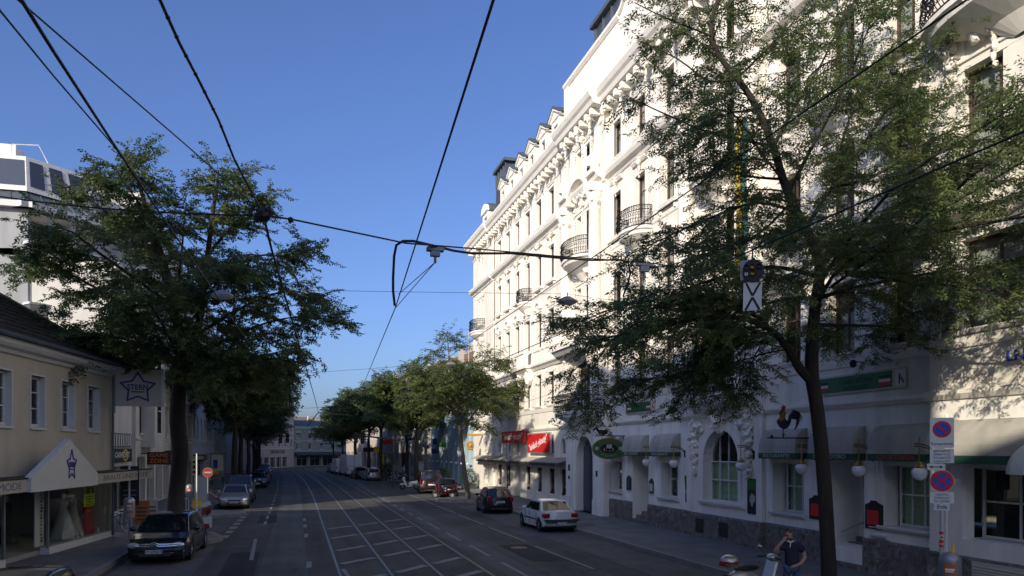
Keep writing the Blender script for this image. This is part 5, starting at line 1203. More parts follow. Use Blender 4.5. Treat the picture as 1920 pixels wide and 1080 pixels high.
for i in range(3): q.poly([a[i], a[i + 1], b[i + 1], b[i]])
for i in range(3):
    A_1, A_2, B_1, B_2 = V(a[i]), V(a[i + 1]), V(b[i]), V(b[i + 1]); n_ = max(2, int((A_2 - A_1).length / .75))
    for j in range(n_ + 1): q.tube([A_1.lerp(A_2, j / n_) + V((0, 0, .02)), B_1.lerp(B_2, j / n_) + V((0, 0, .02))], .03, 4)
q.build('roof', 'zinc', TB)
q = MB(); a, b = ring(.4, 16.6), ring(.9, 18.5); n3 = []
for i in range(3): q.poly([a[i], a[i + 1], b[i + 1], b[i]])
q.poly(b + [(-25, 59, 18.5)]); at_ = q.build('attic', 'whitetrim', TB)
for i, (k0, k1, ny) in enumerate(((0, 1, 5), (1, 2, 3), (2, 3, 6))):
    A_1, A_2, B_1, B_2 = V(a[k0]), V(a[k1]), V(b[k0]), V(b[k1]); nn = (A_2 - A_1).cross(B_1 - A_1).normalized()
    if nn.dot(V((1, -1, 0))) < 0: nn = -nn
    for j in range(ny):
        f0, f1 = (j + .16) / ny, (j + .84) / ny; q = MB()
        if i == 0: f0, f1 = (j + .03) / ny, (j + .97) / ny
        L0, L1, H0, H1 = A_1.lerp(A_2, f0), A_1.lerp(A_2, f1), B_1.lerp(B_2, f0), B_1.lerp(B_2, f1)
        q.poly([L0.lerp(H0, .15) + nn * .02, L1.lerp(H1, .15) + nn * .02, L1.lerp(H1, .88) + nn * .02, L0.lerp(H0, .88) + nn * .02]); q.build('attic_window', 'glass2', at_)
q = MB(); q.box(-24, -14.2, 46, 48.2, 18.4, 19.6); q.box(-17, -15.8, 46, 47, 19.6, 20.2); q.lathe((-15.6, 46.3, 19.6), [(.18, 0), (.18, .5), (.3, .5), (.3, .58), (0, .62)], 8); q.tube([(-14.2, 45.4, 18.5), (-14.2, 45.4, 19.4), (-12.9, 45.2, 19.4), (-12.5, 45.5, 18.5)], .03, 4)
q.build('roof_superstructure', 'whitetrim', TB)
q = MB(FW)
for j in range(4):
    for v in (13.6, 10.6, 7.6, 4.6): q.box(1 + j * 3, 2.3 + j * 3, v, v + 1.6, -.02, .03)
q.build('side_windows', 'glass2', TB)
LH = [('white house with tall sash windows and GAME ZONE sign behind the left tree', 49.0, 12.5, -9.0, 18.5, 'whitewall', 4), ('grey-white house with a fascia shop behind the big left trunk', 61.5, 15.0, -9.4, 18.5, 'greywall', 5), ('cream house with red shopfront left of the traffic mast', 76.5, 20, -9.3, 18.5, 'whitewall', 7), ('sand-coloured house beyond the left trees', 96.5, 24, -8.8, 16.5, 'pinkwall', 8), ('pale house at the far end of the left row', 120.5, 26, -9.0, 15.5, 'whitewall', 9)]
for i, (lb, y, L, x, H, wm, nc) in enumerate(LH):
    t, fr = house(lb, (x, y, 0), (0, 1, 0) if i < 3 else (-.05 - .05 * (i - 3), 1, 0), L, 11, H, [(4.6, 6.6), (8.1, 10.0), (11.4, 13.2)], nc, wm, 'slate', (.5 if i == 0 else 3.5), ww=1.0, ground=[(L * (k + .12) / nc, L * (k + .88) / nc, .25, 3.2) for k in range(nc)], chim=(0 if i == 0 else 2), seed0=i * 3)
    if i == 0:
        q = MB(fr); q.slab([(1.5, 3.75), (4.6, 3.75), (4.6, 4.2), (1.5, 4.2)], 0, .8); q.box(1.6, 4.5, 4.2, 13.5, 0, .75, 0)
        for v in (4.65, 8.1, 11.4): q.box(2.5, 3.6, v, v + 2.1, .75, .79, 1); q.box(2.5, 3.6, v + 1.3, v + 1.38, .79, .82, 0)
        q.build('bay_window', ['whitewall', 'glass'], t)
# signs on the left row
def psign(x0, x1, y, z0, z1, bm_, label, word=None, wm_='orange', sz=.3, sx=1, two=None):
    global t_last
    t = t_last = empty('projecting_sign', ((x0 + x1) / 2, y, z0), label, 'sign'); q = MB(); q.box(x0, x1, y - .08, y + .08, z0, z1); q.build('board', bm_, t)
    q = MB(); q.box(x0 - .4, x0, y - .03, y + .03, z1 - .12, z1 - .06); q.build('bracket', 'iron', t)
    if word: text('lettering', word, sz, wm_, t, ((x0 + x1) / 2, y - .086, (z0 + z1) / 2 + (.17 if two else 0)), (1, 0, 0), (0, 0, 1), .01, sx=sx, bold=.01)
    if two: text('lettering', two, sz, wm_, t, ((x0 + x1) / 2, y - .086, (z0 + z1) / 2 - .17), (1, 0, 0), (0, 0, 1), .01, sx=sx, bold=.01)
psign(-8.65, -7.35, 50.5, 2.72, 3.48, 'black', 'black GAME ZONE sign with orange letters sticking out over the footway', 'GAME', 'orange', .34, 1.15, 'ZONE')
psign(-8.85, -8.0, 58.5, 2.55, 3.55, 'darkgrey', 'narrow dark sign with a white field behind the GAME ZONE sign', 'OI', 'white', .34)
psign(-9.0, -7.9, 74, 2.6, 3.15, 'p_redsc', 'small sign with grey field in a dark red frame above the shop entrance')
q = MB(); q.box(-8.9, -8.0, 73.88, 73.915, 2.72, 3.05); q.build('field', 'lightgrey', t_last)
for y0, y1, m_, z0, z1, lb in ((72, 76, 'lightgrey', 2.6, 3.2, 'pale fascia board over the dark shop entrance'), (77.5, 79, 'p_redsc', .3, 3.0, 'red shopfront column on the left footway'), (83, 86, 'p_redsc', 2.5, 3.1, 'red awning board further along the left row')):
    q = MB(); q.box(-9.3, -8.9, y0, y1, z0, z1); tag(q.build('fascia_board', m_), lb, 'sign')
t = empty('advertising_showcase', (-7.4, 81, .15), 'glazed advertising showcase with yellow and pale posters on the left footway', 'showcase'); q = MB(); q.box(-8.2, -6.9, 80.9, 81.1, .9, 3.2, 0); q.build('frame', 'midgrey', t); q = MB(); q.box(-8.1, -7.0, 80.86, 80.9, 1.5, 3.1, 0); q.box(-7.9, -7.4, 80.84, 80.86, 1.2, 1.5, 1); q.box(-7.9, -7.5, 80.82, 80.85, 1.8, 2.6, 2); q.build('posters', ['signwhite', 'yellow', 'blue'], t); q = MB(); q.box(-8.1, -8.0, 80.95, 81.05, .15, .9); q.box(-7.1, -7.0, 80.95, 81.05, .15, .9); q.build('leg', 'darkgrey', t)
# --- right side beyond the corner building
t, fr = house('pale blue theatre building with tiled roof beyond the cream building', (15.8, 94.0, 0), (0, -1, 0), 24.6, 14, 11.6, [(7.2, 9.2)], 7, 'paleblue', 'redtile', 2.4, ww=1.0, name='theatre', trim='paleblue', ground=[(22.6, 23.5, 1.0, 3.6)] + [(3 + 2.6 * k, 3.5 + 2.6 * k, 1.4, 2.6) for k in range(6)])
q = MB(fr)
for k in range(9): q.box(1.2 + k * 2.6, 1.65 + k * 2.6, 0, 6.4, 0, .14)
q.ext([(6.4, 0), (6.45, .2), (6.7, .3), (6.8, 0)], 0, 24.6); q.build('pilaster_strips', 'paleblue', t)
frw = fr; q = MB(fr); q.box(4.9, 5.5, 11.8, 15.1, -3, -2.4); q.tube([(8, 13, -3), (8, 17, -3)], .06, 6); q.build('chimney', 'rust', t)
t2 = empty('theatre_sign', fr.p(6, 3.6, .3), 'dark blue stacked letters on the pale blue theatre wall', 'sign'); text('lettering', 'BKA', .95, 'blueletter', t2, fr.p(4.6, 4.5, .3), fr.U, (0, 0, 1), .1, sx=1.5, bold=.02); text('lettering', 'THEATER', .8, 'blueletter', t2, fr.p(4.4, 3.4, .3), fr.U, (0, 0, 1), .1, sx=1.4, bold=.02)
q = MB(fr)
for j in range(5): q.tube([(8.2 + .45 * j, 3.9, .25), (8.35 + .45 * j, 4.6, .3), (8.5 + .45 * j, 4.0, .25)], .09, 5)
if 'neon' not in M: M['neon'] = mat('green_sign_paint', (.05, .28, .04), .6)
tag(q.build('squiggle_sign', 'neon'), 'bright green curly sign on the pale blue theatre', 'sign')
for j in range(9):
    c_ = fr.p(.9 + j * 2.75, 2.25, .35); q = MB(); q.ball(c_, .14, 0, 8); q.tube([c_, c_ - fr.N * .35], .03, 5); tag(q.build('globe_lamp', 'globe', smooth=True), 'small round lamp in the row along the pale blue theatre wall', 'wall lamp', 'round lamps along the pale blue theatre wall')
RH = [('grey plastered house beyond the blue theatre', (15.6, 117.5, 0), (0, -1, 0), 23.3, 13.6, 'greywall', 7), ('house with yellow and red shop signs on the right row', (13.6, 138.5, 0), (.095, -1, 0), 20.8, 14.0, 'greywall', 7), ('pale house on the curve far on the right', (9.6, 160, 0), (.19, -1, 0), 21.5, 14.4, 'pinkwall', 7)]
for i, (lb, o, U_, L, H, wm, nc) in enumerate(RH):
    t, fr = house(lb, o, U_, L, 12, H, [(5.6, 7.5), (9.0, 10.9), (11.9, 13.1)], nc, wm, 'brownroof', 2.4, ww=1.05, ground=[(L * (k + .2) / nc, L * (k + .8) / nc, .3, 3.0) for k in range(nc)], chim=4, seed0=i, chimh=.7)
for (x, y, z0, z1, w_, m_, lb) in ((14.6, 100, 4.3, 4.8, 1.6, 'signwhite', 'pale box sign on the grey house'), (12.6, 112, 4.3, 4.95, 1.4, 'red', 'red and white projecting sign behind the right traffic mast'), (12.2, 124, 3.1, 4.0, 1.0, 'yellow', 'yellow shop sign far on the right row'), (11.6, 128, 3.2, 3.9, 2.4, 'navy', 'dark blue awning board far on the right row'), (14.2, 106, .4, 3.2, .8, 'p_redsc', 'dark red shop entrance column on the right row'), (12.7, 122, .5, 2.8, .8, 'yellow', 'tall yellow panel beside the far right shops'), (14.9, 97, .9, 2.1, .9, 'signwhite', 'white poster panel on the grey house')):
    q = MB(); q.box(x - w_ / 2, x + w_ / 2, y, y + .2, z0, z1); q.box(x + w_ / 2, x + w_ / 2 + .9, y + .05, y + .12, z1 - .15, z1 - .05); tag(q.build('shop_sign', m_), lb, 'sign')
t = empty('street_name_plate', (15.4, 94.6, 3.9), 'dark street name plate on the grey house corner', 'sign'); q = MB(); q.box(15.35, 15.6, 94.4, 97.4, 3.85, 4.2); q.build('plate', 'navy', t)
# far end of the street
a, b = P(548, 842, 160), P(735, 842, 176); d = V((b.x - a.x, b.y - a.y, 0)); L = d.length
t, fr = house('grey-green house closing the street at the far end', (a.x, a.y, -.3), d, L, 12, 8.6, [(3.9, 5.3), (6.1, 7.4)], 9, 'greenwall', 'slate', 1.6, ww=.9, name='townhouse', ground=[(1.0 + k * 3.0, 3.4 + k * 3.0, .4, 2.5) for k in range(5)], roof=True, seed0=2)
q = MB(fr); q.ext([(3.3, 0), (2.8, 1.4), (2.7, 1.4), (2.7, 0)], .5, 13, 0); q.build('awning', 'p_blue', t)
q = MB(fr)
for j, c in enumerate((1.2, 3.2, 5.0, 7.6, 9.2, 11.2, 13.0, 15.5)):
    zt = 10.8 if j > 2 else 10.0; q.box(c - .55, c + .55, 8.8, zt + (.4 if j % 2 else 0), -7.5, -6.8)
q.build('chimney', 'rust', t)
t, fr2 = house('taller brown-roofed house behind the far end house', fr.p(4.2, 0, -12.5), d, L, 10, 9.2, [], 1, 'pinkwall', 'brownroof', 2.2, seed0=1)
a, b = P(478, 842, 139), P(551, 842, 158); d = V((b.x - a.x, b.y - a.y, 0)); L = d.length
t, fr = house('pale corner house with a lettered shop at the left end of the street', (a.x, a.y, -.3), d, L, 12, 14.2, [(4.4, 6.0), (7.4, 9.0), (10.4, 12.0)], 6, 'pinkwall', 'slate', 2.2, ww=1.0, ground=[(1 + 3 * k, 3.2 + 3 * k, .4, 2.4) for k in range(5)], seed0=3)
text('lettering', 'MATRATZEN', 1.0, 'darkgrey', t, fr.p(L * .55, 3.4, .1), d, (0, 0, 1), .02, sx=1.2)
# --- houses outside the photo on the left that shade the street
t, fr = house('tall pale house south of the yellow house', (-8.9, -9, 0), (0, 1, 0), 24.6, 12.6, 23.1, [(4.6, 6.6), (8.1, 10.1), (11.6, 13.6), (15.1, 17.1)], 8, 'whitewall', 'slate', .4, ground=[(1 + 3 * k, 3 + 3 * k, .3, 3) for k in range(7)])
poly_house('unseen tall slab added behind the yellow house to shade the street', [(-22.5, -40), (-20, -40), (-20, 18.9), (-22.5, 18.9)], 0, 22.9, 'greywall')  # added out of view, kept thin to shape the shadow on road and facade
t, fr = house('tall pale house behind the camera on the left', (-8.9, -52, 0), (0, 1, 0), 36, 13, 20.5, [(4.6, 6.6), (8.1, 10.1), (11.6, 13.6), (15.1, 17.1)], 10, 'pinkwall', 'slate', 2.0)
# ------------------------------------------------------------ vehicles (front = +y, origin on the ground)
def car(label, loc, rz, pm, L=4.3, W=1.72, H=1.42, kind='hatch', wr=.31, nose=.66, cowl=None, deck=None, belt=.92, group='cars parked along the kerb', name='parked_car', cat='car', plate='', rear_strip=False, grille=True, fo=.82, ro=.75, tailm='tail', glossplate=True):
    t = empty(name, loc, label, cat, group, rz); hl = L / 2; LF_ = Fr((0, 0, 0), U=(0, 1, 0), N=(1, 0, 0))   # p(u=y, v=z, n=x)
    fa, ra = hl - fo, -hl + ro
    if kind == 'sedan': c0, c1, t0, t1, d0 = .95, .30, -.95, -.10, -1.45
    if kind == 'hatch': c0, c1, t0, t1, d0 = .98, .28, -hl + .52, 0, -hl + .10
    if kind == 'van': c0, c1, t0, t1, d0 = hl - .85, hl - 1.55, -hl + .12, 0, -hl + .04
    if kind == 'wagon': c0, c1, t0, t1, d0 = .95, .25, -hl + .45, 0, -hl + .12
    if cowl: c0, c1 = cowl
    if deck: t0, d0 = deck
    sill = .20
    prof = [(-hl + .04, .30), (-hl, .48), (-hl + .01, .62)]
    if kind in ('sedan',): prof += [(-hl + .04, belt + .02), (-hl + .12, belt + .07), (d0, belt + .05), (c0, belt + .02)]
    else: prof += [(-hl + .05, belt - .02), (d0, belt), (c0, belt)]
    prof += [(hl - .55, nose + .10), (hl - .22, nose), (hl - .06, nose - .14), (hl, .46), (hl - .03, .28), (hl - .15, sill)]
    def arch(cx_):
        return [(cx_ + (wr + .055) * cos(a), wr + (wr + .055) * sin(a)) for a in [pi * j / 8 for j in range(9)] if wr + (wr + .055) * sin(a) > sill]
    prof += [(fa + wr + .06, sill)] + arch(fa) + [(fa - wr - .06, sill), (ra + wr + .06, sill)] + arch(ra) + [(ra - wr - .06, sill)]
    bm = bmesh.new(); vs_l = [bm.verts.new((-W / 2, a, b)) for a, b in prof]; f0 = bm.faces.new(vs_l)
    r = bmesh.ops.extrude_face_region(bm, geom=[f0]); bmesh.ops.translate(bm, vec=(W, 0, 0), verts=[v for v in r['geom'] if isinstance(v, bmesh.types.BMVert)])
    for z in (.34, .50, .64, .80, belt - .03): bmesh.ops.bisect_plane(bm, geom=bm.verts[:] + bm.edges[:] + bm.faces[:], plane_co=(0, 0, z), plane_no=(0, 0, 1))
    for x in (-.38, -.2, 0, .2, .38): bmesh.ops.bisect_plane(bm, geom=bm.verts[:] + bm.edges[:] + bm.faces[:], plane_co=(x * W, 0, 0), plane_no=(1, 0, 0))
    for y in [hl * k / 5 for k in range(-4, 5)]: bmesh.ops.bisect_plane(bm, geom=bm.verts[:] + bm.edges[:] + bm.faces[:], plane_co=(0, y, 0), plane_no=(0, 1, 0))
    for v in bm.verts:
        x, y, z = v.co; fz = 1 - .035 * abs(z - .55) / .35 - (.055 * max(0, z - .72) / .25); e = max(0, abs(y) / hl - .55) / .45
        fy = 1 - (.13 if kind != 'van' else .06) * e ** 2.2; v.co.x = x * fz * fy; q_ = abs(x) / (W / 2)
        if abs(y) > hl * .8: v.co.y = y - math.copysign(.16 * q_ ** 3 * (1 if z > .2 else 0), y)
        if z > .66: v.co.z = z - .05 * q_ ** 4 * (1 if z > belt - .1 or y > c0 else .0)
    bmesh.ops.recalc_face_normals(bm, faces=bm.faces); me = bpy.data.meshes.new('body'); bm.to_mesh(me); bm.free(); me.materials.append(M[pm]); smooth_by_angle(me, radians(32))
    b = bpy.data.objects.new('body', me); C.objects.link(b); b.parent = t
    m_ = b.modifiers.new('bevel', 'BEVEL'); m_.width = .03; m_.segments = 2; m_.limit_method = 'ANGLE'; m_.angle_limit = radians(38)
    # cabin
    wb, wt = W / 2 * .91, W / 2 * .70 if kind != 'van' else W / 2 * .82; zt = H; zb = belt - .03
    st = [(d0, zb, wb * (.94 if kind == 'sedan' else .95), 0), (t0, zt - .06, wt * .97, 0), ((t0 + c1) / 2, zt, wt, 0), (c1, zt - .05, wt * .98, 0), (c0, zb, wb, 0)]
    bm = bmesh.new(); rows = []
    prl = [(d0, zb), (t0, zt - .06), ((t0 * .7 + c1 * .3), zt - .015), ((t0 * .4 + c1 * .6), zt), (c1, zt - .05), (c0, zb)]
    def hw(z): return wb + (wt - wb) * max(0, (z - zb) / (zt - zb)) ** 1.15
    L_ = [[bm.verts.new((s_ * hw(z) * (.965 if i in (0, 5) else 1) * k, y, z + (.035 * (1 - k * k) if z > zt - .2 else 0))) for s_, k in ((-1, 1), (-1, .55), (1, 0), (1, .55), (1, 1))] for i, (y, z) in enumerate(prl)]
    for i in range(5):
        for j in range(4): bm.faces.new((L_[i][j], L_[i][j + 1], L_[i + 1][j + 1], L_[i + 1][j]))
    for j in (0, 4): bm.faces.new([L_[i][j] for i in range(6)])
    bm.faces.new([L_[5][j] for j in range(5)] + [L_[0][j] for j in (4, 3, 2, 1, 0)])
    bmesh.ops.recalc_face_normals(bm, faces=bm.faces); me = bpy.data.meshes.new('cabin'); bm.to_mesh(me); bm.free(); me.materials.append(M[pm]); smooth_by_angle(me, radians(30))
    cb = bpy.data.objects.new('cabin', me); C.objects.link(cb); cb.parent = t; m_ = cb.modifiers.new('bevel', 'BEVEL'); m_.width = .035; m_.segments = 2; m_.limit_method = 'ANGLE'; m_.angle_limit = radians(30)
    def lerp(a, b_, f): return (a[0] + (b_[0] - a[0]) * f, a[1] + (b_[1] - a[1]) * f)
    def pane(nm, yz0, yz1, f0, f1, k0, off=.012):
        "glass across the car between two profile points"
        a, b_ = lerp(yz0, yz1, f0), lerp(yz0, yz1, f1); q = MB(); n_ = V((0, b_[1] - a[1], -(b_[0] - a[0]))).normalized()
        if n_.z < 0: n_ = -n_
        for j in range(8):
            xs = [-1 + 2 * j / 8, -1 + 2 * (j + 1) / 8]; q.poly([(x * hw(p[1]) * k0, p[0] + n_.y * off - math.copysign(.03 * x * x, n_.y) * 0, p[1] + n_.z * off + (.035 * (1 - (x * k0) ** 2) * ((p[1] - zb) / (zt - zb)))) for x, p in ((xs[0], a), (xs[1], a), (xs[1], b_), (xs[0], b_))])
        return q.build(nm, 'carglass', t, smooth=True, local=True)
    pane('windscreen', prl[5], prl[4], .10, .93, .88)
    if name != 'parked_van' or kind == 'van': pane('rear_window', prl[0], prl[1], .12 if kind != 'van' else .25, .90, .86)
    # side windows
    ys = zb + .05; yt = zt - .12
    def xat(z): return hw(z) * 1.0 + .012
    def yfront(z): f = (z - prl[5][1]) / (prl[4][1] - prl[5][1]); return prl[5][0] + (prl[4][0] - prl[5][0]) * f
    def yrear(z): f = (z - prl[0][1]) / (prl[1][1] - prl[0][1]); return prl[0][0] + (prl[1][0] - prl[0][0]) * f
    bp = (.05 if kind != 'van' else c1 - .75); cuts = [(bp + .04, None), (None, bp - .04)]
    segs_ = [(bp + .035, 'F'), ('M', bp - .035)]
    for s_ in (-1, 1):
        def sidepane(y0b, y0t, y1b, y1t):
            q = MB(); q.poly([(s_ * xat(ys), y0b, ys), (s_ * xat(ys), y1b, ys), (s_ * xat(yt), y1t, yt), (s_ * xat(yt), y0t, yt)]); q.build('side_window', 'carglass', t, local=True)
        sidepane(bp + .035, bp + .035, yfront(ys) - .12, yfront(yt) - .07)
        if kind == 'van': sidepane(max(yrear(ys) + .2, bp - 1.6), max(yrear(yt) + .2, bp - 1.6), bp - .06, bp - .06); sidepane(yrear(ys) + .2, yrear(yt) + .2, bp - 1.7, bp - 1.7)
        else:
            rb = yrear(ys) + .20; rt_ = yrear(yt) + .10; sidepane(max(rb, bp - .95), max(rt_, bp - .95), bp - .035, bp - .035)
            if bp - 1.0 - rb > .2: sidepane(rb, rt_ + .03, bp - 1.0, bp - 1.0)
        q = MB(); y_ = c0 - .35; q.ball((s_ * (W / 2 + .06), y_ - .02, belt + .06), .11, 0, 8, (1, .6, .75)); q.build('mirror', pm, t, smooth=True, local=True)
        q = MB(); q.box(s_ * (W / 2 - .012) - .01, s_ * (W / 2 - .012) + .01, bp - .22, bp - .05, belt - .14, belt - .11); q.box(s_ * (W / 2 - .012) - .01, s_ * (W / 2 - .012) + .01, bp - 1.1, bp - .93, belt - .14, belt - .11); q.build('door_handle', pm if pm != 'p_white' else 'lightgrey', t, local=True)
        q = MB()
        for y_ in (c0 - .28, bp, max(ra + .05, bp - 1.05)): q.box(s_ * W / 2 * .985 - .012, s_ * W / 2 * .985 + .003, y_ - .006, y_ + .006, .30, belt - .05)
        q.build('door_gap', 'black', t, local=True)
        # lights
        q = MB(); xh = s_ * (W / 2 - .27)
        q.ball((xh, hl - .24 + .03, nose - .10), .20, 0, 10, (1.0, .85, .48)); q.build('headlight', 'headl', t, smooth=True, local=True)
        q = MB(); xt = s_ * (W / 2 - .19)
        if kind == 'sedan': q.box(xt - .20, xt + .12, -hl - .015 + .05, -hl + .22, .66, .84)
        elif kind == 'van': q.box(xt + (.02 if s_ > 0 else -.10), xt + (.10 if s_ > 0 else -.02), -hl - .02, -hl + .2, .78, 1.5)
        else: q.box(xt - .08, xt + .12, -hl - .0, -hl + .25, .70, .98)
        o_ = q.build('tail_light', tailm, t, local=True); m2 = o_.modifiers.new('bevel', 'BEVEL'); m2.width = .03; m2.segments = 2
    # wheels
    for y_ in (fa, ra):
        for s_ in (-1, 1):
            wx = s_ * (W / 2 - .10); wt_ = empty('wheel', (wx, y_, wr)); wt_.parent = t; ax = (1, 0, 0)
            q = MB(); q.lathe((-.10, 0, 0), [(wr * .62, 0), (wr * .93, .0), (wr, .04), (wr, .16), (wr * .93, .20), (wr * .62, .20)], 22, 0, axis=ax); q.build('tyre', 'tyre', wt_, smooth=True, local=True)
            q = MB(); q.lathe((-.07, 0, 0), [(0, .0), (wr * .62, .0), (wr * .63, .14), (0, .14)], 20, 1, axis=ax)
            so_ = .055 * s_
            for k in range(7):
                a = 2 * pi * k / 7; c_, sn = cos(a), sin(a)
                q.tube([(so_ + .02 * s_, .03 * c_, .03 * sn), (so_ + .025 * s_, wr * .6 * c_, wr * .6 * sn)], .028, 4, 0)
            q.lathe((so_ + .01 * s_, 0, 0), [(wr * .56, 0), (wr * .64, .012), (wr * .64, .03), (wr * .56, .03)], 20, 0, axis=ax); q.ball((so_ + .02 * s_, 0, 0), .05, 0, 8)
            q.build('rim', ['rim', 'black'], wt_, local=True)
    q = MB(); q.box(-W / 2 + .12, W / 2 - .12, -hl + .25, hl - .25, .17, .6); q.build('underbody', 'black', t, local=True)
    # bumpers, grille, plates
    q = MB(); q.box(-W / 2 * .80, W / 2 * .80, -hl - .025, -hl + .1, .42, .50) if rear_strip else q.box(-W / 2 * .6, W / 2 * .6, -hl + .0, -hl + .12, .26, .34); q.box(-W / 2 * .5, W / 2 * .5, hl - .15, hl + .012, .28, .40); q.build('bumper_trim', 'darkgrey', t, local=True)
    if rear_strip:
        q = MB(); q.box(-W / 2 - .008, -W / 2 + .05, ra + .4, fa - .42, .50, .555); q.box(W / 2 - .05, W / 2 + .008, ra + .4, fa - .42, .50, .555); q.box(-W / 2 * .94, W / 2 * .94, -hl - .03, -hl + .02, .50, .58); q.build('rubbing_strip', 'darkgrey', t, local=True)
    if grille: q = MB(); q.box(-.36, .36, hl - .12, hl + .006 - .03, nose - .2, nose - .09); q.build('grille', 'darkgrey', t, local=True)
    for s_, z in ((-1, .68 if kind == 'hatch' else (.40 if kind == 'sedan' else .75)), (1, .42)):
        y_ = s_ * (hl + .02); q = MB(); q.box(-.26, .26, y_ - .01, y_ + .01, z - .055, z + .055, 0); q.box(-.26, -.225, y_ - .012, y_ + .012, z - .055, z + .055, 1); p_ = q.build('license_plate', ['plate', 'blue'], t, local=True)
        if plate:
            tx = text('lettering', plate, .105, 'black', None, (0.015, y_ + .013 * s_, z), (-s_, 0, 0), (0, 0, 1), .003, sx=.95, bold=.002); tx.parent = p_
    return t
PI = pi
pe = car('white sedan with red tail lights parked at the right kerb near the portal', (11.12, 34.0, 0), 0, 'p_white', 4.23, 1.69, 1.38, 'sedan', wr=.30, rear_strip=True, plate='WU 521 AM', belt=.90)
go = car('black compact hatchback parked ahead of the white sedan', (11.1, 43.9, 0), -.06, 'p_black', 3.82, 1.66, 1.46, 'hatch', plate='W 5124 C', belt=.93)
blu = car('small dark blue hatchback next to the red van', (11.15, 59.4, 0), -.12, 'p_blue', 3.7, 1.62, 1.42, 'hatch', wr=.29)
van = car('dark red people carrier with high tail lights behind the blue hatchback', (10.75, 64.8, 0), -.10, 'p_maroon', 4.75, 1.9, 1.88, 'van', wr=.33, belt=1.12, nose=.85, name='parked_van', cat='van')
c6 = car('glossy black executive sedan with chrome chevrons facing the camera on the left', (-4.22, 28.85, 0), PI - .04, 'p_black', 4.9, 1.86, 1.46, 'sedan', wr=.34, plate='W 62926 R', fo=1.12, ro=.88, cowl=(1.22, .42), deck=(-1.35, -1.95), belt=.93, nose=.70, grille=False)
q = MB()
for k, z in enumerate((.66, .60)): q.tube([(-.78, 2.36, z), (-.4, 2.45, z - .005), (-.12, 2.475, z), (0, 2.49, z + .07), (.12, 2.475, z), (.4, 2.45, z - .005), (.78, 2.36, z)], .012, 5)
for s_ in (-1, 1): q.tube([(s_ * .45, 2.42, .36), (s_ * .85, 2.22, .40)], .014, 5)
q.build('chrome_strip', 'chrome', c6, smooth=True, local=True)
fr0 = car('dark hatchback cut off by the lower left corner', (-4.85, 15.2, 0), PI + .02, 'p_black', 4.2, 1.75, 1.44, 'hatch', belt=.92)
sil = car('silver sedan with lit headlamp parked beyond the side street', (-3.75, 51.9, 0), PI + .03, 'p_silver', 4.5, 1.74, 1.42, 'sedan', plate='W 2841 B')
suv = car('dark grey off-road car behind the silver sedan', (-3.8, 57.5, 0), PI, 'p_grey', 4.7, 1.88, 1.85, 'wagon', wr=.38, belt=1.12, nose=.95)
for i, (x, y, pm, kd, lb) in enumerate(((-3.6, 78, 'p_black', 'hatch', 'first dark car beyond the motorcycle on the left'), (-3.7, 86.5, 'p_grey', 'sedan', 'grey car second in the far left row'), (-3.8, 95, 'p_blue', 'hatch', 'blue car third in the far left row'), (-4.0, 104, 'p_silver', 'sedan', 'silver car fourth in the far left row'), (-4.3, 114, 'p_grey', 'hatch', 'far grey car under the thin left trees'), (-4.7, 124, 'p_silver', 'hatch', 'farthest pale car of the left row'))):
    dup_src = {'hatch': go, 'sedan': sil}[kd]; c_ = dup(dup_src, None, (x, y, 0), PI + .05 * (i > 3)); c_['label'] = lb; c_['category'] = 'car'; c_['group'] = 'cars parked along the kerb'
    bodies = [o for o in c_.children if o.name.split('.')[0] in ('body', 'cabin', 'mirror')]
    for o in bodies: o.data = o.data.copy(); o.data.materials.clear(); o.data.materials.append(M[pm])
for i, (x, y, pm, kd, lb) in enumerate(((8.35, 91.5, 'p_silver', 'hatch', 'silver hatchback with bright tailgate beside the right traffic mast'), (7.5, 97.5, 'p_black', 'sedan', 'black sedan behind the white vans'), (5.5, 124, 'p_redsc', 'hatch', 'dark red car at the far right kerb'), (6.4, 121, 'p_black', 'hatch', 'dark car next to the red one at the far right kerb'))):
    c_ = dup({'hatch': go, 'sedan': sil}[kd], None, (x, y, 0), .10); c_['label'] = lb; c_['category'] = 'car'; c_['group'] = 'cars parked along the kerb'
    for o in [o for o in c_.children if o.name.split('.')[0] in ('body', 'cabin', 'mirror')]: o.data = o.data.copy(); o.data.materials.clear(); o.data.materials.append(M[pm])
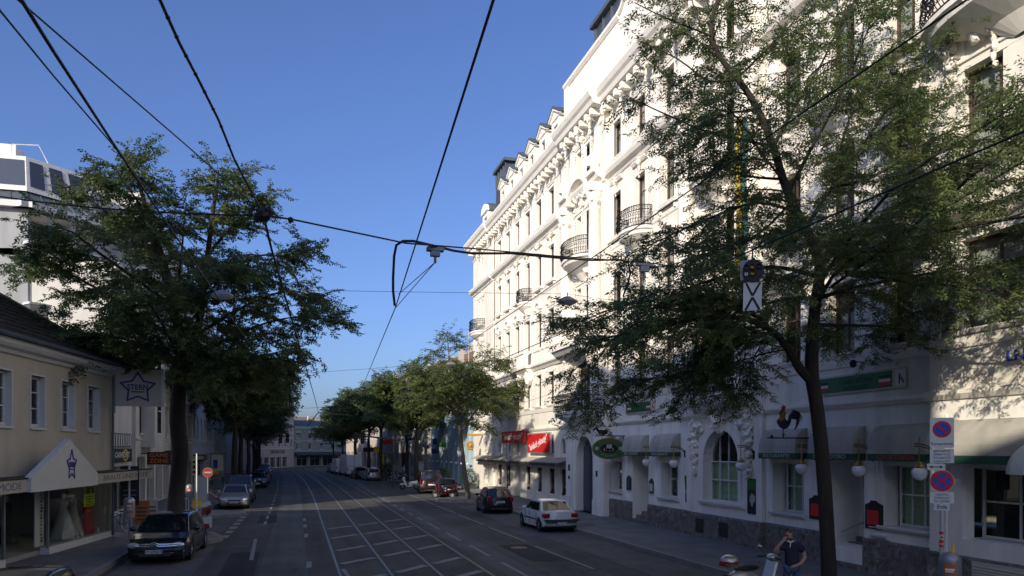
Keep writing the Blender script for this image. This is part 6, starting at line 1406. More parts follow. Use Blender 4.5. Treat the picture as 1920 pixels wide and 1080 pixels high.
for x, y, L, H, lb in ((6.9, 107, 6.4, 2.9, 'large white box van on the far right'), (6.0, 115, 5.2, 2.3, 'smaller white van with an orange beacon behind the box van')):
    t = empty('delivery_van', (x, y, 0), lb, 'van', None, .12); LFv = Fr((0, 0, 0), U=(0, 1, 0), N=(1, 0, 0)); q = MB(LFv)
    hl = L / 2; q.slab([(-hl, .4), (-hl, H - .05), (-hl + .1, H), (hl - 1.9, H), (hl - 1.75, H - .3), (hl - 1.0, 1.25), (hl - .1, 1.0), (hl, .8), (hl, .4)], -.98, .98); q.build('body', 'p_white', t, local=True)
    q = MB(LFv); q.box(-hl - .01, -hl, .5, H - .2, -.02, .02); q.box(-hl - .012, -hl, 1.35, 1.38, -.95, .95); q.build('door_gap', 'darkgrey', t, local=True); q = MB(LFv); q.slab([(hl - 1.7, 1.5), (hl - 1.7, H - .5 if H < 2.6 else 2.1), (hl - 1.45, H - .55 if H < 2.6 else 2.05), (hl - 1.05, 1.35)], -.99, .99); q.build('side_window', 'carglass', t, local=True)
    for y_ in (hl - 1.0, -hl + 1.1):
        for s_ in (-1, 1): q = MB(); q.lathe((s_ * .88 - .11, y_, .35), [(0, 0), (.35, 0), (.35, .22), (0, .22)], 16, 0, axis=(1, 0, 0)); q.build('wheel', 'tyre', t, local=True)
    for s_ in (-1, 1): q = MB(LFv); q.box(-hl - .02, -hl + .03, .8, 1.2, s_ * .88 - .06, s_ * .88 + .06); q.build('tail_light', 'tail', t, local=True)
    if L < 6: q = MB(); q.box(-.3, .3, -.2, .2, H, H + .35); q.build('beacon', 'orange', t, local=True)

def scooter(label, loc, rz, pm, case=True, cream=False, grp=None, lean=0):
    t = empty('scooter', loc, label, 'scooter', grp, rz); t.rotation_euler[1] = lean; B_ = lambda q, n_, m_, sm=True: q.build(n_, m_, t, smooth=sm, local=True)
    LFs = Fr((0, 0, 0), U=(0, 1, 0), N=(1, 0, 0))
    for y_ in (.66, -.62):
        q = MB(); q.lathe((-.055, y_, .25), [(.13, 0), (.23, .01), (.25, .055), (.23, .10), (.13, .11)], 18, 0, axis=(1, 0, 0)); w_ = B_(q, 'wheel', 'tyre'); q = MB(); q.lathe((-.03, y_, .25), [(0, 0), (.14, 0), (.14, .06), (0, .06)], 14, 0, axis=(1, 0, 0)); q.build('rim', 'rim', w_, local=True)
    q = MB(); q.ball((0, -.48, .60), .36, 0, 12, (.52, 1.25, .62)); q.ball((0, -.15, .52), .22, 0, 10, (.7, 1.1, .9)); q.ball((0, .66, .48), .20, 0, 10, (.55, 1.3, .5)); B_(q, 'body', pm)
    q = MB(LFs); q.slab([(.30, .30), (.38, .28), (.62, .88), (.60, .98), (.50, .98), (.30, .45)], -.19, .19); q.slab([(-.25, .28), (.36, .25), (.36, .32), (-.25, .36)], -.17, .17); o = B_(q, 'leg_shield', pm, False); o.modifiers.new('b', 'BEVEL').width = .04
    q = MB(); q.tube([(0, .66, .25), (0, .52, .95), (0, .50, 1.02)], .035, 8); q.tube([(-.33, .42, 1.04), (-.14, .49, 1.05), (0, .51, 1.06), (.14, .49, 1.05), (.33, .42, 1.04)], .022, 8); B_(q, 'steering_column', 'darkgrey')
    q = MB(); q.ball((0, .53, 1.04), .15, 0, 10, (1.05, .9, .62)); B_(q, 'handlebar_cover', pm); q = MB()
    for s_ in (-1, 1): q.tube([(s_ * .24, .44, 1.04), (s_ * .37, .40, 1.03)], .024, 8)
    B_(q, 'grip', 'black')
    for s_ in (-1, 1): q = MB(); q.tube([(s_ * .2, .48, 1.08), (s_ * .36, .50, 1.22)], .008, 5, 1); q.ball((s_ * .38, .50, 1.25), .07, 0, 8, (1, .35, .8)); q.build('mirror', ['chrome', 'black'], t, smooth=True, local=True)
    q = MB(); q.ball((0, .67, .98), .075, 0, 8, (1, .6, 1)); B_(q, 'headlight', 'headl')
    q = MB(); q.ball((0, -.32, .84), .34, 0, 12, (.46, 1.15, .24)); B_(q, 'seat', 'leather')
    q = MB(); q.box(-.09, .09, -.97, -.90, .62, .72); B_(q, 'tail_light', 'tail', False)
    if case: q = MB(); q.ball((0, -.86, 1.03), .23, 0, 14, (.95, .95, .72)); B_(q, 'top_case', 'p_silver'); q = MB(); q.lathe((0, -.86, 1.0), [(.222, 0), (.226, .02), (.222, .04)], 18); q.box(-.1, .1, -1.085, -1.07, .93, .99); B_(q, 'case_band', 'tail')
    return t
sc0 = scooter('silver-cream scooter with round top case at the lower right edge', (10.55, 16.2, 0), -PI / 2 + .22, 'p_cream')
scooter('white and red scooter parked on the far right corner', (9.8, 69.8, 0.0), PI / 2 + .1, 'p_white', False); scooter('dark red scooter leaning in front of the build-out tree', (10.5, 56.6, 0), PI / 2 - .35, 'p_redsc', False, lean=0); scooter('second dark red scooter with windshield behind the leaning one', (10.9, 57.6, 0), PI / 2 - .2, 'p_redsc', False)
scooter('dark motor scooter behind the grey off-road car on the left', (-3.3, 64.5, 0), PI + .1, 'p_black', True)
for i in range(4): scooter(['nearest dark scooter under the right trees', 'white-grey scooter second under the right trees', 'third scooter under the right trees', 'fourth scooter under the right trees'][i], (10.3 + .2 * i, 82 + i * 1.3, .15), PI / 2 + .1 * i, ('p_black', 'p_white', 'p_grey', 'p_redsc')[i], False, grp='scooters under the right trees')
def bicycle(label, loc, rz, fm, grp='parked bicycles', extra=None):
    t = empty('bicycle', loc, label, 'bicycle', grp, rz); r = .33
    for y_ in (.52, -.52):
        q = MB(); q.tube([(0, y_ + r * cos(2 * pi * k / 20), r + r * sin(2 * pi * k / 20)) for k in range(21)], .016, 5); w_ = q.build('wheel', 'lightgrey', t, local=True); q = MB()
        for k in range(9): q.tube([(0, y_, r), (0, y_ + r * cos(2 * pi * k / 9), r + r * sin(2 * pi * k / 9))], .004, 3)
        q.build('spokes', 'lightgrey', w_, local=True)
    q = MB(); 
    for a, b in (((-.52, .33), (-.05, .3)), ((-.05, .3), (-.18, .82)), ((-.05, .3), (.36, .72)), ((-.18, .7), (.36, .8)), ((-.52, .33), (-.16, .7)), ((.52, .33), (.34, .88))): q.tube([(0, *a), (0, *b)], .018, 6)
    q.build('frame', fm, t, local=True); q = MB(); q.tube([(0, .34, .88), (0, .32, 1.0)], .016, 5); q.tube([(-.28, .22, 1.02), (0, .34, 1.0), (.28, .22, 1.02)], .014, 5); q.build('handlebar', 'darkgrey', t, local=True); q = MB(); q.ball((0, -.2, .88), .12, 0, 8, (.7, 1.1, .3)); q.build('saddle', 'black', t, smooth=True, local=True)
    if extra: q = MB(); q.lathe((-.015, -.52, .33), [(0, 0), (.28, 0), (.28, .03), (0, .03)], 18, 0, axis=(1, 0, 0)); q.build('wheel_disc', extra, t, local=True)
    return t
bicycle('city bicycle leaning beside the corner of the yellow house', (-7.7, 38.0, .0), .9, 'darkgrey'); bicycle('yellow and purple hire bicycle on the left footway', (-6.15, 48.4, .15), PI / 2 + .2, 'p_blue', extra='yellow'); bicycle('pink-framed bicycle behind the white cabinet', (-5.35, 53.2, .15), PI / 2 - .2, 'red'); bicycle('bicycle with a white basket next to the pink one', (-5.2, 54.6, .15), PI / 2 + .1, 'lightgrey')

# ------------------------------------------------------------ street furniture on the left and far right
litter_bin(-6.35, 33.3, .95, 'pale litter bin with orange labels in front of the left signpost', body='lightgrey', stk=('o', 'o'))
tag(MB().tube([(-6.35, 33.3, .15), (-6.35, 33.3, .96)], .03, 8).build('bin_post', 'midgrey'), 'grey post under the pale litter bin on the left', 'post')
t = empty('direction_sign', (-6.6, 34.6, .15), 'tall grey post with a dark board seen from behind on the left', 'road sign'); MB().tube([(-6.6, 34.6, .15), (-6.6, 34.6, 3.0)], .045, 10).build('post', 'lightgrey', t)
q = MB(); q.box(-6.95, -6.25, 34.66, 34.70, 1.35, 2.95, 0); q.build('board', 'black', t); q = MB()
for z in (1.55, 1.75, 1.95, 2.6): q.box(-6.85, -6.35, 34.63, 34.66, z, z + .03)
q.build('rail', 'midgrey', t)
for x, y, lb, m_ in ((-6.2, 35.0, 'orange-brown poster stand right of the left signpost', 'orange'), (-5.95, 35.5, 'pale poster stand next to the orange one', 'signcream')):
    t = empty('poster_stand', (x, y, .15), lb, 'poster stand'); q = MB(); q.box(x - .28, x + .28, y - .03, y + .03, .55, 1.5); q.build('board', m_, t); q = MB(); [q.box(x - .2, x + .2, y - .036, y - .03, .7 + .16 * k, .76 + .16 * k) for k in range(4)]; q.build('writing', 'darkgrey', t); q = MB(); [q.tube([(x + s_ * .22, y, .15), (x + s_ * .22, y, .55)], .02, 5) for s_ in (-1, 1)]; q.build('leg', 'midgrey', t)
t = empty('marker_post', (-3.45, 33.3, .15), 'leaning red and white marker post on the left build-out', 'bollard'); q = MB(); q.tube([(-3.5, 33.3, .15), (-3.45, 33.3, 1.25)], .06, 10); q.build('post', 'midgrey', t)
S = Fr((-3.5, 33.2, 0), U=(1, .1, 0), N=(.1, -1, 0)); q = MB(S); q.slab([(-.20, .98), (.16, 1.06), (.19, 1.36), (-.17, 1.28)], 0, .03, 0); q.slab([(-.26, 1.30), (.20, 1.42), (.1, 1.56), (-.22, 1.46)], 0, .03, 1); q.slab([(-.12, .45), (.2, .5), (.2, .95), (-.14, .9)], -.03, 0, 1); q.slab([(-.02, 1.0), (.1, 1.03), (.12, 1.25), (0, 1.22)], .03, .035, 2); q.build('marker_board', ['dullred', 'signwhite', 'black'], t)
t = empty('signpost', (-5.2, 41.6, .15), 'pale slim post with clustered signs seen edge-on behind the big left trunk', 'road sign') if False else empty('signpost', (-5.35, 45.9, .15), 'pale slim post with small signs beside the no-entry sign', 'road sign')
q = MB(); q.tube([(-5.35, 45.9, .15), (-5.35, 45.9, 3.4)], .04, 8); q.build('post', 'signwhite', t)
q = MB(); [q.box(-5.6, -5.35, 45.88, 45.92, z, z + .12) for z in (2.2, 2.45, 2.75, 3.0)]; q.build('plates', 'black', t)
t = empty('no_entry_sign', (-4.9, 47.6, .15), 'round red no-entry sign above a pale cabinet', 'road sign'); S = Fr((-4.95, 47.6, 0), U=(1, 0, 0), N=(0, -1, 0)); q = MB(S); q.tube([(0, .15, 0), (0, 2.55, 0)], .035, 8); q.build('post', 'midgrey', t); q = MB(S); disc(q, 0, 2.3, .28, .04, .05, 0); disc(q, 0, 2.3, .265, .05, .056, 1); q.box(-.19, .19, 2.26, 2.35, .056, .062, 0); q.build('plate', ['lightgrey', 'dullred'], t)
t = empty('utility_cabinet', (-5.4, 48.6, .15), 'tall pale grey utility cabinet on the left footway', 'cabinet'); q = MB(); q.box(-5.85, -5.15, 48.9, 49.3, .15, 2.05); q.build('body', 'lightgrey', t)
q = MB(); q.box(-5.87, -5.13, 48.88, 49.32, 2.05, 2.1); q.build('lid', 'midgrey', t)
litter_bin(-5.75, 46.0, .9, 'small round bin with orange label on the pale signpost across the side street', sz=.9)
t = empty('barrier_box', (-6.0, 45.5, .15), 'low white louvred box on the left footway corner', 'box'); q = MB(); q.box(-6.35, -5.75, 45.6, 46.1, .15, .95); q.build('body', 'lightgrey', t); q = MB(); [q.box(-6.3 + k * .12, -6.25 + k * .12, 45.57, 45.6, .2, .9) for k in range(5)]; q.build('louvres', 'darkgrey', t)
def mast(x, y, arm, zt, label, lights):
    t = empty('traffic_mast', (x, y, .15), label, 'traffic light'); q = MB(); q.tube([(x, y, .1), (x, y, zt - .3), (x + .12 * (1 if arm > 0 else -1), y, zt - .08), (x + .4 * (1 if arm > 0 else -1), y, zt), (x + arm, y - .5, zt + .35)], [.13, .11, .10, .09, .06], 10); q.build('mast', 'darkgrey', t, smooth=True)
    for dx in lights:
        q = MB(); zz = zt + .35 * dx / arm; q.box(x + dx - .17, x + dx + .17, y - .5 - .15, y - .5 + .1, zz - .75, zz + .25, 0); o = q.build('signal_head', 'black', t); q = MB()
        for k in range(3): q.lathe((x + dx, y - .66, zz + .1 - .32 * k), [(0, 0), (.09, 0), (.1, .08)], 10, 0, axis=(0, -1, 0))
        q.build('lens', 'darkgrey', o)
    q = MB(); q.box(x - .2, x + .14, y - .25, y - .08, 2.2, 3.2); q.build('signal_head', 'black', t); return t
mast(-4.9, 86.5, 4.2, 4.75, 'grey traffic light mast with an arm over the road on the left', (3.2, 3.9)); mast(8.72, 73.0, -3.6, 4.6, 'dark traffic light mast with an arm over the road on the right', (-2.9, -3.5))
t = empty('road_sign', (11.75, 43.3, .15), 'thin dark post with a long narrow plate behind the black hatchback', 'road sign'); q = MB(); q.tube([(11.75, 43.3, .1), (11.75, 43.3, 3.95)], .04, 8); q.build('post', 'darkgrey', t); q = MB(); q.box(11.7, 11.8, 43.1, 43.25, 2.9, 4.0); q.build('plate', 'lightgrey', t)
for x, y, lb in ((14.6, 66.8, 'round clipped bush in a trough right of the build-out tree'), (13.2, 71.5, 'dark clipped bush in front of the blue theatre'), (10.2, 92, 'dark bush behind the silver hatchback')):
    t = empty('bush', (x, y, .15), lb, 'bush'); q = MB(); rs = random.Random(int(x * 10))
    for k in range(1500):
        d = V((rs.gauss(0, 1), rs.gauss(0, 1), rs.gauss(0, 1))).normalized(); p = V((x, y, 1.15)) + V((d.x * .75, d.y * .75, d.z * .8)) * rs.uniform(.7, 1.08) * (1 + .2 * noise.noise(d * 2)); a = V((rs.gauss(0, 1), rs.gauss(0, 1), rs.gauss(0, 1))).normalized() * .05; b = a.cross(d + V((.1, .3, .2))).normalized() * .035; q.poly([p - a, p + b, p + a, p - b])
    q.build('foliage', 'bush', t); q = MB(); q.box(x - .6, x + .6, y - .35, y + .35, .15, .6); q.build('trough', 'darkgrey', t)

# ------------------------------------------------------------ people
def skin_mesh(name, pts, edges, rad, m, parent, root=0, sub=2, mats=None):
    me = bpy.data.meshes.new(name); me.from_pydata([tuple(p) for p in pts], edges, []); o = bpy.data.objects.new(name, me); C.objects.link(o)
    sk_ = o.modifiers.new('skin', 'SKIN'); sk_.use_smooth_shade = True; ss = o.modifiers.new('sub', 'SUBSURF'); ss.levels = sub; ss.render_levels = sub
    for i, r in enumerate(rad): v = me.skin_vertices[0].data[i]; v.radius = r if isinstance(r, tuple) else (r, r); v.use_root = (i == root)
    bpy.context.view_layer.update(); m2 = bpy.data.meshes.new_from_object(o.evaluated_get(bpy.context.evaluated_depsgraph_get())); bpy.data.objects.remove(o)
    m2.materials.clear(); m2.materials.append(M[m]); m2.polygons.foreach_set('use_smooth', [True] * len(m2.polygons))
    o2 = bpy.data.objects.new(name, m2); C.objects.link(o2); o2.parent = parent; return o2
# man: local frame x = his left-right seen from the camera (screen right), y = away from the camera, z up; faces screen left
mp = P(1484, 1000, 18.15); vdm = V((mp.x, mp.y, 0)).normalized(); rz = math.atan2(vdm.y, vdm.x) - pi / 2
MAN = empty('person', (mp.x, mp.y, 0.0), 'man in dark blue polo shirt and jeans, hand at his mouth, beside the scooter', 'person', None, rz)
j = [(0, 0, .95), (.01, 0, 1.10), (.0, 0, 1.28), (-.01, .0, 1.42), (-.02, 0, 1.50), (-.05, 0, 1.56), (-.07, 0, 1.66), (-.075, 0, 1.735),
     (-.19, -.03, 1.415), (-.33, -.12, 1.28), (-.38, -.18, 1.25), (-.24, -.20, 1.44), (-.155, -.155, 1.53),
     (.20, .02, 1.41), (.27, .04, 1.22), (.295, .02, 1.10), (.20, -.12, .99), (.08, -.17, .93),
     (-.10, 0, .90), (-.12, -.03, .52), (-.13, .0, .10), (.11, 0, .90), (.14, 0, .52), (.15, .03, .10), (-.17, -.16, .04), (.13, -.13, .04)]
e = [(0, 1), (1, 2), (2, 3), (3, 4), (4, 5), (5, 6), (6, 7), (3, 8), (8, 9), (9, 10), (10, 11), (11, 12), (3, 13), (13, 14), (14, 15), (15, 16), (16, 17), (0, 18), (18, 19), (19, 20), (0, 21), (21, 22), (22, 23), (20, 24), (23, 25)]
rd = [(.15, .12), (.15, .13), (.16, .13), (.15, .10), .062, .058, (.082, .095), (.07, .08), .062, .052, .046, .038, .03, .062, .052, .046, .040, .030, .088, .062, .045, .088, .062, .045, .035, .035]
bd = skin_mesh('body', j, e, rd, 'skin', MAN)
skin_mesh('shirt', [(0, 0, .86), (.01, 0, 1.0), (.01, -.015, 1.14), (.0, -.005, 1.29), (-.01, 0, 1.40), (-.18, -.025, 1.40), (-.30, -.10, 1.30), (.19, .02, 1.40), (.262, .04, 1.22)], [(0, 1), (1, 2), (2, 3), (3, 4), (4, 5), (5, 6), (4, 7), (7, 8)], [(.19, .165), (.20, .178), (.205, .182), (.20, .16), (.185, .135), .115, .086, .118, .092], 'shirt', MAN)
skin_mesh('jeans', [(0, 0, .95), (-.09, 0, .88), (-.12, -.03, .5), (-.13, 0, .12), (.10, 0, .88), (.14, 0, .5), (.15, .03, .12)], [(0, 1), (1, 2), (2, 3), (0, 4), (4, 5), (5, 6)], [(.175, .14), .115, .082, .075, .115, .082, .075], 'jeans', MAN)
q = MB(); q.tube([(-.09, -.09, 1.50), (-.02, -.115, 1.47), (.04, -.08, 1.50)], .02, 6); q.tube([(-.02, -.12, 1.47), (-.03, -.145, 1.36)], .014, 5); q.build('collar', 'collar', MAN, smooth=True, local=True)
q = MB(); q.ball((-.066, .020, 1.712), .100, 0, 20, (.84, .98, .82), .28, 2); q.build('hair', 'hair', MAN, smooth=True, local=True)
q = MB(); q.ball((-.085, -.068, 1.655), .055, 0, 12, (.9, .75, 1.25)); q.ball((-.10, -.118, 1.655), .018, 0, 8, (.8, 1, 1.3)); q.ball((.012, .0, 1.66), .024, 0, 8, (.5, .8, 1.3)); q.build('face', 'skin', MAN, smooth=True, local=True)
q = MB(); q.tube([(-.13, -.108, 1.628), (-.10, -.122, 1.633), (-.07, -.108, 1.628)], .009, 5); q.ball((-.122, -.104, 1.682), .008, 0, 6); q.ball((-.072, -.108, 1.682), .008, 0, 6); q.tube([(-.14, -.098, 1.70), (-.108, -.108, 1.703)], .006, 4); q.tube([(-.088, -.11, 1.703), (-.055, -.102, 1.70)], .006, 4); q.build('moustache', 'hair', MAN, smooth=True, local=True)
def hand(base, dr, up, flip=1, curl=.6, nm='hand'):
    "palm with five bent fingers; dr = finger direction, up = back-of-hand direction"
    dr = V(dr).normalized(); up = V(up); up = (up - dr * up.dot(dr)).normalized(); sd = dr.cross(up) * flip; b = V(base)
    q = MB(); q.tube([b - dr * .02, b + dr * .03, b + dr * .075], [.026, .036, .034], 8)
    for k, (o_, L_) in enumerate(((-.030, .070), (-.010, .080), (.010, .075), (.030, .058))):
        p0 = b + dr * .075 + sd * o_; p1 = p0 + dr * L_ * .45 - up * L_ * .15; p2 = p1 + dr * L_ * .25 * (1 - curl) - up * L_ * .40; p3 = p2 - dr * L_ * .2 * curl - up * L_ * .15; q.tube([p0 - dr * .015, p0, p1, p2, p3], [.010, .0105, .009, .008, .006], 6)
    p0 = b + dr * .01 - sd * .03; q.tube([p0, p0 - sd * .025 + dr * .02 - up * .01, p0 - sd * .03 + dr * .05 - up * .025, p0 - sd * .02 + dr * .07 - up * .03], [.014, .012, .010, .007], 6)
    return q.build(nm, 'skin', MAN, smooth=True, local=True)
hand((-.175, -.165, 1.515), (.55, .25, .8), (-.6, -.7, .2), 1, .7); hand((.09, -.17, .94), (-.9, -.2, -.35), (0, -1, .3), -1, .9)
q = MB(); q.tube([(-.15, -.185, 1.585), (-.135, -.21, 1.60)], .006, 6); tag(q.build('cigarette', 'collar', None, local=True), 'small white cigarette held at the mouth of the man', 'cigarette')
cg = C.objects[-1] if False else [o for o in C.objects if o.name == 'cigarette'][0]; cg.location = MAN.location; cg.rotation_euler = (0, 0, rz)
q = MB(); q.lathe((0, 0, .93), [(.178, 0), (.18, .035)], 18); o_ = q.build('belt', 'black', MAN, local=True); o_.scale = (1, .84, 1)
def walker(label, x, y, z, shirt_, trou, rz, h=1.0):
    t = empty('person', (x, y, z), label, 'person', 'distant people on foot', rz)
    jj = [(0, 0, .95), (0, 0, 1.2), (0, 0, 1.42), (0, 0, 1.52), (0, .01, 1.62), (0, .01, 1.72), (-.2, 0, 1.40), (-.26, .03, 1.12), (-.25, .12, .88), (.2, 0, 1.40), (.26, -.03, 1.12), (.25, .05, .88), (-.1, 0, .88), (-.11, .14, .5), (-.11, .05, .08), (.1, 0, .88), (.11, -.02, .5), (.11, -.2, .1)]
    ee = [(0, 1), (1, 2), (2, 3), (3, 4), (4, 5), (2, 6), (6, 7), (7, 8), (2, 9), (9, 10), (10, 11), (0, 12), (12, 13), (13, 14), (0, 15), (15, 16), (16, 17)]
    skin_mesh('body', jj, ee, [(.14, .1), (.14, .1), (.14, .09), .055, .085, .075, .055, .042, .035, .055, .042, .035, .08, .058, .045, .08, .058, .045], 'skin', t, sub=1)
    skin_mesh('top', jj[:3] + [jj[6], jj[7], jj[9], jj[10]], [(0, 1), (1, 2), (2, 3), (3, 4), (2, 5), (5, 6)], [(.165, .125), (.17, .125), (.155, .105), .08, .06, .08, .06], shirt_, t, sub=1)
    skin_mesh('trousers', [jj[0], jj[12], jj[13], jj[14], jj[15], jj[16], jj[17]], [(0, 1), (1, 2), (2, 3), (0, 4), (4, 5), (5, 6)], [(.16, .12), .1, .075, .065, .1, .075, .065], trou, t, sub=1)
    q = MB(); q.ball((0, .0, 1.70), .1, 0, 8, (.9, 1, .9)); q.build('hair', 'hair', t, smooth=True, local=True); return t
walker('distant person in a light blue shirt walking on the right footway', 11.6, 87, .15, 'paleblue', 'jeans', 2.9); walker('distant person in dark clothes in the shop doorway on the left', -7.9, 73.5, .15, 'signwhite', 'shirt', .4)
# ------------------------------------------------------------ trees (honey locusts with feathery leaves)
def rnd_unit(rs):
    while True:
        v = V((rs.uniform(-1, 1), rs.uniform(-1, 1), rs.uniform(-1, 1)))
        if .05 < v.length < 1: return v.normalized()
class Tree:
    def __init__(s, seed, leaf=.16, lw=.035, dens=1.0, twig=.75, fr_step=.085, flat=.45):
        s.rs = random.Random(seed); s.wood = MB(); s.P = []; s.D = []; s.S = []; s.leaf = leaf; s.lw = lw; s.dens = dens; s.twig = twig; s.fs = fr_step; s.flat = flat
    def path(s, p, d, L, bend_=.25, droop=.0, n=6):
        pts = [V(p)]; d = V(d).normalized()
        for i in range(n):
            d = (d + rnd_unit(s.rs) * bend_ * .6 + V((0, 0, -droop / n))).normalized(); pts.append(pts[-1] + d * L / n)
        return pts
    def sample(s, pts, f):
        k = f * (len(pts) - 1); i = min(int(k), len(pts) - 2); return pts[i].lerp(pts[i + 1], k - i), (pts[i + 1] - pts[i]).normalized()
    def side(s, d, ang):
        up = V((0, 0, 1)); x = d.cross(up)
        if x.length < .2: x = rnd_unit(s.rs).cross(d)
        x.normalize(); x = x * s.rs.choice((-1, 1)); y = x.cross(d).normalized(); r = s.rs.uniform(-.9, .9) * (1 - s.flat) * 1.5
        o = (x * cos(r) + y * sin(r)).normalized(); return (d * cos(ang) + o * sin(ang)).normalized()
    def twigs(s, pts, step, L, r):
        tot = sum((pts[i + 1] - pts[i]).length for i in range(len(pts) - 1)); n = max(1, int(tot / step)); 
        for i in range(n):
            f = .12 + .88 * (i + s.rs.random()) / n; p, d = s.sample(pts, min(f, 1)); l = L * s.rs.uniform(.55, 1.15)
            t = s.path(p, s.side(d, s.rs.uniform(.5, 1.1)), l, .35, .25, 3)
            s.wood.tube(t, [r, r * .8, r * .6, r * .3], 3, cap=False)
            m = max(3, int(l / s.fs * s.dens))
            for j in range(m):
                q, dd = s.sample(t, min(1, (j + s.rs.random()) / m)); s.P.append(tuple(q)); e = s.side(dd, s.rs.uniform(.4, 1.2)) + V((0, 0, s.rs.uniform(-.45, .15))); s.D.append(tuple(e.normalized())); s.S.append(s.rs.uniform(.7, 1.25))
    def limb(s, pts, r0, r1, sec_step=.5, sec_L=2.2, start=.2, twL=None, tw_step=.26, up=.1):
        n = len(pts); s.wood.tube(pts, [r0 + (r1 - r0) * i / (n - 1) for i in range(n)], 8, cap=True)
        tot = sum((pts[i + 1] - pts[i]).length for i in range(n - 1)); m = max(2, int(tot * (1 - start) / (sec_step * getattr(s, 'k', 1)))); tw_step = tw_step * getattr(s, 'k2', .62)
        for i in range(m):
            f = start + (1 - start) * (i + s.rs.random()) / m; p, d = s.sample(pts, min(f, .999)); L = sec_L * (1.05 - .6 * f) * s.rs.uniform(.55, 1.2)
            dd = s.side(d, s.rs.uniform(.6, 1.25)); dd.z = dd.z * .6 + up + s.rs.uniform(-.25, .25)
            q = s.path(p, dd, L, .25, .35, 5); rr = max(.008, min(r1 * 1.1, .012 * L + .006)); s.wood.tube(q, [rr, rr * .85, rr * .7, rr * .5, rr * .35, rr * .2], 5, cap=False)
            s.twigs(q, tw_step, twL or s.twig, .006)
        s.twigs(pts[-3:], tw_step, twL or s.twig, .006)
    def finish(s, root, lm, bark='bark', nb=4):
        s.wood.build('trunk', bark, root, smooth=True)
        rng = np.random.default_rng(5); P0 = np.array(s.P); D = np.array(s.D); S = np.array(s.S) * s.leaf; n = len(P0)
        off = np.array(wloc(root)); P0 = P0 - off
        R1 = np.cross(D, rng.normal(size=(n, 3)) * .35 + np.array([0, 0, 1.0])); R1 /= np.linalg.norm(R1, axis=1)[:, None] + 1e-9
        verts = []; 
        for k in range(nb):
            f = (k + .5) / nb; sg = 1 if k % 2 else -1
            base = P0 + D * (S * f)[:, None] * .8; dr = D * .55 + R1 * sg * .85 + np.array([0, 0, -.25]); dr /= np.linalg.norm(dr, axis=1)[:, None]
            nn = np.cross(dr, D + rng.normal(size=(n, 3)) * .4); nn /= np.linalg.norm(nn, axis=1)[:, None] + 1e-9; wd = np.cross(dr, nn) * s.lw * (.6 + .6 * rng.random((n, 1)))
            L = (S * .62 * (1.1 - .5 * f))[:, None]
            verts.append(np.stack([base, base + dr * L * .45 + wd * .5, base + dr * L, base + dr * L * .45 - wd * .5], 1))
        v = np.concatenate(verts, 0).reshape(-1, 3); nf = len(v) // 4; me = bpy.data.meshes.new('crown')
        me.vertices.add(len(v)); me.vertices.foreach_set('co', v.ravel()); me.loops.add(len(v)); me.loops.foreach_set('vertex_index', np.arange(len(v), dtype=np.int32)); me.polygons.add(nf)
        me.polygons.foreach_set('loop_start', np.arange(0, len(v), 4, dtype=np.int32)); me.polygons.foreach_set('loop_total', np.full(nf, 4, dtype=np.int32)); me.update(); me.validate(); me.materials.append(M[lm])
        o = bpy.data.objects.new('crown', me); C.objects.link(o); o.parent = root; print('leaves', nf); return root
def interp(pts, k=3):
    out = []
    for i in range(len(pts) - 1):
        p0, p1, p2, p3 = pts[max(i - 1, 0)], pts[i], pts[i + 1], pts[min(i + 2, len(pts) - 1)]
        for j in range(k):
            t = j / k; out.append(.5 * ((2 * p1) + (p2 - p0) * t + (2 * p0 - 5 * p1 + 4 * p2 - p3) * t * t + (3 * p1 - p0 - 3 * p2 + p3) * t ** 3))
    return out + [pts[-1]]

# near tree on the right footway
D0 = 19.0
nr = empty('street_tree', P(1556, 1165, D0), 'large honey locust in front of the cafe with its dark trunk at the right', 'tree')
nr.location.z = .15; T = Tree(11, leaf=.19, lw=.036, dens=1.5, twig=.75, fr_step=.066); T.k = .62
def PP(l, dd=None): return interp([P(*a) for a in l])
b0 = nr.location.copy()
T.wood.tube(interp([b0, P(1551, 1000, D0), P(1543, 870, D0), P(1531, 760, D0), P(1522, 700, D0), P(1524, 620, D0)]), [.20, .19, .18, .175, .172, .17, .17, .168, .165, .165, .165, .165, .165, .16, .15, .15], 14)
lead = PP([(1524, 620, D0), (1530, 560, D0), (1537, 500, D0 - .1), (1511, 428, D0 - .2), (1493, 397, D0 - .3), (1468, 336, D0 - .5), (1450, 275, D0 - .7), (1419, 202, D0 - .8), (1383, 147, D0 - 1), (1352, 110, D0 - 1.1), (1333, 60, D0 - 1.2), (1345, 0, D0 - 1.2), (1362, -60, D0 - 1.2)])
T.limb(lead, .145, .03, .55, 2.1, .30)
T.limb(PP([(1522, 715, D0), (1500, 692, D0 - .1), (1484, 664, D0 - .2), (1468, 642, D0 - .4), (1448, 620, D0 - .6), (1390, 596, D0 - 1), (1300, 600, D0 - 1.3), (1200, 620, D0 - 1.2), (1110, 640, D0 - .8)]), .13, .02, .30, 2.6, .28, up=.02)
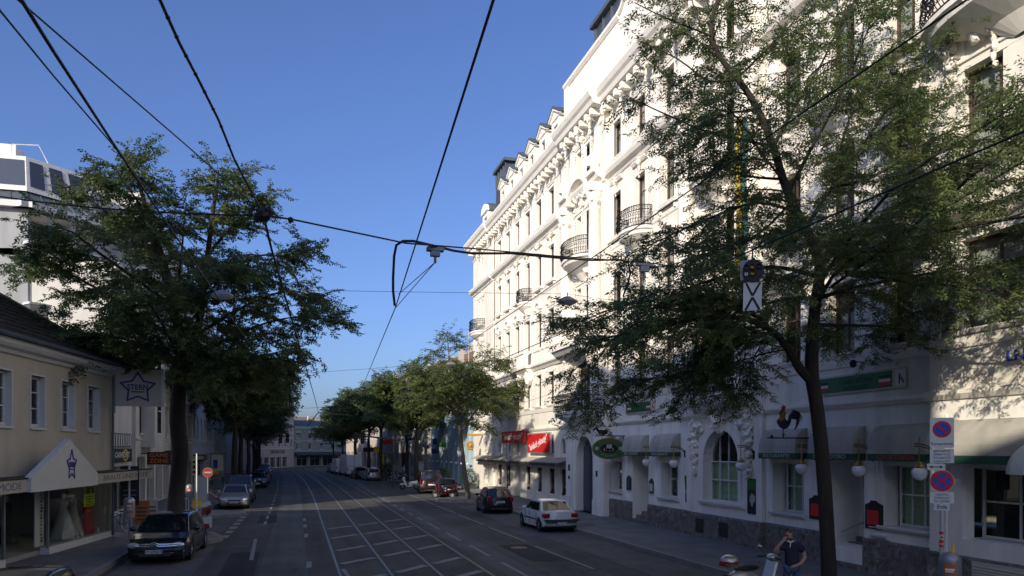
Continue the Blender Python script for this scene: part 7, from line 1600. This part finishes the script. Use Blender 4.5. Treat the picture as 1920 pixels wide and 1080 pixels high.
LM = [  # left side, low to high
 ([(1448, 622, -.6), (1400, 640, .2), (1330, 680, .9), (1260, 705, 1.4), (1180, 712, 1.6)], .045, 2.0, .02, .26),
 ([(1440, 610, -.6), (1360, 560, -.2), (1260, 560, .3), (1160, 575, .8), (1075, 610, 1.2)], .05, 2.1, 0, .28),
 ([(1535, 520, 0), (1450, 500, -1), (1350, 520, -1.6), (1250, 560, -2), (1150, 640, -2)], .055, 2.3, 0, .28),
 ([(1530, 560, 0), (1480, 560, 1.2), (1400, 580, 2.2), (1330, 610, 2.7), (1250, 660, 2.9)], .05, 2.2, 0, .30),
 ([(1493, 397, -.3), (1420, 380, -.4), (1340, 405, -.2), (1260, 440, .2), (1175, 480, .5)], .045, 1.8, .05, .40),
 ([(1450, 275, -.7), (1390, 262, -1), (1320, 245, -1.2), (1250, 215, -1.2), (1195, 190, -1.0)], .04, 1.5, .05, .48),
 ([(1468, 336, -.5), (1400, 330, .4), (1330, 310, .9), (1270, 300, 1.2)], .035, 1.6, .05, .45),
 ([(1383, 147, -1), (1330, 152, -1.2), (1270, 110, -1.3), (1205, 80, -1.3)], .03, 1.2, .05, .5),
 ([(1340, 70, -1.2), (1290, 50, -1.3), (1240, 30, -1.3), (1190, 5, -1.3)], .025, 1.1, .05, .5),
 ([(1511, 428, -.2), (1440, 440, -1.4), (1370, 460, -2.4), (1290, 490, -3)], .04, 1.8, .05, .34),
 # right side
 ([(1537, 500, 0), (1590, 450, .3), (1660, 400, .6), (1750, 350, .8), (1850, 320, .8)], .07, 2.4, .12, .30),
 ([(1530, 560, 0), (1600, 540, -.6), (1700, 520, -1.0), (1800, 505, -1.2), (1910, 500, -1.2)], .06, 2.4, 0, .30),
 ([(1524, 610, 0), (1590, 610, .8), (1680, 610, 1.5), (1780, 600, 1.8), (1880, 590, 1.8)], .05, 1.9, -.02, .36),
 ([(1511, 428, -.2), (1560, 350, -.2), (1620, 270, -.1), (1700, 210, 0), (1790, 170, .2)], .06, 2.3, .15, .32),
 ([(1480, 360, -.4), (1520, 280, -1), (1570, 190, -1.6), (1610, 100, -2), (1640, 20, -2.2)], .05, 2.1, .2, .36),
 ([(1450, 275, -.7), (1490, 200, 0), (1540, 120, .6), (1580, 30, 1), (1600, -40, 1.2)], .045, 2.0, .2, .38),
 ([(1560, 350, -.2), (1640, 330, -1), (1730, 270, -1.5), (1830, 230, -1.8), (1930, 220, -2)], .05, 2.3, .1, .30),
 ([(1590, 450, .3), (1680, 470, -.2), (1780, 430, -.6), (1880, 400, -.8), (1960, 395, -1)], .05, 2.3, .05, .28),
 ([(1620, 270, 0), (1690, 170, .4), (1770, 90, .8), (1850, 30, 1)], .045, 2.1, .15, .34),
 ([(1530, 580, 0), (1560, 520, -1.5), (1620, 470, -2.8), (1700, 440, -3.6)], .055, 1.8, .05, .48),
 ([(1530, 560, 0), (1540, 500, 1.5), (1580, 440, 2.6), (1640, 400, 3.2)], .05, 2.0, .1, .34),
 ([(1530, 540, 0), (1600, 440, -2), (1700, 330, -3.6), (1840, 240, -4.6), (1930, 180, -5)], .05, 2.0, .05, .40),
 ([(1352, 110, -1.1), (1320, 60, -.4), (1300, 10, .1), (1290, -40, .3)], .025, 1.3, .1, .40), ([(1419, 202, -.8), (1370, 210, .6), (1310, 190, 1.4), (1250, 150, 1.9)], .03, 1.5, .05, .42), ([(1345, 20, -1.2), (1400, 0, -1.6), (1450, -20, -1.8)], .02, 1.3, .1, .4), ([(1483, 380, -.4), (1420, 440, .8), (1340, 470, 1.6), (1250, 500, 2.2)], .035, 1.7, 0, .36), ([(1470, 340, -.5), (1430, 290, -1.8), (1390, 230, -2.6), (1350, 190, -3)], .03, 1.6, .05, .42), ([(1560, 350, -.2), (1590, 230, .8), (1640, 130, 1.4), (1700, 60, 1.8), (1760, 20, 2)], .035, 1.9, .15, .36),
 ([(1383, 147, -1), (1430, 100, -.8), (1480, 50, -.6), (1520, 0, -.4)], .03, 1.7, .15, .40)]
for l, r, sl_, up, st in LM: T.limb(PP([(a, b, D0 + c) for a, b, c in l]), r, .010, st, sl_, .12, up=up)
for l in ([(1200, 700, 20.2), (1150, 735, 20.2), (1110, 770, 20.1)], [(1300, 690, 20), (1290, 730, 19.9), (1260, 765, 19.8)], [(1400, 640, 19.3), (1390, 700, 19.2), (1370, 750, 19.1)], [(1110, 640, 18.4), (1090, 700, 18.5), (1085, 760, 18.6)], [(1700, 610, 20.4), (1760, 660, 20.4), (1830, 700, 20.3)], [(1340, 600, 19.5), (1330, 660, 19.2), (1335, 715, 19)], [(1430, 640, 18.6), (1405, 690, 18.5), (1400, 730, 18.4)]):
    T.limb(PP(l), .015, .006, .30, 1.0, .1, up=-.3)
for l in ([(12.5, 16.0, 7.6), (12.2, 13, 8.2), (11.9, 10.6, 8.5), (11.6, 8.2, 8.7)], [(12.3, 13.6, 8.1), (13.1, 11.4, 8.0), (13.5, 9.4, 7.6), (13.6, 7.8, 7.2)], [(12.3, 13.6, 8.1), (12.8, 10.8, 9.6), (12.9, 8.8, 10.6)], [(12.5, 15.5, 7.8), (13.4, 12.6, 6.9), (13.8, 10.4, 6.3)]):
    T.limb(interp([V(p) for p in l]), .04, .010, .42, 1.6, .25, up=.05)      # limbs added towards the camera so that their leaves dapple the wall
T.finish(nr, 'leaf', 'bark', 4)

# big tree on the left build-out
D1 = 33.6
lt = empty('street_tree', (-4.75, 33.7, .15), 'big dark honey locust on the left build-out by the black sedan', 'tree')
T = Tree(23, leaf=.26, lw=.075, dens=1.5, twig=1.0, fr_step=.095); T.k = .72
def LP(l): return interp([P(a, b, D1 + min(c, 1.0) - max(0, 340 - a) / 320 * 5.0) for a, b, c in l])
T.wood.tube(interp([lt.location.copy(), P(331, 930, D1), P(338, 850, D1), P(333, 790, D1), P(336, 730, D1), P(345, 690, D1)]), [.36, .35, .345, .34, .335, .335, .34, .34, .335, .33, .32, .31, .30, .29, .28, .27], 14)
T.limb(LP([(340, 705, 0), (335, 620, 0), (310, 520, 0), (285, 430, .2), (262, 350, .3), (245, 305, .3)]), .24, .03, .5, 2.9, .22)
T.limb(LP([(340, 705, 0), (370, 620, 0), (385, 520, -.2), (395, 430, -.3), (405, 360, -.3), (410, 320, -.3)]), .20, .03, .5, 2.7, .25)
LL = [([(345, 700, 0), (300, 660, -.5), (220, 640, -1), (130, 620, -1.2), (60, 595, -1.2)], .10, 2.6, 0), ([(330, 640, 0), (260, 590, .6), (180, 540, 1), (110, 505, 1.2), (55, 490, 1.2)], .10, 2.8, .05),
 ([(320, 570, 0), (250, 520, -1.2), (180, 470, -1.8), (135, 435, -2), (95, 425, -2)], .08, 2.6, .05), ([(300, 480, 0), (240, 430, .6), (190, 390, 1), (150, 360, 1.2)], .07, 2.3, .1), ([(290, 440, 0), (260, 380, -1), (230, 340, -1.4), (215, 310, -1.6)], .05, 1.7, .15),
 ([(350, 690, 0), (400, 650, -.6), (460, 620, -1), (520, 600, -1.4), (585, 590, -1.6)], .10, 2.6, 0), ([(365, 630, 0), (430, 590, .8), (490, 560, 1.2), (545, 545, 1.4), (600, 560, 1.4)], .09, 2.4, .02),
 ([(385, 540, 0), (430, 510, -.8), (480, 480, -1.2), (530, 480, -1.5), (560, 470, -1.5)], .07, 2.1, .05), ([(390, 480, 0), (430, 430, .4), (470, 395, .6), (490, 375, .6)], .06, 1.9, .1), ([(395, 430, 0), (420, 380, -.6), (440, 345, -.8)], .05, 1.6, .15),
 ([(345, 690, 0), (380, 700, 1.6), (430, 700, 2.6), (490, 690, 3.2), (545, 690, 3.4)], .07, 2.2, -.02), ([(340, 680, 0), (320, 640, -2), (300, 600, -3.6), (280, 570, -4.6)], .08, 2.6, .05), ([(345, 670, 0), (350, 610, 2), (340, 560, 3.6), (330, 520, 4.6)], .08, 2.6, .05),
 ([(360, 600, 0), (390, 560, -2), (410, 520, -3.4), (430, 500, -4.4)], .07, 2.4, .05), ([(330, 560, 0), (340, 480, 1.8), (345, 420, 2.8), (350, 380, 3.4)], .07, 2.2, .1), ([(345, 700, 0), (305, 670, 1), (250, 655, 1.6), (200, 645, 2)], .06, 1.6, .05),
 ([(340, 700, 0), (310, 660, -1.4), (250, 640, -2.2), (180, 630, -2.6), (110, 640, -2.6)], .06, 1.8, .05), ([(350, 690, 0), (400, 680, -1.6), (450, 670, -2.4), (500, 665, -2.8), (560, 650, -3)], .06, 2.0, -.02), ([(320, 520, 0), (300, 460, 1.4), (270, 420, 2.2), (240, 400, 2.6)], .06, 2.2, .1)]
for l, r, sl_, up in LL: T.limb(LP(l), r, .014, .38, sl_, .12, up=up)
for l in ([(585, 590, -1.6), (620, 595, -1.7), (648, 608, -1.7)], [(560, 470, -1.5), (580, 470, -1.5), (588, 468, -1.5)], [(300, 690, 0), (270, 700, 0), (245, 715, 0)], [(150, 660, -2), (120, 680, -2.2), (100, 690, -2.2)]): T.limb(LP(l), .02, .006, .3, .9, .05)
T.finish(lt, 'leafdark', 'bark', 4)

# generic street tree
def gen_tree(label, base, H, R, fork, seed, lm, r0=.2, leaf=.3, lw=.10, dens=.8, nl=9, step=.55, bark='bark', lean=(0, 0), grp='street trees along the kerb', fs=.16, tw=.9, squash=1.0):
    base = V(base); t = empty('street_tree', base, label, 'tree', grp); T = Tree(seed, leaf, lw, dens * 1.3, tw, fs); rs = T.rs; T.k = .6; T.k2 = .6
    top = base + V((lean[0], lean[1], H)); f = base + V((lean[0] * fork / H, lean[1] * fork / H, fork)); mid = base.lerp(f, .5) + V((rs.uniform(-.08, .08), rs.uniform(-.08, .08), 0))
    tp = interp([base, mid, f], 4); T.wood.tube(tp, [r0 * (1.1 - .3 * i / (len(tp) - 1)) for i in range(len(tp))], 10)
    T.limb(interp([f, f.lerp(top, .5) + V((rs.uniform(-.4, .4), rs.uniform(-.4, .4), 0)), top - V((0, 0, .4))], 4), r0 * .7, .02, step, R * .55, .1)
    for k in range(nl):
        a = 2 * pi * (k + rs.uniform(-.25, .25)) / nl * 2.4; h0 = fork + (H - fork) * rs.uniform(0, .5); p0 = base + V((lean[0] * h0 / H, lean[1] * h0 / H, h0)); fz = (h0 - fork) / (H - fork)
        RR = R * (1 - .45 * fz) * rs.uniform(.8, 1.05); rise = (H - h0) * rs.uniform(.25, .6) * squash; d = V((cos(a), sin(a), 0))
        pts = interp([p0, p0 + d * RR * .35 + V((0, 0, rise * .55)), p0 + d * RR * .7 + V((0, 0, rise * .85)), p0 + d * RR + V((0, 0, rise * .9))], 3)
        T.limb(pts, r0 * .42, .015, step, R * .5, .15, up=.05)
    return T.finish(t, lm, bark, 3)
g1 = gen_tree('slender sunlit locust on the right build-out by the black hatchback', (11.75, 53.8, .15), 12.0, 4.8, 4.4, 3, 'leaf2', .17, .30, .085, 1.0, 12, .36, 'bark2', (-1.5, .3), fs=.12, tw=.9)
g2 = gen_tree('dark locust behind the white and red scooter on the right', (11.6, 84.5, .15), 10.8, 4.4, 4.0, 8, 'leafdark', .2, .36, .13, 1.0, 12, .42, fs=.16)
def copy_tree_(src, label, loc, rz, s=1.0, lm=None):
    c = dup(src, None, loc, rz); c['label'] = label; c['category'] = 'tree'; c['group'] = 'street trees along the kerb'; c.scale = (s, s, s)
    if lm:
        for o in c.children:
            if o.name.startswith('crown'): o.data = o.data.copy(); o.data.materials.clear(); o.data.materials.append(M[lm])
    return c
for x, y, s_, rz_, lm, lb in ((11.0, 73.5, 1.15, 2.1, 'leaf2', 'leafy locust in front of the blue theatre'), (10.0, 96, 1.22, 1.1, 'leafdark', 'dark locust beside the right traffic mast'), (9.4, 107, 1.2, 3.0, 'leafdark', 'locust behind the silver hatchback on the right'), (8.4, 119, 1.15, 4.2, 'leafdark', 'locust near the big white box van'), (7.3, 131, .9, .6, 'leaf2', 'farther tree above the white vans'), (6.3, 142.5, .88, 5.0, 'leaf2', 'rounded tree near the far end on the right'), (9.0, 126, 1.2, 2.6, 'leafdark', 'tree behind the far white vans'),
    (-4.6, 63.5, 1.22, .4, None, 'second locust of the left row behind the off-road car'), (-5.0, 76, 1.15, 1.8, None, 'third locust of the left row'), (-5.2, 90, 1.1, 3.3, None, 'fourth locust of the left row beside the traffic mast'), (-5.2, 101, 1.0, 4.4, None, 'thin-trunked fifth tree of the left row'), (-5.4, 112, .95, 5.3, None, 'thin-trunked sixth tree of the left row'), (-5.6, 123, .9, .9, None, 'thin-trunked seventh tree of the left row'), (-5.9, 134, .9, 2.2, None, 'farthest thin-trunked tree of the left row')):
    copy_tree_(g2, lb, (x, y, .15), rz_, s_, lm)
